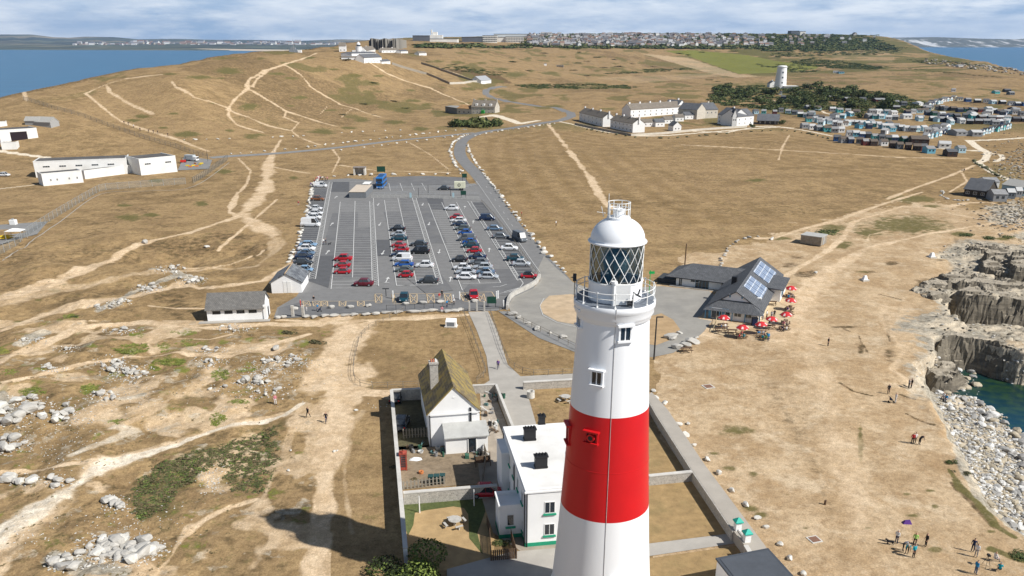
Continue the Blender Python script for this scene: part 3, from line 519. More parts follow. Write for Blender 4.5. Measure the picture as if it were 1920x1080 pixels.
# ------------------------------------------------------------ the sea
def sea_mat():
 m, n, l, b = M_new('sea_water'); b.inputs['Roughness'].default_value = .30; b.inputs['IOR'].default_value = 1.33; b.inputs['Specular IOR Level'].default_value = .35
 tc = n.new('ShaderNodeTexCoord'); t = n.new('ShaderNodeTexNoise'); t.inputs['Scale'].default_value = .02; t.inputs['Detail'].default_value = 9; t.inputs['Roughness'].default_value = .7; mp = n.new('ShaderNodeMapping'); mp.inputs['Scale'].default_value = (.5, 1.6, 1); l.new(tc.outputs['Object'], mp.inputs[0]); l.new(mp.outputs[0], t.inputs[0])
 r = n.new('ShaderNodeValToRGB'); r.color_ramp.elements[0].position = .32; r.color_ramp.elements[1].position = .68; r.color_ramp.elements[0].color = (.008, .095, .205, 1); r.color_ramp.elements[1].color = (.022, .150, .285, 1); l.new(t.outputs[0], r.inputs[0])
 sp = n.new('ShaderNodeVectorMath'); sp.operation = 'DISTANCE'; l.new(tc.outputs['Object'], sp.inputs[0]); cx_, cy_ = flat(1880, 720, SEA); sp.inputs[1].default_value = (cx_, cy_, 0)
 mr = n.new('ShaderNodeMapRange'); mr.inputs[1].default_value = 4; mr.inputs[2].default_value = 60; mr.inputs[3].default_value = 1; mr.inputs[4].default_value = 0; l.new(sp.outputs['Value'], mr.inputs[0])
 t2 = n.new('ShaderNodeTexNoise'); t2.inputs['Scale'].default_value = .6; t2.inputs['Detail'].default_value = 6; l.new(tc.outputs['Object'], t2.inputs[0]); r2 = n.new('ShaderNodeValToRGB'); e = r2.color_ramp.elements; e[0].position = .4; e[1].position = .62; e[0].color = (.004, .022, .020, 1); e[1].color = (.022, .050, .012, 1); l.new(t2.outputs[0], r2.inputs[0])
 mx = n.new('ShaderNodeMix'); mx.data_type = 'RGBA'; l.new(mr.outputs[0], mx.inputs[0]); l.new(r.outputs[0], mx.inputs[6]); l.new(r2.outputs[0], mx.inputs[7]); l.new(mx.outputs[2], b.inputs['Base Color'])
 bp = n.new('ShaderNodeBump'); bp.inputs['Strength'].default_value = .35; bp.inputs['Distance'].default_value = .6; t3 = n.new('ShaderNodeTexNoise'); t3.inputs['Scale'].default_value = .25; t3.inputs['Detail'].default_value = 6; l.new(tc.outputs['Object'], t3.inputs[0]); l.new(t3.outputs[0], bp.inputs['Height']); l.new(bp.outputs[0], b.inputs['Normal'])
 return m
sb = MB(); xs = [-17000, -8000, -3000, -1000, 0, 1000, 3000, 8000, 17000]; ys = [-200, 300, 1000, 3000, 6000, 10000, 17500]
for i in range(len(xs)-1):
 for j in range(len(ys)-1): sb.poly([(xs[i], ys[j], SEA), (xs[i+1], ys[j], SEA), (xs[i+1], ys[j+1], SEA), (xs[i], ys[j+1], SEA)], [(0, 1, 2, 3)])
sb.build('sea', sea_mat(), kind='structure')
# ------------------------------------------------------------ coast far across the bay
def hills_far(name, prof, Y0, Y1, base_py, mt, seed, amp=.12):
 """prof: (px, py of skyline); ridge at Y1, shore at Y0"""
 pxs = np.linspace(prof[0][0], prof[-1][0], 260); pys = np.interp(pxs, [p[0] for p in prof], [p[1] for p in prof]); nr = 26
 Y0a = np.interp(pxs, [prof[0][0], prof[-1][0]], Y0) if isinstance(Y0, (list, tuple)) else np.full(len(pxs), float(Y0))
 X = np.zeros((nr+6, len(pxs))); Y = X.copy(); Z = X.copy()
 for i in range(nr+6):
  t = i/(nr-1); Yc = Y0a+(Y1-Y0a)*t; u_, s_ = ray(pxs, pys); top = H-Y1*s_
  nzv = fbm(pxs/22, np.full(len(pxs), t*3.0), seed, 5)
  z = SEA+3+(top-SEA)*(t**1.3)*(1+(nzv-.5)*2*amp*8*t*(1-min(t, 1))) if t <= 1 else top*(1-(t-1)*1.2)
  if i == 0: z = np.full(len(pxs), SEA-3.)
  X[i] = u_*Y1*(Yc/Y1); Y[i] = Yc; Z[i] = z
 me = grid_mesh(name, X, Y, Z); me.materials.append(mt); o = bpy.data.objects.new(name, me); C.objects.link(o); tag(o, kind='structure'); return o
mf = mat('far_fields', (.075, .085, .055), .95, .75, .0016, dirt=(.36, .29, .17), dirt_amt=.8); mw = mat('far_woods', (.06, .08, .04), .95, .5, .003)
hills_far('hills', [(-500,60),(-200,60),(0,65),(60,65),(100,70),(130,71),(160,69),(215,70),(260,74),(330,73),(400,75),(470,75),(560,77),(640,74),(720,76),(900,78),(1000,80)], (9800, 9000), 15500, 90, mf, 5)
hills_far('hills', [(-500,80),(0,86),(60,84),(100,86),(160,83),(240,84),(330,82),(420,83),(520,84),(700,84)], (8600, 6300), 9800, 92, mf, 9)
m, n, l, b = M_new('chalk_cliff'); b.inputs['Roughness'].default_value = .9
tc = n.new('ShaderNodeTexCoord'); ge = n.new('ShaderNodeNewGeometry'); sp = n.new('ShaderNodeSeparateXYZ'); l.new(ge.outputs['Position'], sp.inputs[0])
t = n.new('ShaderNodeTexNoise'); t.inputs['Scale'].default_value = .0042; t.inputs['Detail'].default_value = 7; t.inputs['Roughness'].default_value = .7; mp = n.new('ShaderNodeMapping'); mp.inputs['Scale'].default_value = (1, .2, 1.5); l.new(tc.outputs['Object'], mp.inputs[0]); l.new(mp.outputs[0], t.inputs[0])
mr = n.new('ShaderNodeMapRange'); mr.inputs[1].default_value = .52; mr.inputs[2].default_value = .60; l.new(t.outputs[0], mr.inputs[0]); m2 = n.new('ShaderNodeMapRange'); m2.inputs[1].default_value = 60; m2.inputs[2].default_value = 135; m2.inputs[3].default_value = 1; m2.inputs[4].default_value = 0; l.new(sp.outputs[2], m2.inputs[0])
mm = n.new('ShaderNodeMath'); mm.operation = 'MULTIPLY'; l.new(mr.outputs[0], mm.inputs[0]); l.new(m2.outputs[0], mm.inputs[1]); mx = n.new('ShaderNodeMix'); mx.data_type = 'RGBA'; l.new(mm.outputs[0], mx.inputs[0]); mx.inputs[6].default_value = (.10, .10, .07, 1); mx.inputs[7].default_value = (.62, .62, .60, 1); l.new(mx.outputs[2], b.inputs['Base Color'])
hills_far('cliffs', [(1500,76),(1600,73),(1660,71),(1760,70),(1840,73),(1900,74),(1990,70),(2300,68),(2600,66)], 11700, 12800, 88, m, 15, .3)
hills_far('hills', [(1300,78),(1500,76),(1700,72),(1780,71),(1850,74),(1930,74),(2100,66),(2500,64)], 14000, 15800, 88, mf, 25)
# ------------------------------------------------------------ haze
hb = MB(); hb.box(-16900, 16900, -190, 17400, -12, 420)
m = bpy.data.materials.new('air'); m.use_nodes = True; nn = m.node_tree; nn.nodes.remove(nn.nodes['Principled BSDF'])
v = nn.nodes.new('ShaderNodeVolumePrincipled'); v.inputs['Color'].default_value = (.36, .60, 1.0, 1); v.inputs['Density'].default_value = 0.000030; v.inputs['Anisotropy'].default_value = 0.1
nn.links.new(v.outputs[0], nn.nodes['Material Output'].inputs['Volume'])
try: m.cycles.homogeneous_volume = True
except Exception: pass
hz_o = hb.build('haze', m, kind='stuff'); tag(hz_o, 'pale blue summer haze over the far coast', 'haze')
# ------------------------------------------------------------ roads and paved areas
def copy_tree(o, parent=None):
 c = o.copy(); C.objects.link(c)
 if parent: c.parent = parent
 for ch in o.children: copy_tree(ch, c)
 return c
asph = mat('asphalt_grey', (.150, .150, .152), .9, .14, .35, .2, dirt=(.22, .215, .205), bscale=8)
asph_l = mat('asphalt_pale', (.235, .232, .225), .9, .12, .4, .2, dirt=(.17, .168, .165), bscale=8)
asph_d = mat('asphalt_dark', (.105, .107, .112), .9, .14, .5, .2, bscale=8)
asph_m = mat('asphalt_mid', (.195, .193, .19), .9, .12, .5, .2, bscale=8)
concr = mat('concrete_path', (.40, .375, .335), .9, .10, .5, .15, dirt=(.30, .28, .25), bscale=6)
paint = mat('road_paint', (.62, .62, .60), .7, .18, 2.0)
paint_o = mat('bay_paint_buff', (.62, .48, .30), .7, .15, 2.0)
white_p = mat('white_paint', (.80, .80, .78), .6, .04, .6, dirt=(.70, .69, .64), dirt_amt=.35)
white_w = mat('white_render', (.84, .84, .83), .75, .04, .5, .1, dirt=(.62, .61, .57), dirt_amt=.3)
stone_w = mat('limestone_white', (.60, .58, .53), .9, .18, 1.2, .6, dirt=(.36, .35, .31))
stone_g = mat('limestone_grey', (.47, .45, .41), .9, .25, .9, .7, dirt=(.24, .23, .20))
wood_g = mat('grey_timber', (.22, .19, .15), .85, .2, 3)
wood_d = mat('brown_timber', (.12, .075, .045), .8, .2, 3)
metal_d = mat('dark_metal', (.03, .032, .035), .5, .1, 3)
metal_g = mat('galvanised', (.40, .42, .43), .5, .1, 3, metal=.3)
black_ = mat('black_paint', (.018, .018, .02), .5, .1, 3)
glass_d = mat('dark_glass', (.02, .025, .032), .08, .2, 3, spec=.8)
green_s = mat('sign_green', (.012, .06, .04), .5, .1, 3)
def spline(pts, step):
 """dense ground line through pixel points"""
 w_ = [at(*p) for p in pts]; w_ = [2*w_[0]-w_[1]]+w_+[2*w_[-1]-w_[-2]]; o = []
 for i in range(1, len(w_)-2):
  a, b, c_, d = w_[i-1:i+3]; k = max(2, int((c_-b).length/step))
  for j in range(k):
   t = j/k; o.append(((2*b)+(c_-a)*t+(2*a-5*b+4*c_-d)*t*t+(3*b-a-3*c_+d)*t*t*t)*.5)
 o.append(w_[-2]); return [(p.x, p.y) for p in o]
def ribbon(name, pts, wid, m, dz=.035, step=2.0, off=0.0, nw=3, kind='structure', world=False, parent=None):
 P_ = pts if world else spline(pts, step); n = len(P_); A = np.array(P_); Tn = np.gradient(A, axis=0); Tn /= np.linalg.norm(Tn, axis=1)[:, None]+1e-9; Nn = np.stack([-Tn[:, 1], Tn[:, 0]], 1)
 ws = np.interp(np.linspace(0, 1, n), np.linspace(0, 1, len(wid)), wid) if isinstance(wid, (list, tuple)) else np.full(n, float(wid))
 X = np.zeros((n, nw)); Y = X.copy()
 for k in range(nw): s_ = off+(k/(nw-1)-.5)*ws; X[:, k] = A[:, 0]+Nn[:, 0]*s_; Y[:, k] = A[:, 1]+Nn[:, 1]*s_
 Z = terr(X, Y); Z = np.maximum(Z, (Z[:, :1]+Z[:, -1:])/2*0+Z)+dz
 me = grid_mesh(name, X[:, ::-1], Y[:, ::-1], Z[:, ::-1]); me.materials.append(m); o = bpy.data.objects.new(name, me); C.objects.link(o)
 if kind: o['kind'] = kind
 if parent: o.parent = parent
 return o
def sheet(name, px_pts, m, dz=.035, z0=None, world=False, kind='structure', parent=None):
 w_ = px_pts if world else [flat(*p) for p in px_pts]; b = MB(); a = sum(w_[i][0]*w_[(i+1) % len(w_)][1]-w_[(i+1) % len(w_)][0]*w_[i][1] for i in range(len(w_)))
 if a < 0: w_ = w_[::-1]
 b.poly([(p[0], p[1], dz) for p in w_], [list(range(len(w_)))]); o = b.build(name, m, parent)
 if kind: o['kind'] = kind
 return o
MAIN = [(1052,540),(1035,517),(1018,498),(1000,480),(978,450),(941,400),(905,340),(877,310),(865,295),(862,280),(871,262),(905,248),(960,240),(1030,229),(1062,222),(1071,215),(1056,207),(1000,198),(950,190),(925,184),(911,175),(919,167),(946,162)]
ribbon('road', MAIN, [7, 6.4, 5.8, 5.8, 6, 6.5, 6.5, 7, 7, 7, 7, 7], asph_m, .04, 2.0)
ribbon('road', [(890,249),(840,254),(740,264),(640,276),(560,284),(500,289),(430,293),(395,296)], [5, 5, 5.5, 6], asph_l, .05, 3)
sheet('road', [(1005,512),(1020,480),(1045,505),(1075,530),(1110,543),(1240,537),(1330,546),(1345,560),(1342,592),(1320,622),(1292,647),(1262,662),(1225,670),(1150,668),(1090,648),(1030,625),(985,608),(960,591),(953,574),(962,558),(1000,541),(1013,526)], mat('yard_asphalt', (.30, .285, .255), .9, .12, .3, .2, dirt=(.20, .195, .185), bscale=8), .055)
sheet('path', [(1012,572),(1018,588),(1045,603),(1085,610),(1120,606),(1130,585),(1110,560),(1070,552),(1030,555)], mat('worn_turf', (.50, .38, .25), .95, .2, .5, .3, dirt=(.36, .25, .14)), .075)
sheet('path', [(1195,600),(1240,588),(1262,600),(1275,618),(1262,636),(1230,648),(1190,642)], mat('worn_turf_brown', (.42, .29, .16), .95, .2, .5, .3, dirt=(.3, .2, .1)), .075)
CP = [(583,343),(600,338),(700,331),(868,326),(880,334),(900,352),(908,372),(1014,520),(1000,541),(962,558),(952,578),(930,583),(760,584),(640,590),(522,598),(514,594),(520,577),(556,556),(566,540),(545,500),(562,448),(587,350)]
sheet('car_park', CP, asph_m, .03)
k6 = lambda *p: [(540+a/6, 300+b/6) for a, b in p]
for i, (q, mt) in enumerate(((k6((490,245),(690,245),(690,360),(470,360)), asph_d), (k6((600,590),(790,590),(780,1080),(525,1080)), asph), (k6((785,755),(930,755),(945,1080),(740,1080)), asph), (k6((985,900),(1130,900),(1165,1080),(1000,1080)), asph_d), (k6((1075,585),(1290,585),(1350,900),(1130,760)), asph),
  (k6((1260,430),(1400,450),(1560,900),(1340,900)), asph), (k6((500,600),(570,600),(520,1080),(360,1080),(420,900)), asph), (k6((300,320),(440,320),(330,900),(130,900)), asph_d), (k6((1440,420),(1560,420),(1790,940),(1590,940)), asph), (k6((1560,430),(1740,430),(1770,560),(1600,560)), asph_d),
  ([(592,480),(627,480),(616,540),(578,527)], asph_d), ([(629,480),(660,480),(660,523),(625,524)], asph), ([(662,472),(694,472),(698,521),(662,521)], asph), ([(706,450),(733,450),(733,480),(706,480)], asph_d), ([(870,545),(900,505),(985,505),(1003,530),(960,553),(880,560)], asph), ([(883,380),(905,380),(960,455),(925,455),(890,400)], asph_d),
  ([(926,457),(963,457),(1006,520),(978,524)], asph_d), ([(520,598),(524,578),(560,568),(950,558),(948,578),(640,588)], asph), ([(700,333),(868,328),(880,345),(700,350)], asph), ([(765,472),(800,480),(850,545),(800,552),(760,520)], asph))):
 sheet('tarmac_patch', q, mt, .042+.0035*i)
def lin(a, b, y): t = (y-a[1])/(b[1]-a[1]); return a[0]+(b[0]-a[0])*t
pb = MB(); PZ = .125
def pline(a, b, w_=.15, m=None, bld=None):
 (ax, ay), (bx, by) = flat(*a), flat(*b); d = math.hypot(bx-ax, by-ay) or 1; nx, ny = -(by-ay)/d*w_/2, (bx-ax)/d*w_/2
 (bld or pb).poly([(ax-nx, ay-ny, PZ), (bx-nx, by-ny, PZ), (bx+nx, by+ny, PZ), (ax+nx, ay+ny, PZ)], [(0, 1, 2, 3)], m or paint)
def poly_l(pts, **k):
 for a, b in zip(pts, pts[1:]): pline(a, b, **k)
L_ = {'s1l': [(617.5,342),(579,524)], 's1r': [(623,342),(591.5,524)], '1': [(638,379),(620.7,543)], '2': [(665.8,377.5),(661,521)], 's2l': [(693,378),(698.2,536)], 's2r': [(700,372),(710,537.5)], '3': [(720.8,376),(743.5,536.6)],
      '4': [(745.8,371.7),(781.6,533.8)], 's3l': [(773,371.7),(821,534.7)], 's3r': [(780,371.7),(830.3,532.8)], '5': [(803.3,381.7),(866.9,545)], '6': [(828.3,380),(899.7,532)], '7': [(855.8,380),(939,531)], 's4l': [(876.7,378),(970,526)], 's4r': [(883,378),(981,532)]}
for k, (a, b) in L_.items(): pline(a, b, .17)
def rows_between(a, b, y0, y1, pitch=2.8):
 _, Ya = flat(900, y1); _, Yb = flat(900, y0); k = int((Yb-Ya)/pitch); out = []
 for i in range(k+1):
  Yc = Ya+i*pitch; s_ = H/Yc; yd = (s_*cP-sP)/(cP+s_*sP); out.append(CY+F*yd)
 for y in out: pline((lin(*a, y), y), (lin(*b, y), y), .12)
rows_between(L_['1'], L_['2'], 382, 541); rows_between(L_['2'], L_['s2l'], 382, 534); rows_between(L_['3'], L_['4'], 376, 536); rows_between(L_['4'], L_['s3l'], 376, 533)
rows_between(L_['5'], L_['6'], 382, 530); rows_between(L_['6'], L_['7'], 410, 530); rows_between(L_['s4r'], [(900,376),(1008,522)], 384, 516); rows_between([(588,345),(548,500)], L_['s1l'], 352, 500)
def lattice(a, b, y0, y1, pitch=2.0, m=None):
 _, Ya = flat(900, y1); _, Yb = flat(900, y0); k = int((Yb-Ya)/pitch); ys = []
 for i in range(k+1): Yc = Ya+i*pitch; s_ = H/Yc; ys.append(CY+F*(s_*cP-sP)/(cP+s_*sP))
 for p, q in zip(ys, ys[1:]):
  pline((lin(*a, p), p), (lin(*b, q), q), .11, m); pline((lin(*b, p), p), (lin(*a, q), q), .11, m)
for s_, y0, y1 in (('s1', 345, 524), ('s2', 378, 536), ('s3', 374, 533), ('s4', 380, 527)): lattice(L_[s_+'l'], L_[s_+'r'], y0, y1)
pline((743.5,536.6), (821,534), .15); pline((866.9,533), (939,531), .15); poly_l([(981,532),(975,540),(955,548),(930,552)]); poly_l([(924,539),(938,538),(950,534)])
for y in (345,): poly_l([(617,341),(690,341)])
for x0, x1 in ((729,732),(750,755),(771,777),(791,799)): pline((x0,344), (x1,358), .16)
def arrow(px, py, up=1, s=1.0):
 x, y = flat(px, py); y += 0
 pb.poly([(x-.12*s, y-1.6*s, PZ), (x+.12*s, y-1.6*s, PZ), (x+.12*s, y+1.6*s, PZ), (x-.12*s, y+1.6*s, PZ)], [(0, 1, 2, 3)], paint)
 t = y+up*1.6*s; pb.poly([(x-.5*s, t, PZ+.002), (x+.5*s, t, PZ+.002), (x, t+up*1.6*s, PZ+.002)], [(0, 1, 2)] if up > 0 else [(0, 2, 1)], paint)
for px, py, u_ in ((613,475,1),(621,422,1),(629,371,1),(713,420,-1),(719,473,-1),(710,383,-1),(793,383,-1),(805,419,-1),(824,471,-1),(871,391,1),(887,418,1),(917,471,1),(871,390,1),(725,527,1),(844,526,1)): arrow(px, py, u_)
for cx, cy in ((725,531),(844,528)): pline((cx-5, cy), (cx+5, cy), .25)
x0s = [(567,579,571,583),(586,601,588,602),(602,614,603,615),(636,649,636,648),(670,683,671,683),(703,716,704,716)]
for a, b, c_, d in x0s+[(735,739,737,742),(768,782,770,782),(800,813,803,815),(833,845,836,848)]+[(862,872,869,880),(895,907,900,911)]:
 t, bt = (565.5, 575) if a < 700 else (552+(0 if a < 850 else -1), 570-(1 if a < 850 else 4))
 for u_, v_ in (((a, t), (c_, bt)), ((b, t), (d, bt)), ((a, t), (b, t)), ((c_, bt), (d, bt))): pline(u_, v_, .16, paint_o)
 pline((a, t), (d, bt), .12, paint_o); pline((b, t), (c_, bt), .12, paint_o); pline((a+.3, (t+bt)/2), (d, (t+bt)/2), .12, paint_o)
pline((736,552), (848,551), .14, paint_o); pline((738,571), (848,568), .14, paint_o); pline((862,550), (922,548), .14, paint_o); pline((922,548),(931,563),.14, paint_o); pline((590,566),(716,565),.12, paint_o)
poly_l([(945,548),(975,540)]); poly_l([(1013,512),(1000,494),(960,436),(925,386),(893,340)], w_=.12)
poly_l([(1020,560),(1012,575),(1018,592),(1045,606),(1080,614)], w_=.12)
for i in range(9):
 t = i/9; a = (978+(905-978)*t, 450+(340-450)*t); pline(a, (a[0]-3.0*(1-t*.5), a[1]-4.6*(1-t*.5)), .12)
pm = pb.build('road_markings'); tag(pm, kind='structure')
# ------------------------------------------------------------ cars
car_mats = {}
def paint_of(nm, c_): return mat('car_'+nm, c_, .25, .04, 2, spec=.6)
PAL = {'white': (.75, .76, .77), 'silver': (.42, .45, .48), 'grey': (.13, .145, .16), 'darkgrey': (.04, .046, .052), 'black': (.012, .014, .018), 'navy': (.010, .025, .065), 'blue': (.012, .09, .36), 'teal': (.01, .055, .08), 'red': (.42, .010, .018), 'darkred': (.13, .008, .018), 'lightblue': (.22, .36, .52), 'brown': (.20, .075, .025), 'steel': (.12, .19, .28), 'greygreen': (.10, .12, .115)}
tyre = mat('tyre', (.02, .02, .02), .9, .1, 3); rim = mat('alloy_rim', (.45, .45, .46), .35, .1, 3, metal=.6); lampm = mat('headlamp', (.75, .77, .8), .15, .05, 3, spec=.8); tail = mat('tail_lamp', (.35, .01, .01), .25, .05, 3)
SPEC = {'hatch': (4.05, 1.76, 1.50, .95, .80, 1.35, .35), 'suv': (4.5, 1.86, 1.68, 1.05, .98, 1.55, .35), 'saloon': (4.6, 1.82, 1.45, 1.15, .82, 1.25, .85), 'estate': (4.75, 1.82, 1.50, 1.15, .84, 1.75, .30), 'small': (3.6, 1.65, 1.50, .75, .82, 1.3, .25), 'van': (5.0, 1.95, 1.98, .75, 1.1, 2.9, .08), 'bigvan': (5.9, 2.05, 2.55, .65, 1.2, 4.0, .05)}
def make_car(kind):
 """nose towards +x; stands on z=0"""
 Lc, W, Ht, hood, belt, roofl, boot = SPEC[kind]; t = empty('parked_car' if 'van' not in kind else 'parked_van', (0, 0, 0)); hx = Lc/2
 st = [(-hx, W*.40, .42, belt*.80), (-hx+.12, W*.47, .28, belt*.98), (-hx+.6, W*.5, .22, belt+.02), (0, W*.5, .20, belt), (hx-hood, W*.5, .20, belt-.02), (hx-.35, W*.48, .22, belt*.86), (hx-.08, W*.43, .28, belt*.74), (hx, W*.36, .36, belt*.58)]
 b = MB(); vs = []
 for x, hw, z0, z1 in st: vs += [(x, -hw*.9, z0), (x, -hw, z0+.18), (x, -hw, z1-.14), (x, -hw*.88, z1), (x, hw*.88, z1), (x, hw, z1-.14), (x, hw, z0+.18), (x, hw*.9, z0)]
 fs = []
 for i in range(len(st)-1):
  for j in range(8): fs.append([i*8+j, i*8+(j+1) % 8, (i+1)*8+(j+1) % 8, (i+1)*8+j])
 fs += [[7-j for j in range(8)], [(len(st)-1)*8+j for j in range(8)]]; fs = [f[::-1] for f in fs]
 b.poly(vs, fs)
 xr1 = hx-hood-(.62 if 'van' not in kind else .75); xr0 = xr1-roofl; xr0 = max(xr0, -hx+boot*.5+.08); rw = W*.40
 body = b.build('body', paint_of('white', PAL['white']), t, smooth=True); md = body.modifiers.new('es', 'EDGE_SPLIT'); md.split_angle = R(38)
 g = MB(); xb0 = xr0-(.28+boot*.55 if 'van' not in kind else .08); xb1 = hx-hood+.05; zb = belt-.03
 g.poly([(xb0, -W*.45, zb), (xb1, -W*.45, zb), (xb1, W*.45, zb), (xb0, W*.45, zb), (xr0, -rw, Ht-.05), (xr1, -rw, Ht-.05), (xr1, rw, Ht-.05), (xr0, rw, Ht-.05)], [(0,1,5,4), (1,2,6,5), (2,3,7,6), (3,0,4,7)])
 g.build('windows', glass_d, t)
 r_ = MB(); r_.poly([(xr0-.04, -rw-.03, Ht-.07), (xr1+.04, -rw-.03, Ht-.07), (xr1+.04, rw+.03, Ht-.07), (xr0-.04, rw+.03, Ht-.07), (xr0+.08, -rw*.85, Ht), (xr1-.08, -rw*.85, Ht), (xr1-.08, rw*.85, Ht), (xr0+.08, rw*.85, Ht)], [(0,3,2,1), (4,5,6,7), (0,1,5,4), (1,2,6,5), (2,3,7,6), (3,0,4,7)])
 if 'van' in kind:                                           # panelled load bay
  for s in (-1, 1): r_.poly([(xb0-.01, s*(W*.45+.012), zb), (xr1-1.0, s*(W*.45+.012), zb), (xr1-1.0, s*(rw+.012), Ht-.06), (xr0-.01, s*(rw+.012), Ht-.06)], [(0,1,2,3) if s < 0 else (3,2,1,0)])
  r_.poly([(xb0-.02, -W*.45, zb), (xb0-.02, W*.45, zb), (xr0-.02, rw, Ht-.06), (xr0-.02, -rw, Ht-.06)], [(3,2,1,0)])
 for s in (-1, 1):                                           # pillars
  for xa, xc in ((xb0, xr0), (xb1, xr1), ((xb0+xb1)/2+.05, (xr0+xr1)/2+.05)): r_.tube((xa, s*W*.452, zb), (xc, s*(rw+.005), Ht-.05), .035, n=4)
 r_.build('roof', paint_of('white', PAL['white']), t)
 wb = Lc*.30
 for sx in (-1, 1):
  for sy in (-1, 1):
   wx = sx*wb+(-.03 if sx > 0 else .0); wy = sy*(W*.5-.08); tw = MB(); tw.tube((wx, wy-.11, .32), (wx, wy+.11, .32), .33, n=14); o = tw.build('wheel', tyre, t)
   rm = MB(); rm.tube((wx, wy+sy*.09, .32), (wx, wy+sy*.125, .32), .20, n=10); rm.build('rim', rim, o)
 for s in (-1, 1):
  hb_ = MB(); hb_.box(hx-.20, hx-.03, s*W*.34-.16, s*W*.34+.16, belt*.60, belt*.74); hb_.build('headlight', lampm, t)
  tb = MB(); tb.box(-hx+.0, -hx+.14, s*W*.39-.10, s*W*.39+.10, belt*.78, belt*.96); tb.build('tail_light', tail, t)
  mb_ = MB(); mb_.box(hx-hood-.38, hx-hood-.24, s*(W*.5+.02)-.09, s*(W*.5+.02)+.09, belt+.02, belt+.15); mb_.build('wing_mirror', paint_of('white', PAL['white']), t)
 return t
protos = {}
def place_car(kind, px, py, col, nose, label, rz=None, roof=None, group='cars parked in the car park', world=None):
 first = kind not in protos
 if first: protos[kind] = make_car(kind); r_ = protos[kind]
 else: r_ = copy_tree(protos[kind])
 x, y = (world[0], world[1]) if world else flat(px, py); y += SPEC[kind][1]*.5; r_.location = (x, y, .05 if world is None else world[2] if len(world) > 2 else .05)
 r_.rotation_euler = (0, 0, rz if rz is not None else (R(-1.5) if nose > 0 else math.pi-R(1.5)))
 tag(r_, label, 'van' if 'van' in kind else 'car', group)
 for ch in r_.children:
  nm = ch.name.split('.')[0]
  if nm in ('body', 'roof', 'wing_mirror'): ch.material_slots[0].link = 'OBJECT'; ch.material_slots[0].material = paint_of(roof if (nm == 'roof' and roof) else col, PAL[roof if (nm == 'roof' and roof) else col])
 return r_
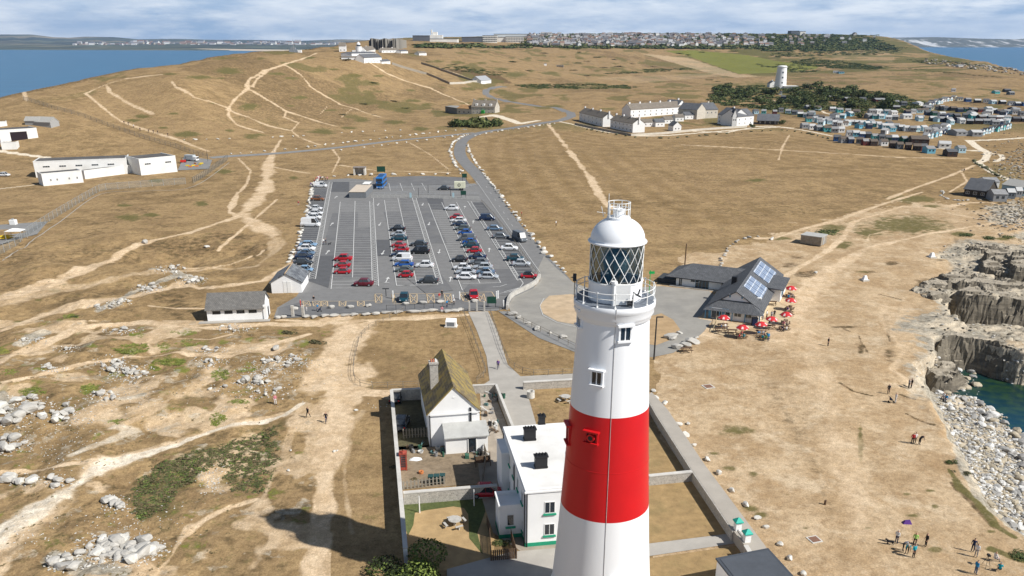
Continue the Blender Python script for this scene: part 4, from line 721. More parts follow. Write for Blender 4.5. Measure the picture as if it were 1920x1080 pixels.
CARS = [('van',600,352,'white',1,'white van parked at the top left corner of the car park beside the crowd'),('suv',595,377,'brown',1,'orange brown car parked alone in the left edge bays'),
 ('hatch',592,394.5,'white',1,'white car topmost of the white row along the left kerb stones'),('estate',591,403.5,'white',1,'second white car down the left kerb row above the white van'),('suv',588,412,'white',1,'white car directly above the big white panel van'),
 ('bigvan',581,426,'white',1,'big white panel van parked against the left kerb stones'),('estate',577,463.5,'lightblue',1,'light blue car topmost of the lower left group of parked cars'),('suv',574,471.5,'white',1,'white car between light blue and steel blue cars on the left'),
 ('saloon',573,479.5,'steel',1,'steel blue car fourth from the slate roofed shed in the left bays'),('suv',569,487.5,'navy',1,'navy blue car in the left bays above the black one'),('estate',567,497.5,'darkgrey',1,'dark grey car nearest above the slate roofed white shed'),('small',572,511,'lightblue',1,'pale blue small car half hidden behind the slate roofed shed'),
 ('suv',642.6,490.5,'red',-1,'red car furthest of the three red cars standing together'),('hatch',641,502.5,'red',-1,'middle red car of the three red cars standing together'),('hatch',641,515,'red',-1,'red car nearest the camera of the three red cars together'),
 ('suv',680.7,538,'darkred',-1,'dark maroon car alone at the lower end of the second bay column'),
 ('suv',745,434,'black',-1,'black car at the far top of the middle column of cars'),('hatch',746.7,443.5,'silver',-1,'silver blue car second in the middle column under the black one'),('estate',748,451.5,'teal',-1,'dark teal car just above the two red cars in the middle column'),
 ('hatch',747,464.5,'red',-1,'bright red car above another red car in the middle column'),('hatch',751.7,472.5,'red',-1,'lower red car of the pair in the middle column'),('saloon',749,482.5,'navy',-1,'navy car between a red car and the small white van'),
 ('van',754,491,'white',-1,'small white van with side windows in the middle column'),('estate',757,501,'blue',-1,'bright blue car under the small white van'),('saloon',758,511.5,'greygreen',-1,'dark grey car between the bright blue car and small red car'),
 ('small',760,521.5,'red',-1,'small red hatchback at the near end of the middle column'),('estate',785,462.5,'darkgrey',-1,'dark grey estate at the top of the pair beside the arrow lane'),('van',787,477.5,'black',-1,'black people carrier beside the white patterned strip'),
 ('suv',796,503.5,'white',-1,'white car with dark wheels right of the bright blue car'),('suv',803,533,'darkgrey',-1,'dark slate grey car alone near the bottom of the middle bays'),
 ('suv',846.7,395,'white',-1,'white car alone at the top of the right hand bays'),('hatch',855,411,'red',-1,'red car at the top of the long right hand column'),('estate',860,417.5,'white',-1,'white car squeezed below the red one in the right column'),('saloon',861.7,424.5,'navy',-1,'navy car third in the long right hand column'),
 ('estate',867.5,432.5,'greygreen',-1,'grey green car above the royal blue car in the right column'),('hatch',871.7,440.5,'blue',-1,'royal blue car above the grey camper van'),('van',876,453,'grey',-1,'grey camper van in the right hand column'),
 ('hatch',880,458.5,'blue',-1,'bright blue car partly hidden behind a dark car below the camper van'),('suv',883,465.5,'teal',-1,'dark teal car between the camper van and a red car'),('hatch',889,475,'red',-1,'red car in the lower half of the right hand column'),
 ('saloon',895,486.5,'navy',-1,'deep blue car just below the lower red one in the right column'),('hatch',861,492,'black',-1,'small black car left of the silver cars'),('estate',898.8,497,'grey',-1,'grey car first of the four grey cars in the right column'),
 ('hatch',866,507,'white',-1,'white car just below the small black car'),('estate',906,506,'silver',-1,'silver grey car second of the four grey cars in the right column'),('estate',873.4,515.5,'silver',-1,'pale silver estate between two white cars'),('saloon',910,515.5,'steel',-1,'steel grey car third of the four grey cars in the right column'),
 ('estate',874,525.5,'white',1,'white silver estate nearest the turning arrows'),('estate',915.6,524.5,'silver',1,'silver estate at the near end of the right hand column'),
 ('van',913,414.5,'navy',1,'navy people carrier at the top of the roadside bays'),('estate',927.5,433,'steel',1,'blue estate second in the roadside bays'),('estate',939,448,'grey',1,'grey estate third in the roadside bays'),('suv',955,470.5,'white',1,'white car with black windows in the roadside bays beside the road'),
 ('suv',966,490.5,'teal',1,'dark blue car upper of the pair near the road bend'),('suv',977.5,500.5,'silver',1,'silver car lower of the pair near the road bend'),('suv',832,357,'darkgrey',-1,'dark pickup style car towing the cream trailer in the upper lane')]
for kd, px, py, cl, ns, lb in CARS: place_car(kd, px, py, cl, ns, lb)
place_car('hatch', 992.5, 523, 'red', 1, 'red car with a black roof at the road bend', roof='black')
place_car('suv', 757, 566, 'teal', 0, 'dark teal car facing forward in the disabled bays', rz=R(-88))
place_car('suv', 888, 561, 'red', 0, 'red car facing forward in the disabled bays near the green board', rz=R(-85))
place_car('bigvan', 974, 453, 'grey', 0, 'grey motorhome driving down the road past the car park', rz=R(-62), group='vehicles on the move')
c0 = at(6, 331); place_car('suv', 0, 0, 'white', 1, 'white car at the left edge by the white range building', world=(c0.x, c0.y, c0.z), group='vehicles at the range')
# ------------------------------------------------------------ the red and white lighthouse
LX, LY = 8.30, 65.0
def rad(py, half_px):                 # radius whose outline shows half_px wide at row py
 z = zat(LY, py); zc = LY*cP+(H-z)*sP; return half_px*zc/F
red_p = mat('red_gloss_paint', (.56, .010, .014), .38, .05, .4, .05, dirt=(.46, .012, .016), dirt_amt=.5)
wht_t = mat('tower_white', (.82, .83, .84), .5, .025, .35, .05, dirt=(.72, .73, .73), dirt_amt=.3, stretch=(1, 1, .25))
t = empty('lighthouse', (LX, LY, 0), 0, 'tall white lighthouse with a broad red band and glazed lantern', 'lighthouse')
pr = [(0, rad(1080, 91.5)*1.22), (3.0, rad(1080, 91.5)*1.06), (zat(LY, 1080), rad(1080, 91.0)), (zat(LY, 1010), rad(1010, 86.0)), (zat(LY, 942), rad(942, 82.3)), (zat(LY, 860), rad(860, 78.0)), (zat(LY, 762), rad(762, 73.7)), (zat(LY, 680), rad(680, 70.2)), (zat(LY, 600), rad(600, 66.8))]
pz = [p[0] for p in pr]; prr = [p[1] for p in pr]
def tr(z): return float(np.interp(z, pz, prr))
zg = zat(LY, 558); rg = rad(558, 76.5); zr1 = zat(LY-tr(zat(LY, 762)), 785); zr0 = zat(LY-tr(zat(LY, 942)), 981.5); zc0 = zat(LY, 592)
def seg(z0, z1, nm, m, lab=None):
 zs = np.linspace(z0, z1, 10); b = MB(); b.lathe([(tr(z), z) for z in zs], 96); o = b.build(nm, m, t, smooth=True)
 if lab: o['label'] = lab
seg(0, zr0, 'tower_wall', wht_t, 'white lower tower wall'); seg(zr0, zr1, 'tower_wall', red_p, 'red painted band of the tower wall'); seg(zr1, zc0, 'tower_wall', wht_t, 'white upper tower wall')
b = MB(); rc = tr(zc0); b.lathe([(rc, zc0-.001), (rc+.10, zc0+.05), (rc+.10, zc0+.22), (rc+.16, zc0+.30), (rc+.30, zc0+.55), (rg-.10, zc0+.95), (rg, zc0+1.05), (rg, zg-.03), (rg-.04, zg)], 96); b.build('cornice', wht_t, t, smooth=True)
b = MB(); b.lathe([(rg-.04, zg), (rg-.1, zg+.05), (0.1, zg+.06)], 96); b.build('gallery_floor', mat('lead_deck', (.15, .17, .20), .6, .15, 1.5), t)
rl = rad(523, 50.3); zl0 = zat(LY, 523); zl1 = zat(LY, 452); rd = rad(452, 52.5)
b = MB(); b.lathe([(rl, zg+.05), (rl, zl0), (rl-.12, zl0+.02), (rl-.12, zl0-.3)], 72); b.build('lantern_base', wht_t, t, smooth=True).modifiers.new('e', 'EDGE_SPLIT').split_angle = R(40)
gm = bpy.data.materials.new('lantern_glass'); gm.use_nodes = True; n = gm.node_tree.nodes; l = gm.node_tree.links; n.remove(n['Principled BSDF']); tr_ = n.new('ShaderNodeBsdfTransparent'); tr_.inputs[0].default_value = (.42, .47, .48, 1); gl = n.new('ShaderNodeBsdfGlossy'); gl.inputs['Roughness'].default_value = .05; gl.inputs[0].default_value = (.7, .75, .8, 1); mxs = n.new('ShaderNodeMixShader'); mxs.inputs[0].default_value = .12; l.new(tr_.outputs[0], mxs.inputs[1]); l.new(gl.outputs[0], mxs.inputs[2]); l.new(mxs.outputs[0], n['Material Output'].inputs[0])
b = MB(); b.lathe([(rl-.10, zl0), (rl-.10, zl1)], 72); b.build('lantern_glass', gm, t, smooth=True)
b = MB(); nb = 16; hh = zl1-zl0
for k in range(nb):
 for sg in (-1, 1):
  pts = [((rl-.05)*math.cos(2*math.pi*k/nb+sg*R(47)*i/8), (rl-.05)*math.sin(2*math.pi*k/nb+sg*R(47)*i/8), zl0+hh*i/8) for i in range(9)]; b.path(pts, .032, 4)
b.build('glazing_bars', white_p, t)
b = MB(); b.ring(0, 0, zl0+.02, rl, .07, 48, 6); b.build('sill_ring', white_p, t)
b = MB(); b.lathe([(1.15, zg+.05), (1.15, zl0-.2), (.75, zl0), (.55, zl0+.5)], 24); b.build('lens_pedestal', mat('lamp_pedestal', (.05, .06, .06), .5, .1, 3), t)
b = MB(); b.lathe([(.5, zl0+.5), (.95, zl0+.8), (1.10, zl0+1.4), (.95, zl0+2.0), (.55, zl0+2.35), (.1, zl0+2.5)], 24); b.build('lens', mat('lens_glass', (.25, .33, .33), .1, .4, 4, spec=.9), t)
b = MB(); b.lathe([(rl-.15, zl0-.1), (.1, zl0-.1)], 48); b.lathe([(rl-.15, zl1-.04), (.1, zl1-.02)], 48); b.build('lantern_ceiling', mat('lantern_dark', (.03, .03, .03), .8, .2, 2), t)
zt = zat(LY, 408); hd = zt-zl1; b = MB(); rr = rad(452, 55.5); rb = rad(446, 51)
prof = [(rl-.02, zl1-.02), (rr-.02, zl1-.03), (rr, zl1+.06), (rr-.06, zl1+.12), (rb+.03, zl1+.14)]
for i in range(0, 15):
 a = i/14*R(74); prof.append((rb*math.cos(a)**.92, zl1+.16+(hd-.16)*math.sin(a)/math.sin(R(74))))
b.lathe(prof, 72); dome = b.build('dome', wht_t, t, smooth=True)
rcap = rad(407, 21.5); b = MB(); b.lathe([(.1, zt-.05), (rcap, zt-.07), (rcap+.03, zt+.03), (rcap, zt+.08), (.05, zt+.10)], 48); b.build('dome_cap', wht_t, t, smooth=False)
rv = rad(400, 10.5); zv = zat(LY, 391); b = MB(); b.lathe([(rv, zt+.08), (rv, zv-.12), (rv+.04, zv-.10), (rv+.04, zv), (.02, zv+.03)], 32); b.tube((0, 0, zv), (0, 0, zv+.3), .04); b.build('vent', wht_t, t)
b = MB(); zrt = zat(LY, 379)
for z in (zrt, (zrt+zt)/2+.12): b.ring(0, 0, z, rcap-.03, .03, 40, 6, a0=R(-150), a1=R(200))
for k in range(9): a = R(-150)+k*R(350)/8; b.tube(((rcap-.03)*math.cos(a), (rcap-.03)*math.sin(a), zt), ((rcap-.03)*math.cos(a), (rcap-.03)*math.sin(a), zrt), .035, n=6)
b.build('top_railing', white_p, t)
b = MB(); ax_ = -rcap+.05; b.tube((ax_, -.2, zt), (ax_, -.2, zat(LY, 382)), .06); b.tube((ax_, -.2, zat(LY, 382)), (ax_, -.2, zat(LY, 362)), .022); b.tube((ax_-.35, -.2, zt+.1), (ax_-.55, -.2, zt+.9), .025); b.tube((ax_-.2, -.3, zt+.4), (ax_-.9, -.3, zt+.5), .02); b.tube((ax_+.45, -.5, zt+.1), (ax_+.3, -.5, zt+1.0), .02); b.build('antenna', white_p, t)
b = MB(); b.ring(0, 0, zt-.55, rad(412, 38), .022, 40, 5, a0=R(-190), a1=R(10)); b.build('dome_rail', white_p, t)
b = MB(); zh = zg+.05
for fr in (1.0, .62): b.ring(0, 0, zg+1.12*fr, rg-.12, .030, 72, 6)
for k in range(14):
 a = R(-96)+2*math.pi*k/14; x, y = (rg-.12)*math.cos(a), (rg-.12)*math.sin(a); b.tube((x, y, zg), (x, y, zg+1.14), .045, n=8); b.tube((x, y, zg+.0), (x, y, zg+.14), .13, .06, n=8); b.tube((x, y, zg+1.12), (x, y, zg+1.22), .06, .03, n=8)
b.build('gallery_railing', white_p, t)
b = MB(); x, y = (rl+.25)*math.cos(R(-97)), (rl+.25)*math.sin(R(-97)); b.tube((x-.1, y, zg), (x-.1, y, zg+1.8), .14); b.tube((x-.1, y, zg+1.8), (x-.1, y, zg+2.0), .26, .26); b.box(x-.02, x+1.2, y-.05, y+.25, zg+.1, zg+1.7); b.build('equipment_locker', white_p, t)
b = MB(); x, y = (rg-.25)*math.cos(R(-72)), (rg-.25)*math.sin(R(-72)); b.tube((x, y, zg+.1), (x+.15, y, zg+1.3), .05); b.tube((x+.1, y, zg+1.2), (x+.7, y, zg+.9), .07); b.tube((x-.3, y+.1, zg+.35), (x+.1, y+.1, zg+.35), .2); b.tube((x+.5, y, zg+1.1), (x+.6, y, zg+1.5), .06); b.build('camera_bracket', metal_d, t)
b = MB(); a = R(-10); x, y = rg*math.cos(R(25)), rg*math.sin(R(25)); b.tube((x, y, zg), (x, y, zg+1.9), .03); b.box(x-.1, x+.35, y-.02, y+.02, zg+1.6, zg+1.8, mat('green_flag', (.01, .35, .08), .7)); b.build('mast', white_p, t)
b = MB(); x, y = rg*math.cos(R(168)), rg*math.sin(R(168)); b.tube((x, y, zg), (x, y, zg+1.5), .03); b.box(x-.14, x+.14, y-.1, y+.1, zg+1.2, zg+1.8); b.build('sensor_box', metal_d, t)
b = MB(); a = R(-90-4)
zs = np.linspace(3, zc0, 40); b.path([((tr(z)+.02)*math.cos(a), (tr(z)+.02)*math.sin(a), z) for z in zs], .022, 4); b.path([((rc+.11)*math.cos(a), (rc+.11)*math.sin(a), zc0), ((rg+.01)*math.cos(a), (rg+.01)*math.sin(a), zc0+1.1), ((rg+.01)*math.cos(a), (rg+.01)*math.sin(a), zg)], .022, 4)
b.build('lightning_conductor', mat('conductor', (.40, .39, .38), .6, .2, 3), t)
for z, mm in ((zat(LY-3.9, 892), red_p),):
 b = MB(); b.ring(0, 0, z, tr(z)+.0, .025, 72, 5); b.build('band_joint', mm, t)
def win_t(ang, pyc, hgt, wid, m, arch=False, lab='window'):
 """deep set tower window: hood, sill, reveal, panes"""
 z = pyc; r_ = tr(z); w_ = empty('x', (0, 0, 0)); bpy.data.objects.remove(w_)
 ca, sa = math.cos(ang), math.sin(ang)
 def Lc(x, y, zz): return (ca*y-sa*x, sa*y+ca*x, z+zz)        # x along the wall, y outwards
 def bx(b_, x0, x1, y0, y1, z0, z1, mm=None):
  b_.poly([Lc(x0,y0,z0), Lc(x1,y0,z0), Lc(x1,y1,z0), Lc(x0,y1,z0), Lc(x0,y0,z1), Lc(x1,y0,z1), Lc(x1,y1,z1), Lc(x0,y1,z1)], [(0,1,2,3), (7,6,5,4), (4,5,1,0), (5,6,2,1), (6,7,3,2), (7,4,0,3)], mm)
 b_ = MB(); hw = wid/2; hh_ = hgt/2; ro = r_+.10
 bx(b_, -hw-.16, -hw, r_-.5, ro, -hh_, hh_); bx(b_, hw, hw+.16, r_-.5, ro, -hh_, hh_); bx(b_, -hw-.28, hw+.28, r_-.5, ro+.22, hh_, hh_+.16); bx(b_, -hw-.24, hw+.24, r_-.5, ro+.18, -hh_-.14, -hh_)
 bx(b_, -.04, .04, r_+.0, ro-.03, -hh_, hh_)
 o = b_.build(lab, m, t)
 p = MB(); bx(p, -hw, hw, r_-.2, r_+.03, -hh_, hh_); p.build('pane', glass_d if m is not red_p else mat('dark_red_void', (.05, .004, .005), .6), o)
 return o
def ang_of(px, z): # angle on the tower whose front point shows at column px
 best = None
 for d in range(-180, 0, 2):
  x = LX+tr(z)*math.cos(R(d)); y = LY+tr(z)*math.sin(R(d)); q = float(proj(np.array(x), np.array(y), np.array(z))[0])
  if best is None or abs(q-px) < best[0]: best = (abs(q-px), R(d))
 return best[1]
for px, py, hg, wd, mm in ((1172, 627, 1.15, .8, wht_t), (1118, 711, 1.15, .8, wht_t), (1087, 612, 1.3, .8, wht_t), (1161, 1078, 1.1, .85, wht_t)):
 z = zat(LY-3.1, py); win_t(ang_of(px, z), z, hg, wd, mm)
z = zat(LY-3.6, 826); a = ang_of(1110, z); win_t(a, z, .9, .85, red_p); b = MB(); r_ = tr(z); b.tube((r_*math.cos(a), r_*math.sin(a), z), ((r_+.28)*math.cos(a), (r_+.28)*math.sin(a), z), .34, n=24); b.build('fog_horn', red_p, t); b = MB(); b.tube(((r_+.25)*math.cos(a), (r_+.25)*math.sin(a), z), ((r_+.30)*math.cos(a), (r_+.30)*math.sin(a), z), .2, n=20); b.build('horn_opening', black_, t)
z = zat(LY-2, 826); win_t(R(-172), z, 1.6, .8, red_p)
# ------------------------------------------------------------ fitted frames for buildings
class Fr:
 """local frame: origin at the near left corner, x along the near side, y away, z up"""
 def __init__(s, A, B, D, z=0.0): s.o = Vector((A[0], A[1], z)); d = Vector((B[0]-A[0], B[1]-A[1])); s.W = d.length; s.rz = math.atan2(d.y, d.x); s.D = D
def fit(base, top_py, Bp, Cp=None, D=None, z=0.0):
 A = flat(base[0], base[1], z); h = zat(A[1], top_py)-z; B = flat(Bp[0], Bp[1], z+h)
 if Cp: c_ = flat(Cp[0], Cp[1], z+h); n_ = Vector((-(B[1]-A[1]), B[0]-A[0])).normalized(); D = abs((c_[0]-A[0])*n_.x+(c_[1]-A[1])*n_.y)
 f = Fr(A, B, D, z); f.h = h; return f
def world_root(name, f, label, cat, group=None): return empty(name, f.o, f.rz, label, cat, group)
def rect_win(par, f, side, u, z, w_, h_, frame=None, pane=None, name='window', bars=1, sill=None, proud=.05):
 """a window on side S,N,E,W of frame f; u metres from the left end seen from outside"""
 W, D = f.W, f.D; frame = frame or white_p; pane = pane or glass_d
 def Lc(x, y, zz):
  if side == 'S': return (x, -y, zz)
  if side == 'E': return (W+y, x, zz)
  if side == 'N': return (W-x, D+y, zz)
  return (-y, D-x, zz)
 def bx(b_, x0, x1, y0, y1, z0, z1):
  b_.poly([Lc(x0,y0,z0), Lc(x1,y0,z0), Lc(x1,y1,z0), Lc(x0,y1,z0), Lc(x0,y0,z1), Lc(x1,y0,z1), Lc(x1,y1,z1), Lc(x0,y1,z1)], [(0,1,2,3), (7,6,5,4), (4,5,1,0), (5,6,2,1), (6,7,3,2), (7,4,0,3)])
 b_ = MB(); x0, x1 = u-w_/2, u+w_/2; fw = min(.07, w_*.12)
 bx(b_, x0, x0+fw, -.02, proud, z, z+h_); bx(b_, x1-fw, x1, -.02, proud, z, z+h_); bx(b_, x0, x1, -.02, proud, z+h_-fw, z+h_+.001); bx(b_, x0, x1, -.02, proud, z-.001, z+fw)
 for k in range(bars): xx = x0+(k+1)*w_/(bars+1); bx(b_, xx-fw*.4, xx+fw*.4, -.02, proud*.9, z+fw, z+h_-fw)
 o = b_.build(name, frame, par); p = MB(); bx(p, x0+fw*.5, x1-fw*.5, -.03, proud*.5, z+fw*.5, z+h_-fw*.5); p.build('pane', pane, o)
 if sill: s_ = MB(); bx(s_, x0-.12, x1+.12, -.02, .16, z-.22, z-.04); s_.build('sill', sill, o)
 return o
def gable(par, f, he, hr, wallm, roofm, axis='x', over=.25, thick=.16, x0=0, x1=None, y0=0, y1=None, wname='wall', rname='roof', curve=0, hip=0):
 x1 = f.W if x1 is None else x1; y1 = f.D if y1 is None else y1; w_ = MB(); r_ = MB()
 if axis == 'x':
  ym = (y0+y1)/2; w_.extr([(y0, 0), (y1, 0), (y1, he), (ym, hr), (y0, he)], x0, x1); w_.f = [q for q in w_.f]
  sl_ = (hr-he)/(ym-y0); e = over
  prof = [(y0-e, he-sl_*e+.02), (ym, hr+.02), (y1+e, he-sl_*e+.02), (y1+e, he-sl_*e+.02+thick), (ym, hr+.02+thick*1.15), (y0-e, he-sl_*e+.02+thick)]
  r_.extr(prof, x0-over*.6, x1+over*.6)
 else:
  xm = (x0+x1)/2; w_.extr([(x0, 0), (x1, 0), (x1, he), (xm, hr), (x0, he)], y0, y1, axis='y'); sl_ = (hr-he)/(xm-x0); e = over
  prof = [(x0-e, he-sl_*e+.02), (xm, hr+.02), (x1+e, he-sl_*e+.02), (x1+e, he-sl_*e+.02+thick), (xm, hr+.02+thick*1.15), (x0-e, he-sl_*e+.02+thick)]
  r_.extr(prof, y0-over*.6, y1+over*.6, axis='y')
 return w_.build(wname, wallm, par), r_.build(rname, roofm, par)
def fixn(o):
 bm = bmesh.new(); bm.from_mesh(o.data); bmesh.ops.recalc_face_normals(bm, faces=bm.faces); bm.to_mesh(o.data); bm.free(); return o
slate = tile_mat('slate_xy', (.10, .108, .118), (.17, .175, .185), (.05, .05, .055), .25, .35, 'XY'); slate_l = tile_mat('slate_pale', (.17, .18, .19), (.25, .26, .27), (.09, .09, .1), .25, .35, 'XY')
slate_yx = tile_mat('slate_yx', (.095, .105, .12), (.17, .185, .21), (.05, .05, .055), .28, .4, 'YX', moss=(.30, .32, .33), moss_amt=.35)
stone_roof = tile_mat('stone_tiles', (.17, .13, .075), (.24, .19, .11), (.07, .055, .035), .32, .5, 'YX', moss=(.34, .25, .06), moss_amt=.75)
rubble = stone_mat('rubble_wall', (.30, .28, .25), (.46, .43, .38), (.52, .49, .44), 5.0); rubble_d = stone_mat('rubble_brown', (.22, .19, .15), (.36, .32, .26), (.30, .27, .22), 4.0)
green_t = mat('green_trim', (.02, .30, .17), .6, .08, 2); lead = mat('flat_felt', (.75, .74, .71), .8, .08, .5, dirt=(.50, .48, .44), dirt_amt=.6)
A = flat(985, 1026); h = zat(A[1], 921); sd_ = Vector((-.157, .988)); fr_ = Vector((.988, .157)); Wk = 9.2; B = (A[0]+fr_.x*Wk, A[1]+fr_.y*Wk); Cc = flat(941.7, 802, h); Dk = (Cc[0]-A[0])*sd_.x+(Cc[1]-A[1])*sd_.y
f = Fr(A, B, Dk); t = world_root('keepers_house', f, 'white flat roofed house with black chimneys beside the tower', 'house')
b = MB(); b.box(0, Wk, 0, Dk, .5, h-.28); b.build('wall', white_w, t); b = MB(); b.box(-.04, Wk+.04, -.04, Dk+.04, 0, .5); b.build('plinth', green_t, t)
b = MB(); b.box(-.12, Wk+.12, -.12, Dk+.12, h-.28, h-.10); b.box(-.05, Wk+.05, -.05, .30, h-.10, h+.12); b.box(-.05, Wk+.05, Dk-.30, Dk+.05, h-.10, h+.12); b.box(-.05, .30, .30, Dk-.30, h-.10, h+.12); b.box(Wk-.3, Wk+.05, .30, Dk-.30, h-.10, h+.12); b.build('parapet', white_w, t)
b = MB(); b.box(.30, Wk-.3, .3, Dk-.3, h-.10, h-.04); b.build('roof', lead, t)
def chim(fx, fy, w_, d, z0, z1, pots, par, m=black_, cap=None):
 b = MB(); b.box(fx-w_/2, fx+w_/2, fy-d/2, fy+d/2, z0, z1); b.box(fx-w_/2-.1, fx+w_/2+.1, fy-d/2-.1, fy+d/2+.1, z1, z1+.14); b.box(fx-w_/2-.06, fx+w_/2+.06, fy-d/2-.06, fy+d/2+.06, z0+.12, z0+.25); o = b.build('chimney', m, par)
 for k in range(pots): q = MB(); xx = fx+(k-(pots-1)/2)*w_/max(pots, 1); q.tube((xx, fy, z1+.13), (xx, fy, z1+.42), .13, .10, n=10); q.build('chimney_pot', cap or m, o)
 return o
def loc_of(px, py, z, f):
 x, y = flat(px, py, z); d = Vector((x-f.o.x, y-f.o.y)); c_, s_ = math.cos(-f.rz), math.sin(-f.rz); return d.x*c_-d.y*s_, d.x*s_+d.y*c_
for px, py in ((994, 826), (1015, 878)):
 x, y = loc_of(px, py, h, f); chim(x, y+.3, 1.35, .75, h-.06, h+1.35, 4, t)
x, y = loc_of(1016, 797, h, f); chim(x, y+.2, .75, .7, h-.06, h+1.1, 2, t)
for u, z, hh_ in ((2.6, 1.3, 1.4), (2.6, 4.0, 1.4), (6.8, 1.3, 1.4), (6.8, 4.0, 1.4)): rect_win(t, f, 'S', u, z, 1.15, hh_, sill=green_t)
for i in range(5): rect_win(t, f, 'W', 2.0+i*(Dk-4)/4, h-2.5, .9, 1.3, sill=green_t)
for i in range(5): rect_win(t, f, 'W', 2.0+i*(Dk-4)/4, 1.0, .9, 1.3, sill=green_t)
b = MB()
for v in (.3, Dk*.45, Dk-.4): b.tube((-.08, v, 0), (-.08, v, h-.3), .06, n=6, m=metal_d)
b.tube((.15, -.08, 0), (.15, -.08, h-.3), .06, n=6, m=metal_d); b.build('drainpipe', metal_d, t)
ax0, ay0 = loc_of(933, 905, zat(flat(940, 985)[1], 903), f)
hp = h*.56; b = MB(); b.box(-2.5, 0, Dk*.13, Dk*.13+3.0, .5, hp); b.box(-2.6, .0, Dk*.13-.1, Dk*.13+.2, hp, hp+.35); b.box(-2.6, 0, Dk*.13+2.8, Dk*.13+3.1, hp, hp+.35); b.box(-2.6, -2.3, Dk*.13+.2, Dk*.13+2.8, hp, hp+.35); b.build('porch', white_w, t)
b = MB(); b.box(-2.54, 0, Dk*.13-.04, Dk*.13+3.04, 0, .5); b.build('plinth', green_t, t); fp = Fr((0, 0), (2.5, 0), 3.0); pr_ = empty('tmp', (0, 0, 0)); bpy.data.objects.remove(pr_)
class _S: pass
f2 = _S(); f2.W = 0; f2.D = 0
b = MB(); yy = Dk*.13-.05; b.box(-1.7, -.9, yy-.02, yy+.05, 1.6, 3.0); o = b.build('window', white_p, t); b = MB(); b.box(-1.62, -.98, yy-.05, yy, 1.68, 2.92); b.build('pane', glass_d, o); b = MB(); b.box(-1.85, -.75, yy-.15, yy, 1.3, 1.5); b.build('sill', green_t, o)
b = MB(); b.box(-.9, 0, Dk-4.5, Dk-.5, 0, h-1.2); b.build('annexe', white_w, t)
fc = fit((806, 838), 776, (899, 769), (786, 702)); A = fc.o; hr = zat(A.y+1.0, 724.5); t = world_root('stone_roof_cottage', fc, 'white gabled cottage with a mossy stone tiled roof', 'cottage')
w_, r_ = gable(t, fc, fc.h, hr, white_w, stone_roof, 'y', .3, .2); fixn(w_); fixn(r_)
b = MB(); b.box(-.03, fc.W+.03, -.34, -.25, fc.h-.1, fc.h); b.build('kneeler', white_w, t)
x, y = 1.4, fc.D*.42; b = MB(); b.box(x-.55, x+.55, y-.6, y+.6, fc.h, hr+1.3); b.box(x-.65, x+.65, y-.7, y+.7, hr+1.3, hr+1.5); o = b.build('chimney', rubble, t)
for k in (-1, 0, 1): b = MB(); b.tube((x+k*.3, y, hr+1.5), (x+k*.3, y, hr+1.9), .13, .11, n=10); b.build('chimney_pot', mat('clay_pot', (.45, .16, .09), .8) if k < 1 else white_p, o)
b = MB(); b.box(fc.W*.80, fc.W*.84, -.12, 0, 2.0, fc.h+.5); b.build('waste_pipe', metal_d, t); b = MB(); b.tube((.15, -.08, 0), (.15, -.08, fc.h), .06, n=6); b.build('drainpipe', metal_d, t)
b = MB(); b.ring(fc.W*.47, -.03, fc.h*.0+hr-1.5, .01, .01, 8, 4); b.tube((fc.W*.5-.15, -.05, hr-1.4), (fc.W*.5+.15, -.05, hr-1.4), .04, n=6); b.build('gable_hook', white_p, t)
W_, D_ = fc.W, fc.D
lx0 = W_*.28; b = MB(); b.extr([(-2.6, 0), (0, 0), (0, 3.2), (-2.6, 2.35)], lx0, W_+.7); fixn(b.build('lean_to', white_w, t)); b = MB(); b.extr([(-2.9, 2.32), (.0, 3.24), (.0, 3.38), (-2.9, 2.46)], lx0-.15, W_+.85); fixn(b.build('lean_to_roof', mat('pale_felt', (.42, .42, .40), .9, .12, 1.0), t))
b = MB(); b.box(lx0+3.0, lx0+4.0, -2.66, -2.6, 0, 2.1); o = b.build('door', glass_d, t); b = MB(); b.box(lx0+2.9, lx0+3.0, -2.7, -2.6, 0, 2.2); b.box(lx0+4.0, lx0+4.1, -2.7, -2.6, 0, 2.2); b.box(lx0+2.9, lx0+4.1, -2.7, -2.6, 2.1, 2.22); b.build('door_frame', white_p, o)
f3 = Fr((0, 0), (W_, 0), D_); rect_win(t, fc, 'E', D_*.3, 1.0, 1.0, 1.2); rect_win(t, fc, 'E', D_*.7, 1.0, 1.0, 1.2)
# ------------------------------------------------------------ walls and paving round the compound
def wall(name, pts, h, th, m, label, cap=None, z=0.0, group=None, zb=None):
 w_ = [flat(p[0], p[1], z) for p in pts]; o = empty(name, (w_[0][0], w_[0][1], z), 0, label, 'wall', group); b = MB(); c_ = MB()
 for a, q in zip(w_, w_[1:]):
  d = Vector((q[0]-a[0], q[1]-a[1])); n_ = Vector((-d.y, d.x)).normalized()*th/2; P4 = [(a[0]-n_.x-w_[0][0], a[1]-n_.y-w_[0][1]), (q[0]-n_.x-w_[0][0], q[1]-n_.y-w_[0][1]), (q[0]+n_.x-w_[0][0], q[1]+n_.y-w_[0][1]), (a[0]+n_.x-w_[0][0], a[1]+n_.y-w_[0][1])]
  b.prism(P4, 0, h); n2 = n_*1.25; P5 = [(a[0]-n2.x-w_[0][0], a[1]-n2.y-w_[0][1]), (q[0]-n2.x-w_[0][0], q[1]-n2.y-w_[0][1]), (q[0]+n2.x-w_[0][0], q[1]+n2.y-w_[0][1]), (a[0]+n2.x-w_[0][0], a[1]+n2.y-w_[0][1])]; c_.prism(P5, h, h+.12)
 b.build('wall_body', m, o)
 if cap: c_.build('coping', cap, o)
 return o
hw_ = 2.0
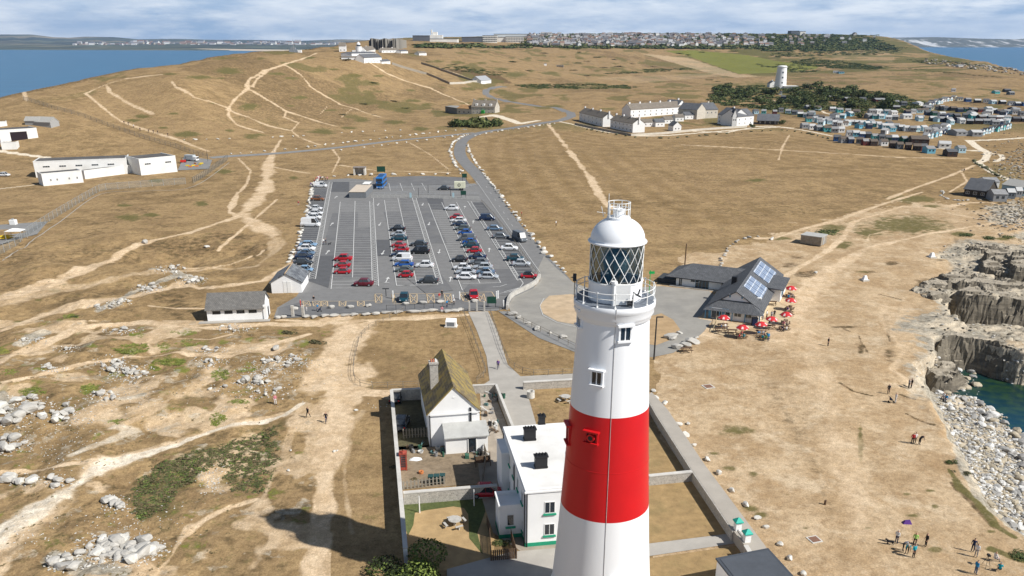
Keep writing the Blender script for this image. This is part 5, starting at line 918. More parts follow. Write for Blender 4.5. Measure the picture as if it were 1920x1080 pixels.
def topx(px, py, hh_): # ground point under a wall top seen at (px,py)
 x, y = flat(px, py, hh_); q = proj(np.array(x), np.array(y), np.array(0.0)); return (float(q[0]), float(q[1]))
capm = mat('coping_stone', (.58, .56, .52), .85, .1, 1, .2, dirt=(.40, .38, .34))
wall('garden_wall', [topx(734, 731, 2.0), topx(760, 1028, 2.0)], 1.95, .4, white_w, 'long white capped wall beside the sandy track', capm)
wall('garden_wall', [topx(734, 731, 1.8), topx(812, 727, 1.8)], 1.75, .4, rubble, 'stone wall at the back of the cottage yard', capm)
wall('garden_wall', [topx(756, 923, 1.6), topx(932, 909, 1.6)], 1.5, .45, rubble, 'speckled stone wall between the cottage yard and the lawn', capm)
wall('garden_wall', [topx(886, 722, 1.4), topx(930, 720, 1.4), topx(962, 800, 1.4)], 1.3, .3, rubble, 'low wall bending round the cottage side yard by the drive', capm)
wall('garden_wall', [topx(981, 717, 1.2), topx(1090, 711, 1.2)], 1.2, .5, rubble, 'rubble wall between the concrete path and fenced grass', capm)
wall('garden_wall', [topx(1216, 892, 1.3), topx(1297, 884, 1.3)], 1.25, .45, rubble, 'short rubble wall right of the tower', capm)
a0 = [topx(1212, 742, 1.3), topx(1232, 778, 1.3), topx(1300, 884, 1.3), topx(1376, 996, 1.3)]
wall('garden_wall', a0, 1.28, .35, rubble, 'long retaining wall running down from the tower to the turquoise gate', None)
wa = [flat(1212, 742, 1.3), flat(1232, 778, 1.3), flat(1300, 884, 1.3), flat(1376, 996, 1.3), flat(1400, 1028, 1.3), flat(1440, 1092, 1.3)]; wb_ = [flat(1478, 1092, 1.3), flat(1434, 1022, 1.3), flat(1398, 974, 1.3), flat(1322, 872, 1.3), flat(1252, 768, 1.3), flat(1222, 735, 1.3)]
b = MB(); b.prism(wa+wb_, .02, 1.30); b.build('raised_walk', mat('walk_concrete', (.40, .365, .315), .9, .08, .5, .15, dirt=(.32, .29, .25), bscale=6), kind='structure')
wall('garden_wall', [topx(1398, 1026, 1.3), topx(1425, 1070, 1.3)], 1.45, .4, rubble, 'stub of stone wall below the turquoise gate', capm)
sheet('path', [(878,585),(915,584),(932,620),(952,684),(976,706),(1090,700),(1090,716),(985,722),(988,735),(1006,798),(966,806),(935,730),(905,722),(918,714),(912,668),(894,620)], concr, .05)
sheet('path', [(934,584),(957,584),(1000,604),(1082,640),(1082,662),(1010,634)], asph_l, .05)
sheet('path', [(955,905),(1100,900),(1100,1100),(900,1100),(905,1060),(985,1040),(925,1000),(905,940),(895,860),(905,815),(925,815)], mat('yard_slabs', (.34, .29, .23), .9, .15, .7, .2, dirt=(.2, .17, .14)), .05)
sheet('path', [(838,1068),(960,1035),(1090,1025),(1090,1090),(838,1092)], concr, .065)
sheet('path', [(1200,1022),(1362,1002),(1390,1012),(1375,1020),(1200,1046)], concr, .06)
sheet('lawn', [(757,942),(930,928),(925,1070),(765,1070)], mat('dry_lawn', (.42, .29, .145), .95, .18, .8, .4, dirt=(.30, .20, .09), bscale=9), .03)
lg = mat('green_lawn', (.085, .105, .035), .95, .3, 2.5, .6, dirt=(.12, .13, .04), bscale=10)
sheet('lawn', [(757,940),(905,925),(910,960),(895,1000),(905,1040),(880,1010),(878,965),(870,953),(850,950),(800,957),(778,962),(775,985),(765,1005),(760,990)], lg, .045)
sheet('ground_bed', [(740,838),(925,830),(925,905),(756,918)], mat('yard_earth', (.23, .175, .115), .95, .3, 1.2, .5, dirt=(.34, .27, .19)), .03)
sheet('ground_bed', [(737,742),(812,738),(806,838),(742,845)], mat('yard_scrub', (.085, .075, .04), .95, .4, 1.5, .6), .03)
sheet('ground_bed', [(900,735),(925,735),(958,815),(935,860),(905,830)], mat('yard_rubble', (.38, .33, .27), .95, .35, 1.4, .6, dirt=(.16, .14, .11)), .03)
sheet('lawn', [(1215,800),(1300,888),(1215,895)], mat('dry_turf', (.33, .225, .105), .95, .25, .8, .5, dirt=(.2, .16, .07), bscale=9), .03); sheet('lawn', [(1212,905),(1300,895),(1370,1000),(1212,1020)], mat('dry_turf', (1,1,1)), .03); sheet('lawn', [(1212,1048),(1380,1024),(1440,1100),(1212,1100)], mat('dry_turf', (1,1,1)), .03)
turq = mat('turquoise_paint', (.03, .42, .33), .6, .06, 2)
g1 = flat(1380, 1012); g2 = flat(1397, 1034)
t = empty('garden_gate', (g1[0], g1[1], 0), math.atan2(g2[1]-g1[1], g2[0]-g1[0]), 'white gateway with turquoise pyramid capped pillars and a white gate', 'gate'); dd = math.hypot(g2[0]-g1[0], g2[1]-g1[1])
for x in (0, dd):
 b = MB(); b.box(x-.32, x+.32, -.32, .32, .35, 2.3); o = b.build('pillar', white_w, t); b = MB(); b.box(x-.36, x+.36, -.36, .36, 0, .35); b.build('pillar_base', turq, o); b = MB(); b.box(x-.45, x+.45, -.45, .45, 2.3, 2.42); b.poly([(x-.45, -.45, 2.42), (x+.45, -.45, 2.42), (x+.45, .45, 2.42), (x-.45, .45, 2.42), (x, 0, 2.85)], [(0,1,4), (1,2,4), (2,3,4), (3,0,4), (0,3,2,1)]); b.build('pillar_cap', turq, o)
b = MB()
for z in (.3, .9, 1.4): b.box(.32, dd-.32, -.03, .03, z, z+.07)
for k in range(7): x = .4+k*(dd-.8)/6; b.box(x-.03, x+.03, -.025, .025, .2, 1.6)
b.build('gate_leaf', white_p, t)
fb = fit((1342, 1092), 1046, (1500, 1120), (1440, 1028)); A1 = flat(1345, 1047, 3.2); A2 = flat(1440, 1029, 3.2); A3 = flat(1488, 1082, 3.2)
d1 = Vector((A2[0]-A1[0], A2[1]-A1[1])); d2 = Vector((A3[0]-A2[0], A3[1]-A2[1]))
t = empty('engine_house', (A1[0], A1[1], 0), 0, 'white building with a dark flat roof at the bottom right', 'building'); q = [(0, 0), (d1.x, d1.y), (d1.x+d2.x*1.6, d1.y+d2.y*1.6), (d2.x*1.6, d2.y*1.6)]
b = MB(); b.prism(q, 0, 3.0); b.build('wall', white_w, t); cx_, cy_ = sum(p[0] for p in q)/4, sum(p[1] for p in q)/4; q2 = [(cx_+(p[0]-cx_)*1.04, cy_+(p[1]-cy_)*1.04) for p in q]; b = MB(); b.prism(q2, 3.0, 3.18); b.build('roof', mat('roof_felt_dark', (.065, .075, .09), .75, .12, .8, .1), t)
q3 = [(cx_+(p[0]-cx_)*.93, cy_+(p[1]-cy_)*.95) for p in q]; b = MB(); b.prism(q3, 3.18, 3.22); b.build('roof_deck', mat('roof_felt_dark2', (.08, .09, .105), .75, .12, .8, .1), t)
# ------------------------------------------------------------ cafe with the twin solar panels
blue_p = mat('pale_blue_paint', (.10, .26, .40), .6, .08, 2); win_b = mat('window_dark', (.03, .04, .05), .1, .2, 2, spec=.8)
A = flat(1325.5, 594.3); zE = zat(A[1], 574); B = flat(1423, 589.6, zE); C2_ = flat(1363, 503, zE);
zr_ = zat(A[1]-1, 548); F0 = flat(1374.3, 548, zr_); F1 = flat(1405.7, 483.4, zr_); sa_ = math.atan2(F1[1]-F0[1], F1[0]-F0[0])-math.pi/2; fa_ = math.atan2(B[1]-A[1], B[0]-A[0]); ra_ = .25*fa_+.75*sa_; Wd = math.hypot(B[0]-A[0], B[1]-A[1])*.96; Mx = ((A[0]+B[0])/2, (A[1]+B[1])/2)
A = (Mx[0]-math.cos(ra_)*Wd/2, Mx[1]-math.sin(ra_)*Wd/2); B = (Mx[0]+math.cos(ra_)*Wd/2, Mx[1]+math.sin(ra_)*Wd/2); nv = Vector((-math.sin(ra_), math.cos(ra_))); f = Fr(A, B, 0); f.D = math.hypot(F1[0]-F0[0], F1[1]-F0[1])+2.2
rt = flat(1374.3, 548, 0); mid = ((A[0]+B[0])/2+nv.x*2, (A[1]+B[1])/2+nv.y*2); zR = zat(mid[1], 548)
t = world_root('cafe', f, 'white cafe with grey slate roofs and solar panels', 'cafe'); W, D = f.W, f.D
cafe_r = tile_mat('cafe_slate', (.085, .09, .098), (.13, .135, .145), (.045, .047, .05), .3, .45, 'YX')
cf = Fr(A, B, D); cf.D = D
w_, r_ = gable(t, f, zE, zR, white_w, cafe_r, 'y', .7, .18, y0=2.2); fixn(w_); fixn(r_)
b = MB(); b.box(.3, W-.3, .1, 2.4, 0, zE-.25); b.build('front_wall', white_w, t)
b = MB(); hs = zE+(zR-zE)*.42; ze = zE-.35; b.poly([(-.8, -.7, ze), (W+.8, -.7, ze), (W*.80, 2.15, hs), (W*.20, 2.15, hs), (-.8, 2.6, ze), (W+.8, 2.6, ze)], [(0,1,2,3), (0,3,4), (1,5,2), (0,4,5,1)]); fixn(b.build('pent_roof', cafe_r, t))
for x in (-.3, W*.25, W*.5, W*.75, W+.3): b = MB(); b.box(x-.09, x+.09, -.55, -.37, 0, ze); b.build('verandah_post', blue_p, t)
b = MB(); b.box(.2, W*.42, -.02, .11, .1, 2.3); b.build('shopfront', blue_p, t)
ff = Fr(A, B, D)
for u, wd, z, hh_, bars in ((W*.18, 2.0, .2, 2.1, 1), (W*.40, 1.0, .1, 2.1, 0), (W*.60, 1.4, 1.0, 1.0, 1), (W*.80, 1.4, 1.0, 1.0, 1)):
 o = rect_win(t, ff, 'S', u, z, wd, hh_, pane=win_b, bars=bars); o.location = (0, .0, 0)
for u in (W*.38, W*.62): o = rect_win(t, ff, 'S', u, hs+.55, .4, .7, pane=blue_p, bars=0); o.location = (0, 2.15, 0)
spm = tile_mat('solar_cells', (.17, .23, .34), (.22, .28, .40), (.58, .62, .68), 1.1, 1.1, 'YX', rough=.18)
s_ = (zR-zE)/(W/2); nn_ = math.hypot(1, s_)
def roofpt(x, y, up): z = zR-(x-W/2)*s_+.22+up; return (x+up*s_/nn_*0, y, z)
for y0, y1, x0, x1 in ((D*.22, D*.50, W*.55, W*.93), (D*.60, D*.93, W*.55, W*.93)):
 for k in range(3):
  ya = y0+(y1-y0)*k/3+.12; yb = y0+(y1-y0)*(k+1)/3-.12; b = MB(); b.poly([roofpt(x0, ya, 0), roofpt(x1, ya, 0), roofpt(x1, yb, 0), roofpt(x0, yb, 0), roofpt(x0, ya, .12), roofpt(x1, ya, .12), roofpt(x1, yb, .12), roofpt(x0, yb, .12)], [(0,3,2,1), (4,5,6,7), (0,1,5,4), (1,2,6,5), (2,3,7,6), (3,0,4,7)]); b.build('solar_panel', spm, t)
b = MB(); xx = W*.9; z = zR-(xx-W/2)*s_+.3; b.box(xx-.4, xx+.4, D*.2-.2, D*.2+.5, z, z+.25); b.build('skylight', white_p, t)
b = MB(); b.box(W*.26-.5, W*.26+.5, D*.42-.5, D*.42+.5, zE, zR+.1); b.build('chimney', black_, t)
b = MB(); b.box(W-.1, W+2.0, D*.52, D*.82, 0, 2.8); b.build('side_bay', white_w, t); b = MB(); b.poly([(W*.90, D*.50, zE+(zR-zE)*.30), (W*.90, D*.84, zE+(zR-zE)*.30), (W+2.6, D*.84, 2.85), (W+2.6, D*.50, 2.85), (W*.90, D*.50, zE+(zR-zE)*.30-.3), (W*.90, D*.84, zE+(zR-zE)*.30-.3), (W+2.6, D*.84, 2.7), (W+2.6, D*.50, 2.7)], [(0,1,2,3), (7,6,5,4), (0,3,7,4), (1,5,6,2), (3,2,6,7)]); fixn(b.build('side_roof', cafe_r, t))
for u in (1.2, 3.0): o = rect_win(t, ff, 'E', D*.54+u, .8, 1.1, 1.2, pane=win_b, frame=blue_p); o.location = (2.0, 0, 0)
for u in (D*.1, D*.2, D*.85): rect_win(t, ff, 'E', u, .9, 1.1, 1.1, pane=win_b)
A = flat(1265.6, 536.5); zE2 = zat(A[1], 520); B = flat(1352, 530, zE2); f = Fr(A, B, 9.5); tw_ = world_root('cafe_wing', f, 'low white cafe wing with blue doors and hipped slate roof', 'cafe'); W2, D2 = f.W, f.D
b = MB(); b.box(0, W2, .6, D2, 0, zE2); b.build('wall', white_w, tw_); zr2 = zE2+2.4; cafe_r2 = tile_mat('cafe_slate_xy', (.095, .10, .108), (.14, .145, .155), (.05, .052, .055), .3, .45, 'XY')
b = MB(); b.poly([(-2.2, -.3, zE2-.1), (W2+2, -.3, zE2-.1), (W2+7, D2+.5, zE2-.1), (-2.2, D2+.5, zE2-.1), (2.5, D2/2, zr2), (W2+6, D2/2, zr2), (-2.2, -.3, zE2+.1), (W2+2, -.3, zE2+.1), (W2+7, D2+.5, zE2+.1), (-2.2, D2+.5, zE2+.1)], [(0,3,2,1), (6,7,5,4), (8,9,4,5), (9,6,4), (0,1,7,6), (1,2,8,7), (2,3,9,8), (3,0,6,9)]); fixn(b.build('roof', cafe_r2, tw_))
b = MB(); b.box(-4.5, -.2, 1.2, 6.0, 0, zE2-.9); b.build('store', mat('dark_cladding', (.05, .055, .06), .8, .2, 2), tw_)
fw = Fr(A, B, D2)
for u, wd, z, hh_, fr__ in ((W2*.42, 2.0, 1.2, .9, white_p), (W2*.58, 3.0, .1, 2.2, blue_p), (W2*.10, .8, .1, 2.0, white_p)): o = rect_win(tw_, fw, 'S', u, z, wd, hh_, frame=fr__, pane=win_b, bars=3 if wd > 2.5 else 1); o.location = (0, .6, 0)
b = MB(); b.box(-1.2, W2*1.0, -.6, .55, .02, .16); b.build('step', concr, tw_)
sheet('path', [(1342,592),(1330,622),(1352,628),(1440,640),(1480,625),(1492,560),(1480,520),(1450,515),(1440,560),(1425,592)], mat('sand_terrace', (.56, .44, .28), .95, .12, .6, .3, dirt=(.44, .33, .2)), .06)
# ------------------------------------------------------------ white shed with slates
f = fit((510, 550), 530, (564.4, 529), (541-24, 508)); f.D = 9.0; A = f.o; hr = zat(A.y+.5, 513.4); t = world_root('white_shed', f, 'white shed with a blue grey slate gable roof by the car park', 'shed'); w_, r_ = gable(t, f, f.h, hr, white_w, slate_yx, 'y', .35, .18); fixn(w_); fixn(r_)
b = MB(); b.box(f.W*.40, f.W*.66, -.05, .0, .05, 2.6); o = b.build('door', white_p, t); b = MB(); b.box(f.W*.525, f.W*.535, -.07, -.05, .05, 2.6); b.build('door_gap', metal_g, o)
b = MB(); b.tube((f.W*.5, -.35, hr+.22), (f.W*.5, f.D+.3, hr+.22), .14, n=8); b.build('ridge_tiles', mat('buff_ridge', (.38, .28, .18), .9), t)
f = fit((390, 603.3), 580, (493, 576)); f.D = 7.0; t = world_root('toilet_block', f, 'long low white block with four small windows and slate roof', 'toilet block'); toil = tile_mat('brown_slates', (.145, .14, .13), (.20, .19, .175), (.08, .075, .07), .28, .4, 'XY'); w_, r_ = gable(t, f, f.h, f.h+2.1, white_w, toil, 'x', .45, .16); fixn(w_); fixn(r_)
for k in range(4): rect_win(t, f, 'S', f.W*(.17+.213*k), f.h*.58, 1.5, .62, frame=metal_d, bars=0)
b = MB(); b.box(f.W, f.W+.6, -.2, f.D*.6, 0, f.h+.4); b.build('end_wall', white_w, t); b = MB(); b.box(f.W+.6, f.W+.66, 1.5, 2.5, .05, 2.1); b.build('door', metal_d, t); b = MB(); b.box(-1.5, f.W+1.2, -1.4, -.05, .02, .14); b.build('footing', concr, t)
f = fit((1500, 456), 441, (1541, 446), (1500, 438)); f.D = 4.6; t = world_root('stone_hut', f, 'small square stone hut with a pale flat roof on open turf', 'hut'); b = MB(); b.box(0, f.W, 0, f.D, 0, f.h); b.build('wall', rubble_d, t); b = MB(); b.box(-.15, f.W+.15, -.15, f.D+.15, f.h, f.h+.18); b.build('roof', mat('pale_felt', (1,1,1)), t); b = MB(); b.box(f.W, f.W+.05, 1.6, 2.6, 0, 2); b.build('door', metal_g, t)
# ------------------------------------------------------------ range buildings
felt = mat('range_felt', (.10, .095, .09), .9, .25, .35, dirt=(.19, .18, .165)); rw_ = mat('range_white', (.76, .76, .74), .75, .05, .5, dirt=(.58, .57, .53), dirt_amt=.5)
def flatroof(name, base, top, Bp, D, label, wins=(), m=rw_, cat='building', z=None, group=None):
 p = at(*base); f = Fr((p.x, p.y), (0, 0), D, p.z); h = zat(p.y, top)-p.z; u_, s_ = ray(*Bp); Yb = p.y
 q = at(*Bp) if len(Bp) == 2 else None; d = Vector((q.x-p.x, q.y-p.y)); f.W = d.length; f.rz = math.atan2(d.y, d.x); f.h = h
 t = world_root(name, f, label, cat, group); b = MB(); b.box(0, f.W, 0, D, -1.5, h); b.build('wall', m, t); b = MB(); b.box(.25, f.W-.25, .25, D-.25, h, h+.05); b.build('roof', felt, t)
 b = MB(); b.box(-.05, f.W+.05, -.05, .25, h-.01, h+.28); b.box(-.05, .25, .25, D, h-.01, h+.28); b.box(f.W-.25, f.W+.05, .25, D, h-.01, h+.28); b.build('parapet', m, t)
 for u, z_, w_, hh in wins: rect_win(t, f, 'S', u*f.W, z_*h, w_, hh, frame=white_p, pane=win_b, bars=2)
 return t, f
flatroof('range_building', (68, 333), 304, (240, 326), 13, 'long white flat roofed range building with five strip windows', [(.13+.175*k, .62, 2.6, .7) for k in range(5)])
flatroof('range_building', (82, 349), 327, (157, 342), 7, 'small white flat roofed block in front of the long range building', [(.2, .35, .7, .9), (.36, .35, .7, .9), (.66, .35, .7, .9), (.86, .35, .7, .9)])
flatroof('range_building', (265, 329), 299, (333, 322), 14, 'white flat roofed range block with two strip windows and steps', [(.22, .62, 2.6, .7), (.78, .62, 2.6, .7)])
flatroof('range_building', (160, 336), 321, (266, 322), 4, 'low white wing joining the long range buildings', ())
t, f = flatroof('range_store', (2, 268), 245, (72, 258), 14, 'white store with a wide dark doorway at the left edge', ()); b = MB(); b.box(f.W*.28, f.W*.72, -.06, -.01, .2, f.h*.82); b.build('doorway', mat('dark_void', (.02, .012, .016), .8, .2, 2), t)
flatroof('range_store', (4, 281), 268, (32, 280), 5, 'small white annexe at the left edge', ()); flatroof('range_store', (0, 238), 229, (14, 236), 6, 'tiny white hut highest at the left edge', ())
def ghouse(name, Ap, Bp, D, he, hr, wallm, roofm, label, cat='house', axis='x', chims=(), wins=(), over=.3, group=None, parts=True, zoff=0):
 a, q = at(*Ap), at(*Bp); f = Fr((a.x, a.y), (q.x, q.y), D, min(a.z, q.z)+zoff); f.h = he; t = world_root(name, f, label, cat, group); w_, r_ = gable(t, f, he, hr, wallm, roofm, axis, over, .2); fixn(w_); fixn(r_)
 for cx in chims: b = MB(); b.box(cx[0]*f.W-.6, cx[0]*f.W+.6, cx[1]*D-.4, cx[1]*D+.4, he, hr+1.1); o = b.build('chimney', wallm, t); b = MB(); b.tube((cx[0]*f.W-.2, cx[1]*D, hr+1.1), (cx[0]*f.W-.2, cx[1]*D, hr+1.5), .14, n=8); b.build('chimney_pot', mat('clay_pot', (.4, .16, .1)), o)
 for sd, u, z, w2, hh in wins: rect_win(t, f, sd, u*(f.W if sd in 'SN' else D), z, w2, hh, pane=win_b)
 return t, f
w_f = mat('far_white', (.78, .78, .77), .8, .03, .3); rf_b = mat('roof_brown', (.19, .165, .135), .9, .2, .5); rf_g = mat('roof_slate_far', (.12, .125, .135), .85, .2, .5); rf_o = mat('roof_lichen', (.34, .20, .09), .9, .3, .5); cream = mat('cream_render', (.52, .48, .41), .85, .12, .5); st_f = mat('far_stone', (.36, .33, .28), .9, .15, .4)
ghouse('range_shed', (74, 236), (82, 233), 8, 2.5, 4.2, mat('tin_wall', (.34, .34, .33), .7), mat('tin_roof', (.40, .39, .36), .6), 'small grey shed left of a pair beyond the white store', 'shed', 'y'); ghouse('range_shed', (96, 240), (112, 236), 10, 2.8, 5, mat('tin_wall', (1,1,1)), mat('tin_roof', (1,1,1)), 'larger grey gabled shed beyond the white store', 'shed', 'y')
grid_w = lambda n_, z, w2=.9, hh=1.2: [('S', (i+.5)/n_, z, w2, hh) for i in range(n_)]
t, f = ghouse('pub', (884, 214), (928, 212), 11, 5.2, 9.4, cream, rf_b, 'cream stone pub with brown roofs and white dormers', 'pub', 'x', ((.02, .5), (.98, .5), (.5, .5)), grid_w(6, .9)+grid_w(6, 3.2, .8, 1.0))
for k in range(3): b = MB(); b.box(f.W*(.2+.3*k)-.9, f.W*(.2+.3*k)+.9, .6, 2.6, 5.2, 7.4); o = b.build('dormer', w_f, t)
b = MB(); b.box(f.W*.44, f.W*.56, -1.4, .0, 0, 3.0); b.build('green_porch', mat('porch_green', (.03, .3, .05), .7), t)
t, f = ghouse('pub_extension', (857, 214), (883, 214), 12, 4.2, 6.2, cream, rf_o, 'single storey cream wing with an orange lichen roof by the pub', 'pub', 'x', (), grid_w(3, 1.2, 1.6, 1.2))
t, f = ghouse('pub_store', (835, 210), (857, 214), 10, 4.2, 4.5, mat('grey_stone_far', (.20, .20, .19), .9), mat('flat_grey', (.30, .29, .27), .9), 'grey flat topped store at the back of the pub', 'store', 'x')
def terrace(lab, pts, D, he, hr, roof, nwin, chn, group='white coastguard cottages', axis='x'):
 return ghouse('cottage_row', pts[0], pts[1], D, he, hr, w_f, roof, lab, 'cottages', axis, [(c_, .5) for c_ in chn], grid_w(nwin, .9, 1.0, 1.2)+grid_w(nwin, 3.4, .9, 1.0), .3, group)
terrace('white terraced cottages with brown roofs nearest the road bend', [(1086,226),(1130,238)], 8, 5.4, 8.2, rf_b, 6, (.0, .33, .66, 1)); terrace('second white terraced row with brown roofs right of the first', [(1144,240),(1186,249)], 8, 5.2, 7.8, rf_b, 6, (.0, .33, .66, 1))
terrace('long white cottage row with chimneys standing behind', [(1182,221),(1276,214)], 9, 5.6, 9.0, rf_b, 9, (.05, .25, .45, .65, .85));
ghouse('cottage', (1270, 214), (1284, 213), 12, 6.0, 9.5, w_f, rf_g, 'tall white gabled house ending the long cottage row', 'house', 'y', ((.9, .5),), [('S', .5, 3.4, .9, 1.1)])
for i, (ax, ay, bx_, D, he, hr, lb) in enumerate(((1186,243,1202,8,4.5,6.5,'white gabled house at the end of the second row'),(1204,238,1226,6,2.8,4.4,'low white outhouse beside the second cottage row'),(1229,238,1246,6,2.8,4.6,'low white outhouse middle of the yard buildings'),(1246,232,1262,6,2.6,4.2,'low white outhouse behind the cottage yards'),(1262,246,1277,7,3.0,5.2,'white gabled outbuilding beside the gravel track'),(1266,228,1282,6,2.8,4.4,'low white outhouse under the long cottage row'),(1284,224,1302,7,2.8,4.6,'low white building right of the long cottage row'))):
 ghouse('outbuilding', (ax, ay), (bx_, ay-.5), D, he, hr, w_f, rf_b if i % 2 else rf_g, lb, 'outbuilding', 'y' if i in (0, 4) else 'x', (), [('S', .3, 1, .8, .9), ('S', .7, 1, .8, .9)], .2)
def lowwall(lab, pts, h, m, name='boundary_wall', th=.5, cat='wall', group=None, step=8):
 P_ = spline(pts, step); o = empty(name, (P_[0][0], P_[0][1], gz(*P_[0])), 0, lab, cat, group); b = MB(); z0 = gz(*P_[0]); A_ = np.array(P_); zz = terr(A_[:, 0], A_[:, 1]); T_ = np.gradient(A_, axis=0); T_ /= np.linalg.norm(T_, axis=1)[:, None]; N_ = np.stack([-T_[:, 1], T_[:, 0]], 1)*th/2; vs = []
 for p, n_, z in zip(A_, N_, zz):
  for s_, dz in ((-1, -.6), (-1, h), (1, h), (1, -.6)): vs.append((p[0]+n_[0]*s_-P_[0][0], p[1]+n_[1]*s_-P_[0][1], z+dz-z0))
 k = len(A_); fs = []
 for i in range(k-1):
  for j in range(4): fs.append([i*4+j, i*4+(j+1) % 4, (i+1)*4+(j+1) % 4, (i+1)*4+j])
 fs += [[0, 1, 2, 3], [4*k-1, 4*k-2, 4*k-3, 4*k-4]]; b.poly(vs, fs); fixn(b.build('wall_body', m, o)); return o
lowwall('dark stone wall fronting the white terraced cottages', [(1078,234),(1120,243),(1183,255)], 1.3, rubble_d); lowwall('pale wall along the cottage yards by the track', [(1183,255),(1240,252),(1300,246),(1400,239)], 1.2, cream)
t_, f_ = ghouse('cottage', (1306, 224), (1322, 222), 16, 6.2, 10, cream, rf_g, 'grey slated cream house leftmost of the larger pair', 'house', 'y', (), (), .2); ghouse('cottage', (1322, 222), (1345, 221), 14, 5.8, 9.8, cream, rf_g, 'slate roofed white house between the two gabled houses', 'house', 'x', ((.6, .5),), grid_w(3, 3.2))
ghouse('cottage', (1345, 232), (1372, 236), 12, 6.0, 10, w_f, rf_g, 'white slate roofed house with many windows facing the field', 'house', 'x', ((.5, .5),), grid_w(4, 1.0)+grid_w(4, 3.6)); ghouse('cottage', (1380, 237), (1412, 234), 12, 5.8, 9.6, w_f, rf_g, 'white house at the right end with a pair of skylights', 'house', 'x', (), grid_w(3, 1.0)+grid_w(3, 3.4))
ghouse('cottage', (1372, 237), (1381, 237), 14, 6.4, 10.5, w_f, rf_g, 'narrow white gable joining the two slate roofed houses', 'house', 'y', (), [('S', .3, 3.5, .8, 1), ('S', .7, 3.5, .8, 1)])
ghouse('bungalow', (1420, 233), (1458, 234), 13, 2.8, 6.0, mat('dark_timber_far', (.06, .05, .04), .8), rf_g, 'low dark bungalow with a spreading slate roof by the huts', 'bungalow', 'x', (), grid_w(4, .8), 1.2)
p = at(1462, 167); t = empty('old_lighthouse', tuple(p), 0, 'white round tower with a low white house among dark trees', 'lighthouse'); px_m = pxm(p); r0, r1 = 11.0/px_m, 8.5/px_m; ht = (167-127)/px_m*1.02; b = MB(); b.lathe([(r0, -1), (r0*.98, ht*.2), (r1, ht*.93), (r1*1.12, ht*.935), (r1*1.12, ht*.96), (r1*.95, ht*.965), (r1*.9, ht), (.1, ht+.4)], 32); b.build('tower_wall', w_f, t, smooth=False)
b = MB(); b.box(r0*.3, r0*2.4, -r0*1.4, -.2, 0, 3.4); b.build('annexe', w_f, t); b = MB(); b.box(r0*.2, r0*2.6, -r0*1.6, 0, 3.4, 3.8); b.build('annexe_roof', w_f, t)
for k in range(3): b = MB(); b.box(-.7, .7, -(r0+(r1-r0)*(.25+.22*k))-.15, -r0+1.6, ht*(.25+.22*k), ht*(.25+.22*k)+1.6); b.build('window', win_b, t)
ghouse('cottage', (1443, 164), (1456, 164), 9, 4.2, 7.2, w_f, rf_g, 'small white gabled cottage beside the old white tower', 'cottage', 'y', ((.5, .5),), [('S', .5, 1.2, 1, 1.2)])
hill_l = [((683,119),(716,118),9,5.5,8.6,rf_g,'white farmhouse with a dark roof on the hill',((.9,.5),),6),((716,120),(732,120),6,3,4.4,rf_g,'low white wing right of the hill farmhouse',(),2),((700,118),(712,117),5,3,4,rf_g,'white lean to at the front of the hill farmhouse',(),1),((660,110),(705,110),12,5.5,6.5,rf_g,'long white building on the hill below the domed lighthouse',(),5),((716,99),(748,99),8,3.5,6,rf_b,'white bungalow with chimneys on the skyline right of the dome',((.15,.5),(.7,.5)),5),((636,97),(649,97),9,5.5,8.5,rf_b,'lone white gabled house left on the skyline',(),2),((688,97),(704,97),8,3.5,7,rf_b,'white chimneyed cottage right beside the domed lighthouse',((.3,.5),),2),((786,104),(800,104),7,3.2,5,rf_b,'small white house right of the hill group',(),2),((752,100),(765,100),7,3,4.5,rf_g,'low pale house behind the hill group',(),2),((668,113),(640,111),5,2.8,3.5,rf_b,'low pale sheds by the end of the hill track',(),1)]
for a, q, D, he, hr, rm, lb, ch, nw in hill_l:
 if a[0] > q[0]: a, q = q, a
 ghouse('hill_house', a, q, D, he, hr, w_f, rm, lb, 'house', 'x', ch, grid_w(nw, 1.0, 1.1, 1.2), .3, 'white houses on the hill')
p = at(673, 99); t = empty('domed_lighthouse', tuple(p), 0, 'squat white lighthouse with a small dome on the left skyline', 'lighthouse'); k = 1/pxm(p); b = MB(); b.lathe([(6.2*k, -1), (5.6*k, 10*k), (6.0*k, 10.2*k), (5.8*k, 11*k)], 24); b.build('tower_wall', w_f, t); b = MB(); b.lathe([(3.6*k, 11*k), (3.6*k, 14*k)], 16); b.build('lantern_glazing', win_b, t); b = MB(); b.lathe([(3.9*k, 14*k), (3.4*k, 16*k), (1.6*k, 18*k), (.3*k, 18.6*k), (.2*k, 20.5*k)], 16); b.build('dome', w_f, t); b = MB(); b.box(-12*k, 12*k, -4*k, 5*k, -1, 4.5*k); b.build('base_building', w_f, t)
p = at(551, 98); t = empty('lookout_mast', tuple(p), 0, 'radio mast over the dark lookout station on the left skyline', 'mast'); k = 1/pxm(p); b = MB(); b.tube((0, 0, 0), (0, 0, 23*k), .5*k, .2*k, n=6); b.tube((-4*k, 0, 9*k), (4*k, 0, 9*k), .3*k); b.build('pole', metal_g, t); b = MB(); b.box(-9*k, 6*k, 0, 6*k, -1, 5*k); b.box(-6*k, 3*k, 0, 6*k, 5*k, 8*k); b.build('lookout', mat('grey_far', (.25, .27, .3), .8), t); b = MB(); b.box(7*k, 14*k, 0, 6*k, -1, 4*k); b.build('white_store', w_f, t)
ghouse('barn', (902, 157), (921, 156), 14, 3.6, 8.0, w_f, mat('grey_barn_roof', (.33, .34, .36), .7), 'white barn with a broad pale grey roof beside the road', 'barn', 'x', (), grid_w(3, 1.0, 1, 1.1))
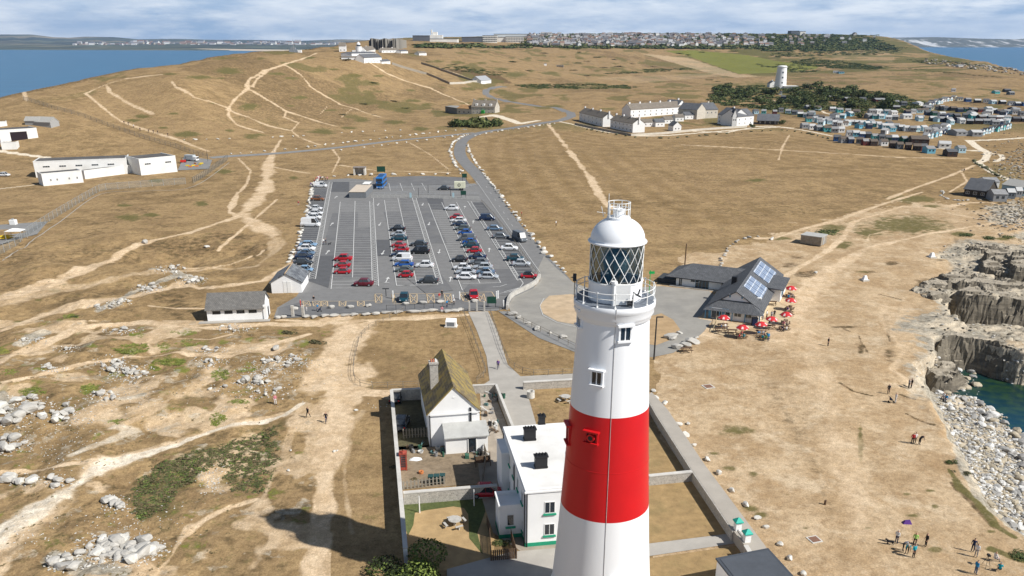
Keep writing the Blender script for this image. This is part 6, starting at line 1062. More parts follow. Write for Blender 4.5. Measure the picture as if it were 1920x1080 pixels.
lowwall('dark field wall running down from the farmhouse', [(735,121),(800,140),(843,158)], 2.2, rubble_d, step=15); lowwall('second dark field wall running down the hill', [(790,120),(840,137),(887,153)], 2.2, rubble_d, step=15); lowwall('pale stone wall beside the white barn', [(843,158),(870,157),(905,154)], 2.0, cream, step=15)
p = at(1043, 125); t = empty('field_ruin', tuple(p), 0, 'small dark roofless ruin alone in the far field', 'ruin'); k = 1/pxm(p); b = MB()
for i in range(4): b.box(i*4*k, (i*4+1)*k, 0, 3*k, -1, 3.5*k)
b.box(0, 14*k, 2*k, 3*k, -1, 3*k); b.build('wall', rubble_d, t)
p = at(1022, 123); t = empty('field_hut', tuple(p), 0, 'tiny white hut alone in the far field', 'hut'); k = 1/pxm(p); b = MB(); b.box(-2*k, 3*k, 0, 3*k, -1, 3.5*k); b.build('wall', w_f, t); b = MB(); b.box(-2.2*k, 3.2*k, -.2*k, 3.2*k, 3.5*k, 4*k); b.build('roof', rf_g, t)
def blockf(px0, px1, pyb, pyt, D, m, lab, name='works_building', wins=0, extra=()):
 a, q = at(px0, pyb), at(px1, pyb); Y_ = (a.y+q.y)/2; f = Fr((float(ray(px0, pyb)[0])*Y_, Y_), (float(ray(px1, pyb)[0])*Y_, Y_), D, zat(Y_, pyb)); h = zat(Y_, pyt)-f.o.z; t = world_root(name, f, lab, 'building', 'large blocks on the skyline'); b = MB(); b.box(0, f.W, 0, D, -12, h); b.build('wall', m, t); b = MB(); b.box(-.5, f.W+.5, -.5, D+.5, h, h+.8); b.build('roof', rf_g, t)
 if wins:
  for r_ in range(3):
   for i in range(wins): b = MB(); x = (i+.5)*f.W/wins; b.box(x-1.3, x+1.3, -.4, 0, h*(.15+.28*r_), h*(.15+.28*r_)+h*.13); b.build('window', win_b, t)
 return t, f, h
qy = mat('quarry_face', (.20, .19, .17), .9, .5, .02, .8, dirt=(.34, .31, .25), stretch=(1, 1, .3)); conc_f = mat('concrete_far', (.78, .76, .71), .9, .15, .05); dk_f = mat('dark_works', (.12, .13, .15), .8, .15, .05); pale_f = mat('pale_block', (.80, .77, .70), .85, .06, .05)
blockf(774, 806, 77, 67, 40, dk_f, 'dark slab sided works at the left of the skyline group'); t, f, h = blockf(806, 858, 79, 73, 40, conc_f, 'pale concrete works with a chimney tower on the skyline')
b = MB(); b.box(f.W*.0, f.W*.45, 5, 30, 0, h*2.2); b.box(f.W*.10, f.W*.26, 8, 24, 0, h*3.2); b.build('tower_block', conc_f, t); b = MB(); b.tube((f.W*.06, 10, 0), (f.W*.06, 10, h*3.9), f.W*.025, n=10); b.build('chimney', conc_f, t)
blockf(905, 932, 80, 67, 30, pale_f, 'tall pale block with rows of windows', wins=9); blockf(948, 982, 80, 69, 30, pale_f, 'second pale windowed block further right', wins=11); blockf(866, 904, 79, 70, 40, dk_f, 'dark low works left of the pale windowed block'); blockf(933, 948, 79, 70, 30, conc_f, 'grey block between the two pale windowed blocks')
t, f, h = blockf(926, 995, 70, 64, 60, mat('silver_shed', (.66, .68, .70), .6, .04, .05), 'very long silver warehouse roof behind the blocks', 'warehouse')
blockf(1576-93, 1576-78, 64, 58, 40, dk_f, 'distant castle like block on the right hill'); blockf(1500, 1510, 66, 59, 40, conc_f, 'distant grey block beside the castle like one')
p = at(692, 88); b = MB(); kx = 1/pxm(p); random.seed(3)
X_ = np.linspace(692, 742, 40); vs = [];
for i, x in enumerate(X_):
 Yq = 1300; u_ = float(ray(x, 80)[0]); jx = random.uniform(-5, 5); zt_ = zat(Yq, 74-2*math.sin(i*.35)-random.random()*.8 if i > 1 else 76); vs += [(u_*Yq, Yq+jx, 20), (u_*Yq, Yq+jx, zt_), (u_*Yq+5, Yq+90, zt_-2), (u_*Yq+5, Yq+90, 20)]
fs = []
for i in range(39):
 for j in range(3): fs.append([i*4+j, (i+1)*4+j, (i+1)*4+j+1, i*4+j+1])
fs += [[0, 1, 2, 3], [159, 158, 157, 156]]; b.poly(vs, fs); o = b.build('quarry_cliff', qy); fixn(o); tag(o, kind='structure')
# ------------------------------------------------------------ beach huts
HP = {'white': (.76, .77, .76), 'pale blue': (.42, .60, .68), 'sky blue': (.16, .42, .55), 'deep blue': (.025, .09, .26), 'navy': (.015, .03, .08), 'dark brown': (.055, .035, .028), 'maroon': (.13, .025, .022), 'dark green': (.02, .10, .065), 'grey': (.28, .29, .30), 'turquoise': (.10, .45, .46), 'cream': (.62, .56, .42), 'black': (.02, .02, .022), 'slate grey': (.12, .14, .16)}
hroofs = [mat('hut_felt_dark', (.11, .112, .118), .9, .2, 1), mat('hut_felt_grey', (.27, .27, .27), .9, .2, 1), mat('hut_felt_brown', (.13, .105, .085), .9, .2, 1), mat('hut_tin_pale', (.50, .50, .49), .7, .1, 1)]
hut_me = {}
def hut(px, py, wpx, col, rf, lab, group='beach huts', front='E', hs_=1.0, rzd=None, Lf=1.5):
 p = at(px, py); k = 1/pxm(p); w_ = wpx*k; key = (round(w_*2)/2, front, Lf, round(hs_, 1)); c_ = mat('hut_'+col.replace(' ', '_'), HP[col], .7, .08, 1.5)
 if key not in hut_me:
  w_ = key[0]; Dp = w_*Lf; t = empty('beach_hut', (0, 0, 0)); b = MB(); he, hr = 2.3*hs_, 3.3*hs_
  f = Fr((0, 0), (w_, 0), Dp)
  wo, ro = gable(t, f, he, hr, c_, hroofs[0], 'y' if front == 'S' else 'x', .15, .1); fixn(wo); fixn(ro)
  b = MB()
  if front == 'S': b.box(w_*.35, w_*.65, -.05, .01, .1, 1.9*hs_)
  else: b.box(w_-.01, w_+.05, Dp*.35, Dp*.65, .1, 1.9*hs_)
  b.build('door', white_p, t)
  b = MB()
  if front == 'S': b.box(w_*.08, w_*.27, -.04, .01, 1.1, 1.8*hs_); b.box(w_*.73, w_*.92, -.04, .01, 1.1, 1.8*hs_)
  else: b.box(w_*.2, w_*.4, -.04, .01, 1.1, 1.8*hs_); b.box(w_*.6, w_*.8, -.04, .01, 1.1, 1.8*hs_)
  b.build('window', win_b, t); hut_me[key] = t; r_ = t
 else: r_ = copy_tree(hut_me[key])
 r_.location = (p.x, p.y, p.z-.05); r_.rotation_euler = (0, 0, R(rzd if rzd is not None else random.uniform(-24, 6))); tag(r_, lab, 'hut', group)
 for ch in r_.children:
  nm = ch.name.split('.')[0]; q = c_ if nm == 'wall' else hroofs[rf] if nm == 'roof' else None
  if nm == 'door': q = mat('hut_'+('white' if col != 'white' else 'sky_blue'), HP['white' if col != 'white' else 'sky blue'])
  if q: ch.material_slots[0].link = 'OBJECT'; ch.material_slots[0].material = q
random.seed(21)
def hrow(p0, p1, nn__, wpx, cols, where, front='E', hs_=1.0, rzd=None, rfs=(0, 1, 2, 3), Lf=1.3):
 cnt = {}; seq = [cols[i % len(cols)] for i in range(nn__)]
 for c_ in seq: cnt[c_] = cnt.get(c_, 0)+1
 ordn = {}; words = ['first', 'second', 'third', 'fourth', 'fifth', 'sixth', 'seventh', 'eighth', 'ninth']
 for i in range(nn__):
  t_ = (i+.0)/(nn__-1) if nn__ > 1 else 0; c_ = seq[i]; ordn[c_] = ordn.get(c_, 0)+1
  lab = ('only %s hut %s' % (c_, where)) if cnt[c_] == 1 else '%s %s hut %s' % (words[ordn[c_]-1], c_, where)
  hut(p0[0]+(p1[0]-p0[0])*t_, p0[1]+(p1[1]-p0[1])*t_+random.uniform(-1.3, 1.3), wpx*random.uniform(.9, 1.1), c_, random.choice(rfs), lab, 'beach huts', front, hs_, rzd, Lf)
hrow((1563,266),(1632,274), 6, 11, ['deep blue','grey','navy','slate grey','maroon','dark brown'], 'in the front row facing the field', rfs=(1,2,0)); hrow((1652,275),(1726,284), 6, 12.5, ['white','dark brown','slate grey','dark brown','black','maroon'], 'in the middle of the dark front row', rfs=(2,2,0))
hut(1738, 288, 15, 'sky blue', 1, 'bright blue hut at the right end of the dark front row'); hut(1776, 294, 17, 'dark brown', 0, 'dark brown hut standing apart near the gravel track'); hut(1797, 287, 13, 'pale blue', 1, 'pale blue hut behind the lone dark brown one'); hut(1760, 278, 20, 'white', 3, 'long white hut with a pale roof by itself')
hrow((1587,256),(1672,266), 8, 11, ['white','sky blue','deep blue','black','turquoise','grey','dark green','navy'], 'in the second row above the dark front row', rfs=(1,3,0)); hut(1692, 268, 11, 'dark green', 1, 'green hut left of the long dark brown one'); hut(1708, 271, 30, 'dark brown', 2, 'long dark brown double hut in the second row', hs_=1.2)
hrow((1504,242),(1572,250), 6, 11, ['grey','white','slate grey','turquoise','grey','white'], 'beside the white track end', rfs=(1,2,3)); hrow((1512,228),(1580,238), 8, 10, ['turquoise','navy','pale blue','deep blue','pale blue','white','maroon','white'], 'in the crowded row below the dark scrub')
hrow((1495,219),(1566,231), 8, 10, ['dark green','pale blue','slate grey','sky blue','black','grey','maroon','slate grey'], 'in the upper crowded row nearest the cottages'); hrow((1460,212),(1496,216), 4, 9, ['grey','pale blue','slate grey','white'], 'in the cluster beside the bungalow')
hrow((1592,234),(1716,248), 13, 10, ['grey','black','white','sky blue','turquoise','white','pale blue','white','sky blue','slate grey','white','grey','pale blue'], 'in the long pale row across the middle of the field', rfs=(1,3,3)); hrow((1624,221),(1672,226), 5, 10, ['white','turquoise','pale blue','white','slate grey'], 'in the short pale row above the long one', rfs=(3,3,1)); hrow((1630,213),(1672,216), 4, 12, ['grey','white','sky blue','white'], 'in the small row under the trees', rfs=(3,1))
hrow((1512,206),(1528,207), 2, 12, ['slate grey','pale blue'], 'on the brown strip under the scrub'); hrow((1556,210),(1598,213), 4, 11, ['grey','turquoise','white','grey'], 'standing on the brown strip right of the pair')
hrow((1694,223),(1716,226), 2, 17, ['white','sky blue'], 'standing as a wide pair right of centre', rfs=(1,3)); hrow((1744,228),(1776,231), 3, 12, ['black','navy','black'], 'in the dark trio right of the wide pair', rfs=(3,1)); hrow((1796,231),(1860,235), 5, 12, ['navy','black','dark brown','slate grey','grey'], 'in the row continuing right of the dark trio', rfs=(0,3,1))
hrow((1738,262),(1776,250), 6, 8, ['white','pale blue','sky blue','white','navy','pale blue'], 'in the short slanting row near the track', 'S', rfs=(1,3), rzd=28); hut(1733, 250, 13, 'white', 1, 'white hut above the short slanting row'); hut(1748, 247, 12, 'slate grey', 0, 'slate grey hut behind the short slanting row'); hut(1793, 255, 21, 'grey', 1, 'long grey hut alone left of the curved row')
hut(1823, 256, 18, 'grey', 3, 'wide grey hut beginning the curved row'); hrow((1842,254),(1892,240), 10, 6.5, ['white','pale blue','white','pale blue','white','turquoise','white','turquoise','white','pale blue'], 'in the curved row by the white track', 'S', rfs=(0,1), rzd=26)
hrow((1741,200),(1775,190), 7, 7, ['white','navy','white','pale blue','white','grey','white'], 'in the upper slanting row by the scrub', 'S', rfs=(0,1), rzd=26); hrow((1748,194),(1790,187), 6, 7, ['black','pale blue','white','navy','white','cream'], 'in the slanting row behind the upper one', 'S', rfs=(0,1), rzd=26)
hrow((1795,190),(1892,197), 7, 10, ['cream','deep blue','black','white','pale blue','black','white'], 'in the topmost row along the far turf', rfs=(0,1,3)); hrow((1904,198),(1918,199), 2, 9, ['navy','deep blue'], 'at the right edge of the topmost row')
hrow((1698,214),(1730,212), 4, 9, ['navy','white','pale blue','white'], 'in the mixed cluster at the scrub edge'); hrow((1730,205),(1764,206), 4, 9, ['slate grey','cream','grey','black'], 'in the row below the upper slanting one'); hrow((1770,208),(1860,213), 8, 10, ['slate grey','black','navy','dark green','black','maroon','grey','black'], 'in the long mixed row across the upper field', rfs=(0,1,3,2))
hrow((1735,217),(1790,222), 5, 11, ['navy','dark green','white','sky blue','black'], 'in the second mixed row', rfs=(0,1,3)); hrow((1805,222),(1915,229), 8, 12, ['grey','turquoise','dark brown','slate grey','maroon','pale blue','dark brown','black'], 'in the lower right mixed row', rfs=(0,1,3)); hrow((1870,213),(1912,217), 4, 11, ['navy','pale blue','white','grey'], 'in the small cluster at the right edge')
hut(1866, 176, 9, 'turquoise', 1, 'small blue green hut leftmost of the distant trio on the right'); hut(1884, 173, 11, 'black', 0, 'black hut uppermost of the distant trio on the right'); hut(1893, 178, 9, 'slate grey', 1, 'grey hut rightmost of the distant trio on the right')
for px, py, w_, c_, lb in ((1554,186,10,'cream','cream gabled hut among the dark scrub'),(1586,190,18,'dark brown','long dark hut in the scrub right of the cream one'),(1612,190,11,'grey','grey hut at the end of the dark one in the scrub'),(1642,192,18,'maroon','brown hut with a cream gable among the trees'),(1670,196,14,'slate grey','dark hut at the lower edge of the trees'),(1690,198,10,'slate grey','small slate hut right of the trees'),(1464,186,14,'navy','dark blue shed below the old white tower'),(1460,178,6,'white','tiny white hut under the old white tower'),(1674,206,12,'dark brown','brown hut where the scrub meets the field'),(1414,214,9,'pale blue','pale blue hut right of the white houses'),(1427,214,9,'turquoise','turquoise hut right of the white houses'),(1449,215,8,'maroon','maroon hut left of the bungalow cluster'),(1562,137,10,'white','white field hut beyond the old tower'),(1573,138,10,'sky blue','blue field hut beyond the old tower'),(1784,172,7,'white','tiny white hut alone in the far right field'),(1797,125,9,'white','white hut near the far right rocks')):
 hut(px, py, w_, c_, random.choice((0, 1)), lb)
for i in range(46):
 px = random.uniform(1500, 1915); lo_, hi_2 = np.interp(px, [1500,1600,1740,1800,1915], [214,212,196,194,204]), np.interp(px, [1500,1600,1740,1800,1915], [232,250,258,232,236]); c_ = random.choice(('white','pale blue','grey','navy','sky blue','white')); hut(px, random.uniform(lo_, hi_2), random.uniform(8, 12), c_, random.choice((0, 1, 3)), 'small %s hut scattered between the main hut rows' % c_, c_+' huts scattered between the rows', rzd=random.uniform(-60, 30))
hut(1846, 352, 24, 'white', 1, 'white walled hut with a pale low roof behind the large slate one', rzd=-6); p = at(1812, 366); ghouse('shore_house', (1806, 367), (1848, 372), 9, 2.6, 5.6, mat('dark_timber_far', (1,1,1)), rf_g, 'dark shore house with a steep slate roof inside a stone ring', 'house', 'x', (), grid_w(3, .8, 1.2, 1.0), .5)
ghouse('shore_house', (1876, 362), (1925, 368), 8, 3.0, 4.6, mat('hut_pale_blue', HP['pale blue']), mat('tin_roof', (1,1,1)), 'pale green grey shore house with a long pale roof', 'house', 'x', (), grid_w(4, .8, 1, 1)); hut(1861, 378, 24, 'grey', 1, 'grey corrugated hut in front of the shore houses', rzd=-8, hs_=1.1); hut(1888, 373, 14, 'slate grey', 3, 'small arched roof hut right of the grey corrugated one', rzd=-8); hut(1904, 370, 12, 'grey', 3, 'small grey hut at the right edge of the shore group', rzd=-8)
_TRZ = rockzone(_TU*_TY, _TY)
# ------------------------------------------------------------ rocks
random.seed(5)
def rock_mesh(seed, sq=.6, n=2):
 bm = bmesh.new(); bmesh.ops.create_icosphere(bm, subdivisions=n, radius=.5); r_ = random.Random(seed); off = r_.uniform(0, 50); cuts = [(Vector((r_.gauss(0, 1), r_.gauss(0, 1), r_.gauss(0, .8))).normalized(), r_.uniform(.26, .42)) for _ in range(11)]
 for v in bm.verts:
  c_ = v.co
  for nn_, d in cuts:
   q = c_.dot(nn_)
   if q > d: c_ -= nn_*(q-d)
  v.co = c_; v.co.z *= sq
 me = bpy.data.meshes.new('rock'); bm.to_mesh(me); bm.free(); return me
RM = [rock_mesh(i, .62) for i in range(7)]
for m_ in RM: m_.materials.append(stone_g)
def rock(x, y, s, lab, grp, m=None, name='boulder', sz=1.0, sink=.18, z=None, cat='boulder', asp=1.25):
 o = bpy.data.objects.new(name, random.choice(RM)); C.objects.link(o); s2 = s*random.uniform(.85, 1.15); o.scale = (s2*random.uniform(1, asp), s2*random.uniform(.75, 1), s2*sz*random.uniform(.8, 1.1)); o.rotation_euler = (random.uniform(-.2, .2), random.uniform(-.2, .2), random.uniform(0, 6.28))
 o.location = (x, y, (gz(x, y) if z is None else z)+s2*sz*.31-s2*sink)
 if m: o.material_slots[0].link = 'OBJECT'; o.material_slots[0].material = m
 return tag(o, lab, cat, grp)
for px, py, w_, lab in ((273,456,17,'pale boulder alone beside the track above the hollow'),(388,464,10,'small grey boulder inside the grassy hollow'),(518,655,22,'large rounded grey boulder below the toilet block'),(627,847,9,'white stone alone left of the sandy track'),(632,846,6,'small white stone beside the sandy track'),(545,857-12,8,'white stone in the worn turf by the chalk track'),(540,883,10,'pale stone beside the path to the scrub'),(668,770,8,'white stone at the foot of the sandy bank'),(1530,520-8,8,'tiny boulder on bare turf')):
 p = at(px, py); rock(p.x, p.y, w_/pxm(p), lab, None, stone_w if w_ < 12 else None)
WALK = [(1225,734),(1228,748),(1247,757),(1250,776),(1272,797),(1283,817),(1301,836),(1326,863),(1347,889),(1372,921),(1398,948),(1420,973),(1436,990),(1461,1022),(1480,1048),(1505,1077),(1290,800-4)]
for px, py in WALK: p = at(px, py); rock(p.x, p.y, 17/pxm(p)*random.uniform(.75, 1.05), 'white boulder in the line beside the long walk', 'white boulders lining the long walk', stone_w, sz=1.1)
def kerb(pts, step, s, lab, grp, m=stone_w, jit=.35, sz=.9):
 for x, y in along(pts, step, jit): rock(x, y, s*random.uniform(.6, 1.35), lab, grp, m, sz=sz, sink=.1, name='kerb_stone', cat='stone', asp=1.7)
kerb([(600,334),(587,345),(577,392),(568,430),(556,462),(547,480),(540,497)], 3.4, 1.5, 'pale stone in the row along the left side of the car park', 'stones left of the car park')
kerb([(603,333),(640,330),(690,329),(760,328),(860,327),(868,323)], 5.2, 1.5, 'pale stone in the row along the top of the car park', 'stones above the car park')
kerb([(866,322),(856,312),(848,297),(843,283),(848,270),(862,259),(880,252)], 3.6, 1.6, 'pale stone on the left verge of the road bend', 'stones left of the road bend')
kerb([(877,272),(880,286),(890,303),(905,323),(925,350),(945,376),(968,405),(990,434),(1015,466),(1038,492),(1060,511),(1076,522)], 4.2, 1.5, 'pale stone on the right verge of the car park road', 'stones right of the road')
kerb([(432,289),(500,284),(560,279),(640,269),(740,257),(840,246),(880,243)], 6, 1.6, 'pale stone on the upper side of the side road', 'stones above the side road'); kerb([(640,282),(740,270),(840,258),(866,253)], 6.5, 1.4, 'pale stone on the lower side of the side road', 'stones below the side road')
kerb([(345,263),(380,262),(420,261),(430,261)], 5, 1.5, 'pale stone in the short row on the down', 'short row of stones on the down'); kerb([(510,258),(545,256),(575,255)], 6, 1.5, 'pale stone beside the track junction on the down', 'stones at the track junction'); kerb([(640,249),(700,246),(760,245)], 8, 1.6, 'pale stone in the straggling row on the west down', 'straggling stones on the down')
kerb([(890,255),(940,246),(1000,238),(1040,232)], 6, 1.5, 'stone along the field edge below the pub', 'stones at the field edge'); dk = mat('dark_edging', (.10, .105, .06), .95, .3, 2)  # dark olive colour of the small edging shrubs and stones
kerb([(1405,446),(1385,452),(1368,463),(1358,478),(1352,492),(1350,500)], 2.6, 1.1, 'grey stone in the curved line behind the cafe', 'curved line of stones behind the cafe', stone_g)
kerb([(1420,444),(1440,447),(1460,451)], 5, 1.2, 'stone scattered beyond the curved line', 'stones beyond the curved line'); kerb([(960,590),(985,606),(1010,618),(1040,628),(1068,638)], 3.6, 1.5, 'stone on the lower side of the turning circle', 'stones below the turning circle', stone_g)
kerb([(1268,654),(1285,650),(1300,640),(1312,632)], 2.8, 1.7, 'stone at the lower edge of the cafe yard', 'stones below the cafe yard', stone_g); kerb([(1262,636),(1272,625),(1250,640)], 4, 1.6, 'stone on the edge of the second turf island', 'stones on the turf island', stone_g)
kerb([(1768,360),(1765,368),(1778,374),(1800,377),(1815,376)], 1.8, 1.2, 'stone in the ring round the shore house', 'ring of stones at the shore house', stone_g)
kerb([(1826,301),(1834,310),(1850,318),(1870,330),(1890,338)], 3, 1.6, 'dark stone edging the white track to the shore', 'stones edging the shore track', dk); kerb([(1100,243),(1150,252),(1200,259),(1250,260),(1340,253),(1400,248),(1470,244),(1520,252),(1558,262)], 7, 1.7, 'small dark shrub edging the white track', 'shrubs edging the white track', dk)
def block(px, py, w_, h_, d_, lab, grp, m=stone_g, name='stone_block', rz=None):
 x, y = flat(px, py)
 if name == 'stone_block':
  o = bpy.data.objects.new(name, random.choice(RM)); C.objects.link(o); o.scale = (w_*1.15, d_*1.2, h_*1.25); o.location = (x, y, h_*.36); o.rotation_euler = (0, 0, random.uniform(-.25, .25)); return tag(o, lab, 'stone', grp)
 b = MB(); b.box(-w_/2, w_/2, -d_/2, d_/2, 0, h_); o = b.build(name, m, None, bevel=.05, loc=(x, y, .04)); return tag(o, lab, 'stone', grp)
for px, py, w_ in ((521,598,1.4),(532,597,1.5),(575,596,1.2),(589,597,1.6),(609,594.5,2.0),(627,594,2.0),(649,593,2.2),(664,592.5,1.8),(688,591.5,2.2),(705,590.5,1.8),(727,588,2.6),(745,588,2.6),(776,587,3.4),(800,585,2.6),(812,584,2.2),(840,586,2.4),(853,585,2.2),(864,583,1.6)): block(px, py, w_, .9, 1.1, 'rough limestone block in the row between path and grass', 'limestone blocks below the car park')
for px, py in ((549.5,594),(569,594)): block(px, py, .55, 2.3, .5, 'upright stone post at the left end of the block row', 'pair of upright stone posts', name='stone_post')
for px, py, w_ in ((553,582),(622,579),(657,579),(692,576),(761,573),(793,572),(826,570),(890,567)) and [(553,582,1.6),(622,579,1.5),(657,579,1.9),(692,576,1.6),(761,573,1.6),(793,571,2.2),(826,569,1.8),(890,567,1.6)]: block(px, py, w_, 1.1, 1.0, 'pale parking boulder at the front of the disabled bays', 'boulders fronting the disabled bays')
for px in (880,894,908): block(px, 583.5, .35, 2.0, .35, 'pale bollard across the head of the concrete path', 'bollards at the path head', name='bollard')
for px, py in ((850,568),(862,562),(931,561),(934,560),(944,578),(737,560)): block(px, py, .28, 1.7, .28, 'slim pale post beside the parking bays', 'slim posts by the bays', white_p, name='bollard')
CL = [((240,700),36,14,22,1.1),((20,775),36,22,18,2.0),((120,775),44,22,13,1.4),((210,680),26,10,9,1.1),((60,760),30,14,8,1.8),((190,745),24,10,7,1.3),((20,835),30,14,10,1.8),((40,900),26,9,6,1.7),((110,905),26,10,5,1.1),((215,945),20,12,9,1.2),((210,1035),62,22,34,1.3),((270,1030),34,16,12,1.7),((235,1020),26,12,4,2.4),((130,1055),34,14,7,1.6),
      ((320,505),26,7,12,1.5),((360,525),22,7,12,1.4),((280,540),24,7,14,1.4),((225,567),18,5,8,1.5),((190,575),18,4,5,1.3),((60,640),24,6,7,1.2),((125,655),18,5,4,1.2),((100,690),22,6,6,1.2),((215,690),18,5,6,1.3),((230,620),26,6,8,1.0),((440,615),30,7,9,.9),((430,598),16,4,5,.8),((530,680),40,9,18,1.1),((475,715),30,9,14,1.2),((400,658),22,6,7,1.0),((390,680),26,8,8,.9),
      ((495,735),40,14,9,.8),((410,730),16,6,2,1.3),((500,700),26,6,5,.9),((545,670),22,6,5,.9)]
tot = 0
for i, ((cx, cy), rx, ry, k, s) in enumerate(CL):
 for j in range(k):
  a = random.uniform(0, 6.28); q = random.random()**.6; p = at(max(-20, cx+rx*q*math.cos(a)), cy+ry*q*math.sin(a)); rock(p.x, p.y, s*random.uniform(.5, 1.25)*(1.05 if cy > 700 else .95), 'grey white limestone boulder among the scree left of the sandy track', 'limestone boulders left of the sandy track', stone_w if random.random() < .2 else None, sz=.95, sink=.1); tot += 1
def stuffrocks(name, pts, mats_, lab, cat, sq=1.0, seed=3, sub=1):
 """many loose stones nobody could count, in one mesh"""
 rs = [rock_mesh(seed+i, .6, sub) for i in range(5)]; geo = []
 for m_ in rs:
  v = np.empty(len(m_.vertices)*3); m_.vertices.foreach_get('co', v); geo.append((v.reshape(-1, 3), [tuple(p.vertices) for p in m_.polygons])); bpy.data.meshes.remove(m_)
 V = []; Fc = []; Mi = []; n0 = 0; rd_ = random.Random(seed)
 for (x, y, z, s) in pts:
  g, fc = rd_.choice(geo); a = rd_.uniform(0, 6.28); c_, s_ = math.cos(a), math.sin(a); sx, sy = s*rd_.uniform(.9, 1.5), s*rd_.uniform(.7, 1)
  q = g*np.array([sx, sy, s*sq*rd_.uniform(.7, 1.2)]); q = np.stack([q[:, 0]*c_-q[:, 1]*s_+x, q[:, 0]*s_+q[:, 1]*c_+y, q[:, 2]+z+s*.15], -1); V.append(q); Fc += [[i+n0 for i in f_] for f_ in fc]; Mi += [rd_.randrange(len(mats_))]*len(fc); n0 += len(q)
 me = bpy.data.meshes.new(name); me.from_pydata(np.concatenate(V).tolist(), [], Fc)
 for q in mats_: me.materials.append(q)
 me.polygons.foreach_set('material_index', Mi); me.update(); o = bpy.data.objects.new(name, me); C.objects.link(o); return tag(o, lab, cat, None, 'stuff')
pts = []
for i, ((cx, cy), rx, ry, k, s) in enumerate(CL):
 for j in range(k*9):
  a = random.uniform(0, 6.28); q = random.random()**.7*1.5; p = at(max(-20, cx+rx*q*math.cos(a)), cy+ry*q*math.sin(a)); pts.append((p.x, p.y, p.z, random.uniform(.12, .42)))
for px, py, rx, ry, k in ((400,900,24,30,160),(520,690,120,30,200),(250,740,80,50,200),(100,820,110,60,260),(250,1000,90,60,240),(700,760,40,10,10),(60,1000,70,30,60),(450,700,150,60,260)):
 for j in range(k): p = at(px+rx*random.gauss(0, .5), py+ry*random.gauss(0, .5)); pts.append((p.x, p.y, p.z, random.uniform(.08, .26)))
stuffrocks('limestone_scree', pts, [stone_g, stone_w], 'loose grey limestone rubble scattered between the larger boulders', 'rubble')
peb = [mat('beach_stone_white', (.62, .61, .58), .85, .12, 1.5, .4), mat('beach_stone_buff', (.44, .38, .28), .85, .18, 1.5, .4), mat('beach_stone_grey', (.33, .32, .30), .85, .2, 1.5, .4)]
def beach_pt():
 while True:
  px, py = random.uniform(1752, 1990), random.uniform(650, 1030)
  Xb, Yb = flat(px, py, -3.6); z = gz(Xb, Yb); Xb, Yb = flat(px, py, z); z = gz(Xb, Yb)
  if z < -1.7 and (z > SEA-.1 or px < 1835) and _look(_TSD, Xb, Yb) > 1.0: return px, py, Xb, Yb, max(z, SEA-.25)
bp_ = []
for i in range(240):
 px, py, x, y, z = beach_pt(); big = ss(np.array(-float(z)), 2.5, 5.2)*1.0; rock(x, y, random.uniform(.7, 1.3)+float(big)*random.uniform(0, 1.0), 'sea worn boulder on the stony beach', 'boulders on the beach', random.choice((peb[0], peb[0], peb[1], peb[2])) if z > -3.6 else random.choice(peb), name='beach_boulder', z=z, sink=.15)
for i in range(4200):
 px, py, x, y, z = beach_pt(); bp_.append((x, y, z, random.uniform(.22, .75)))
stuffrocks('beach_stones', bp_, peb, 'white and buff stones packed over the beach', 'beach stones', 1.1, 11)
cl_m = mat('cliff_rock_shade', (.145, .125, .095), .95, .5, .6, .9, dirt=(.26, .225, .17), stretch=(.5, .5, 3.0), bscale=3); cl_t = mat('ledge_rock', (.36, .315, .245), .95, .35, .7, .9, dirt=(.20, .17, .13), bscale=4)  # first is the darker rock for steep faces, their shade put into the colour
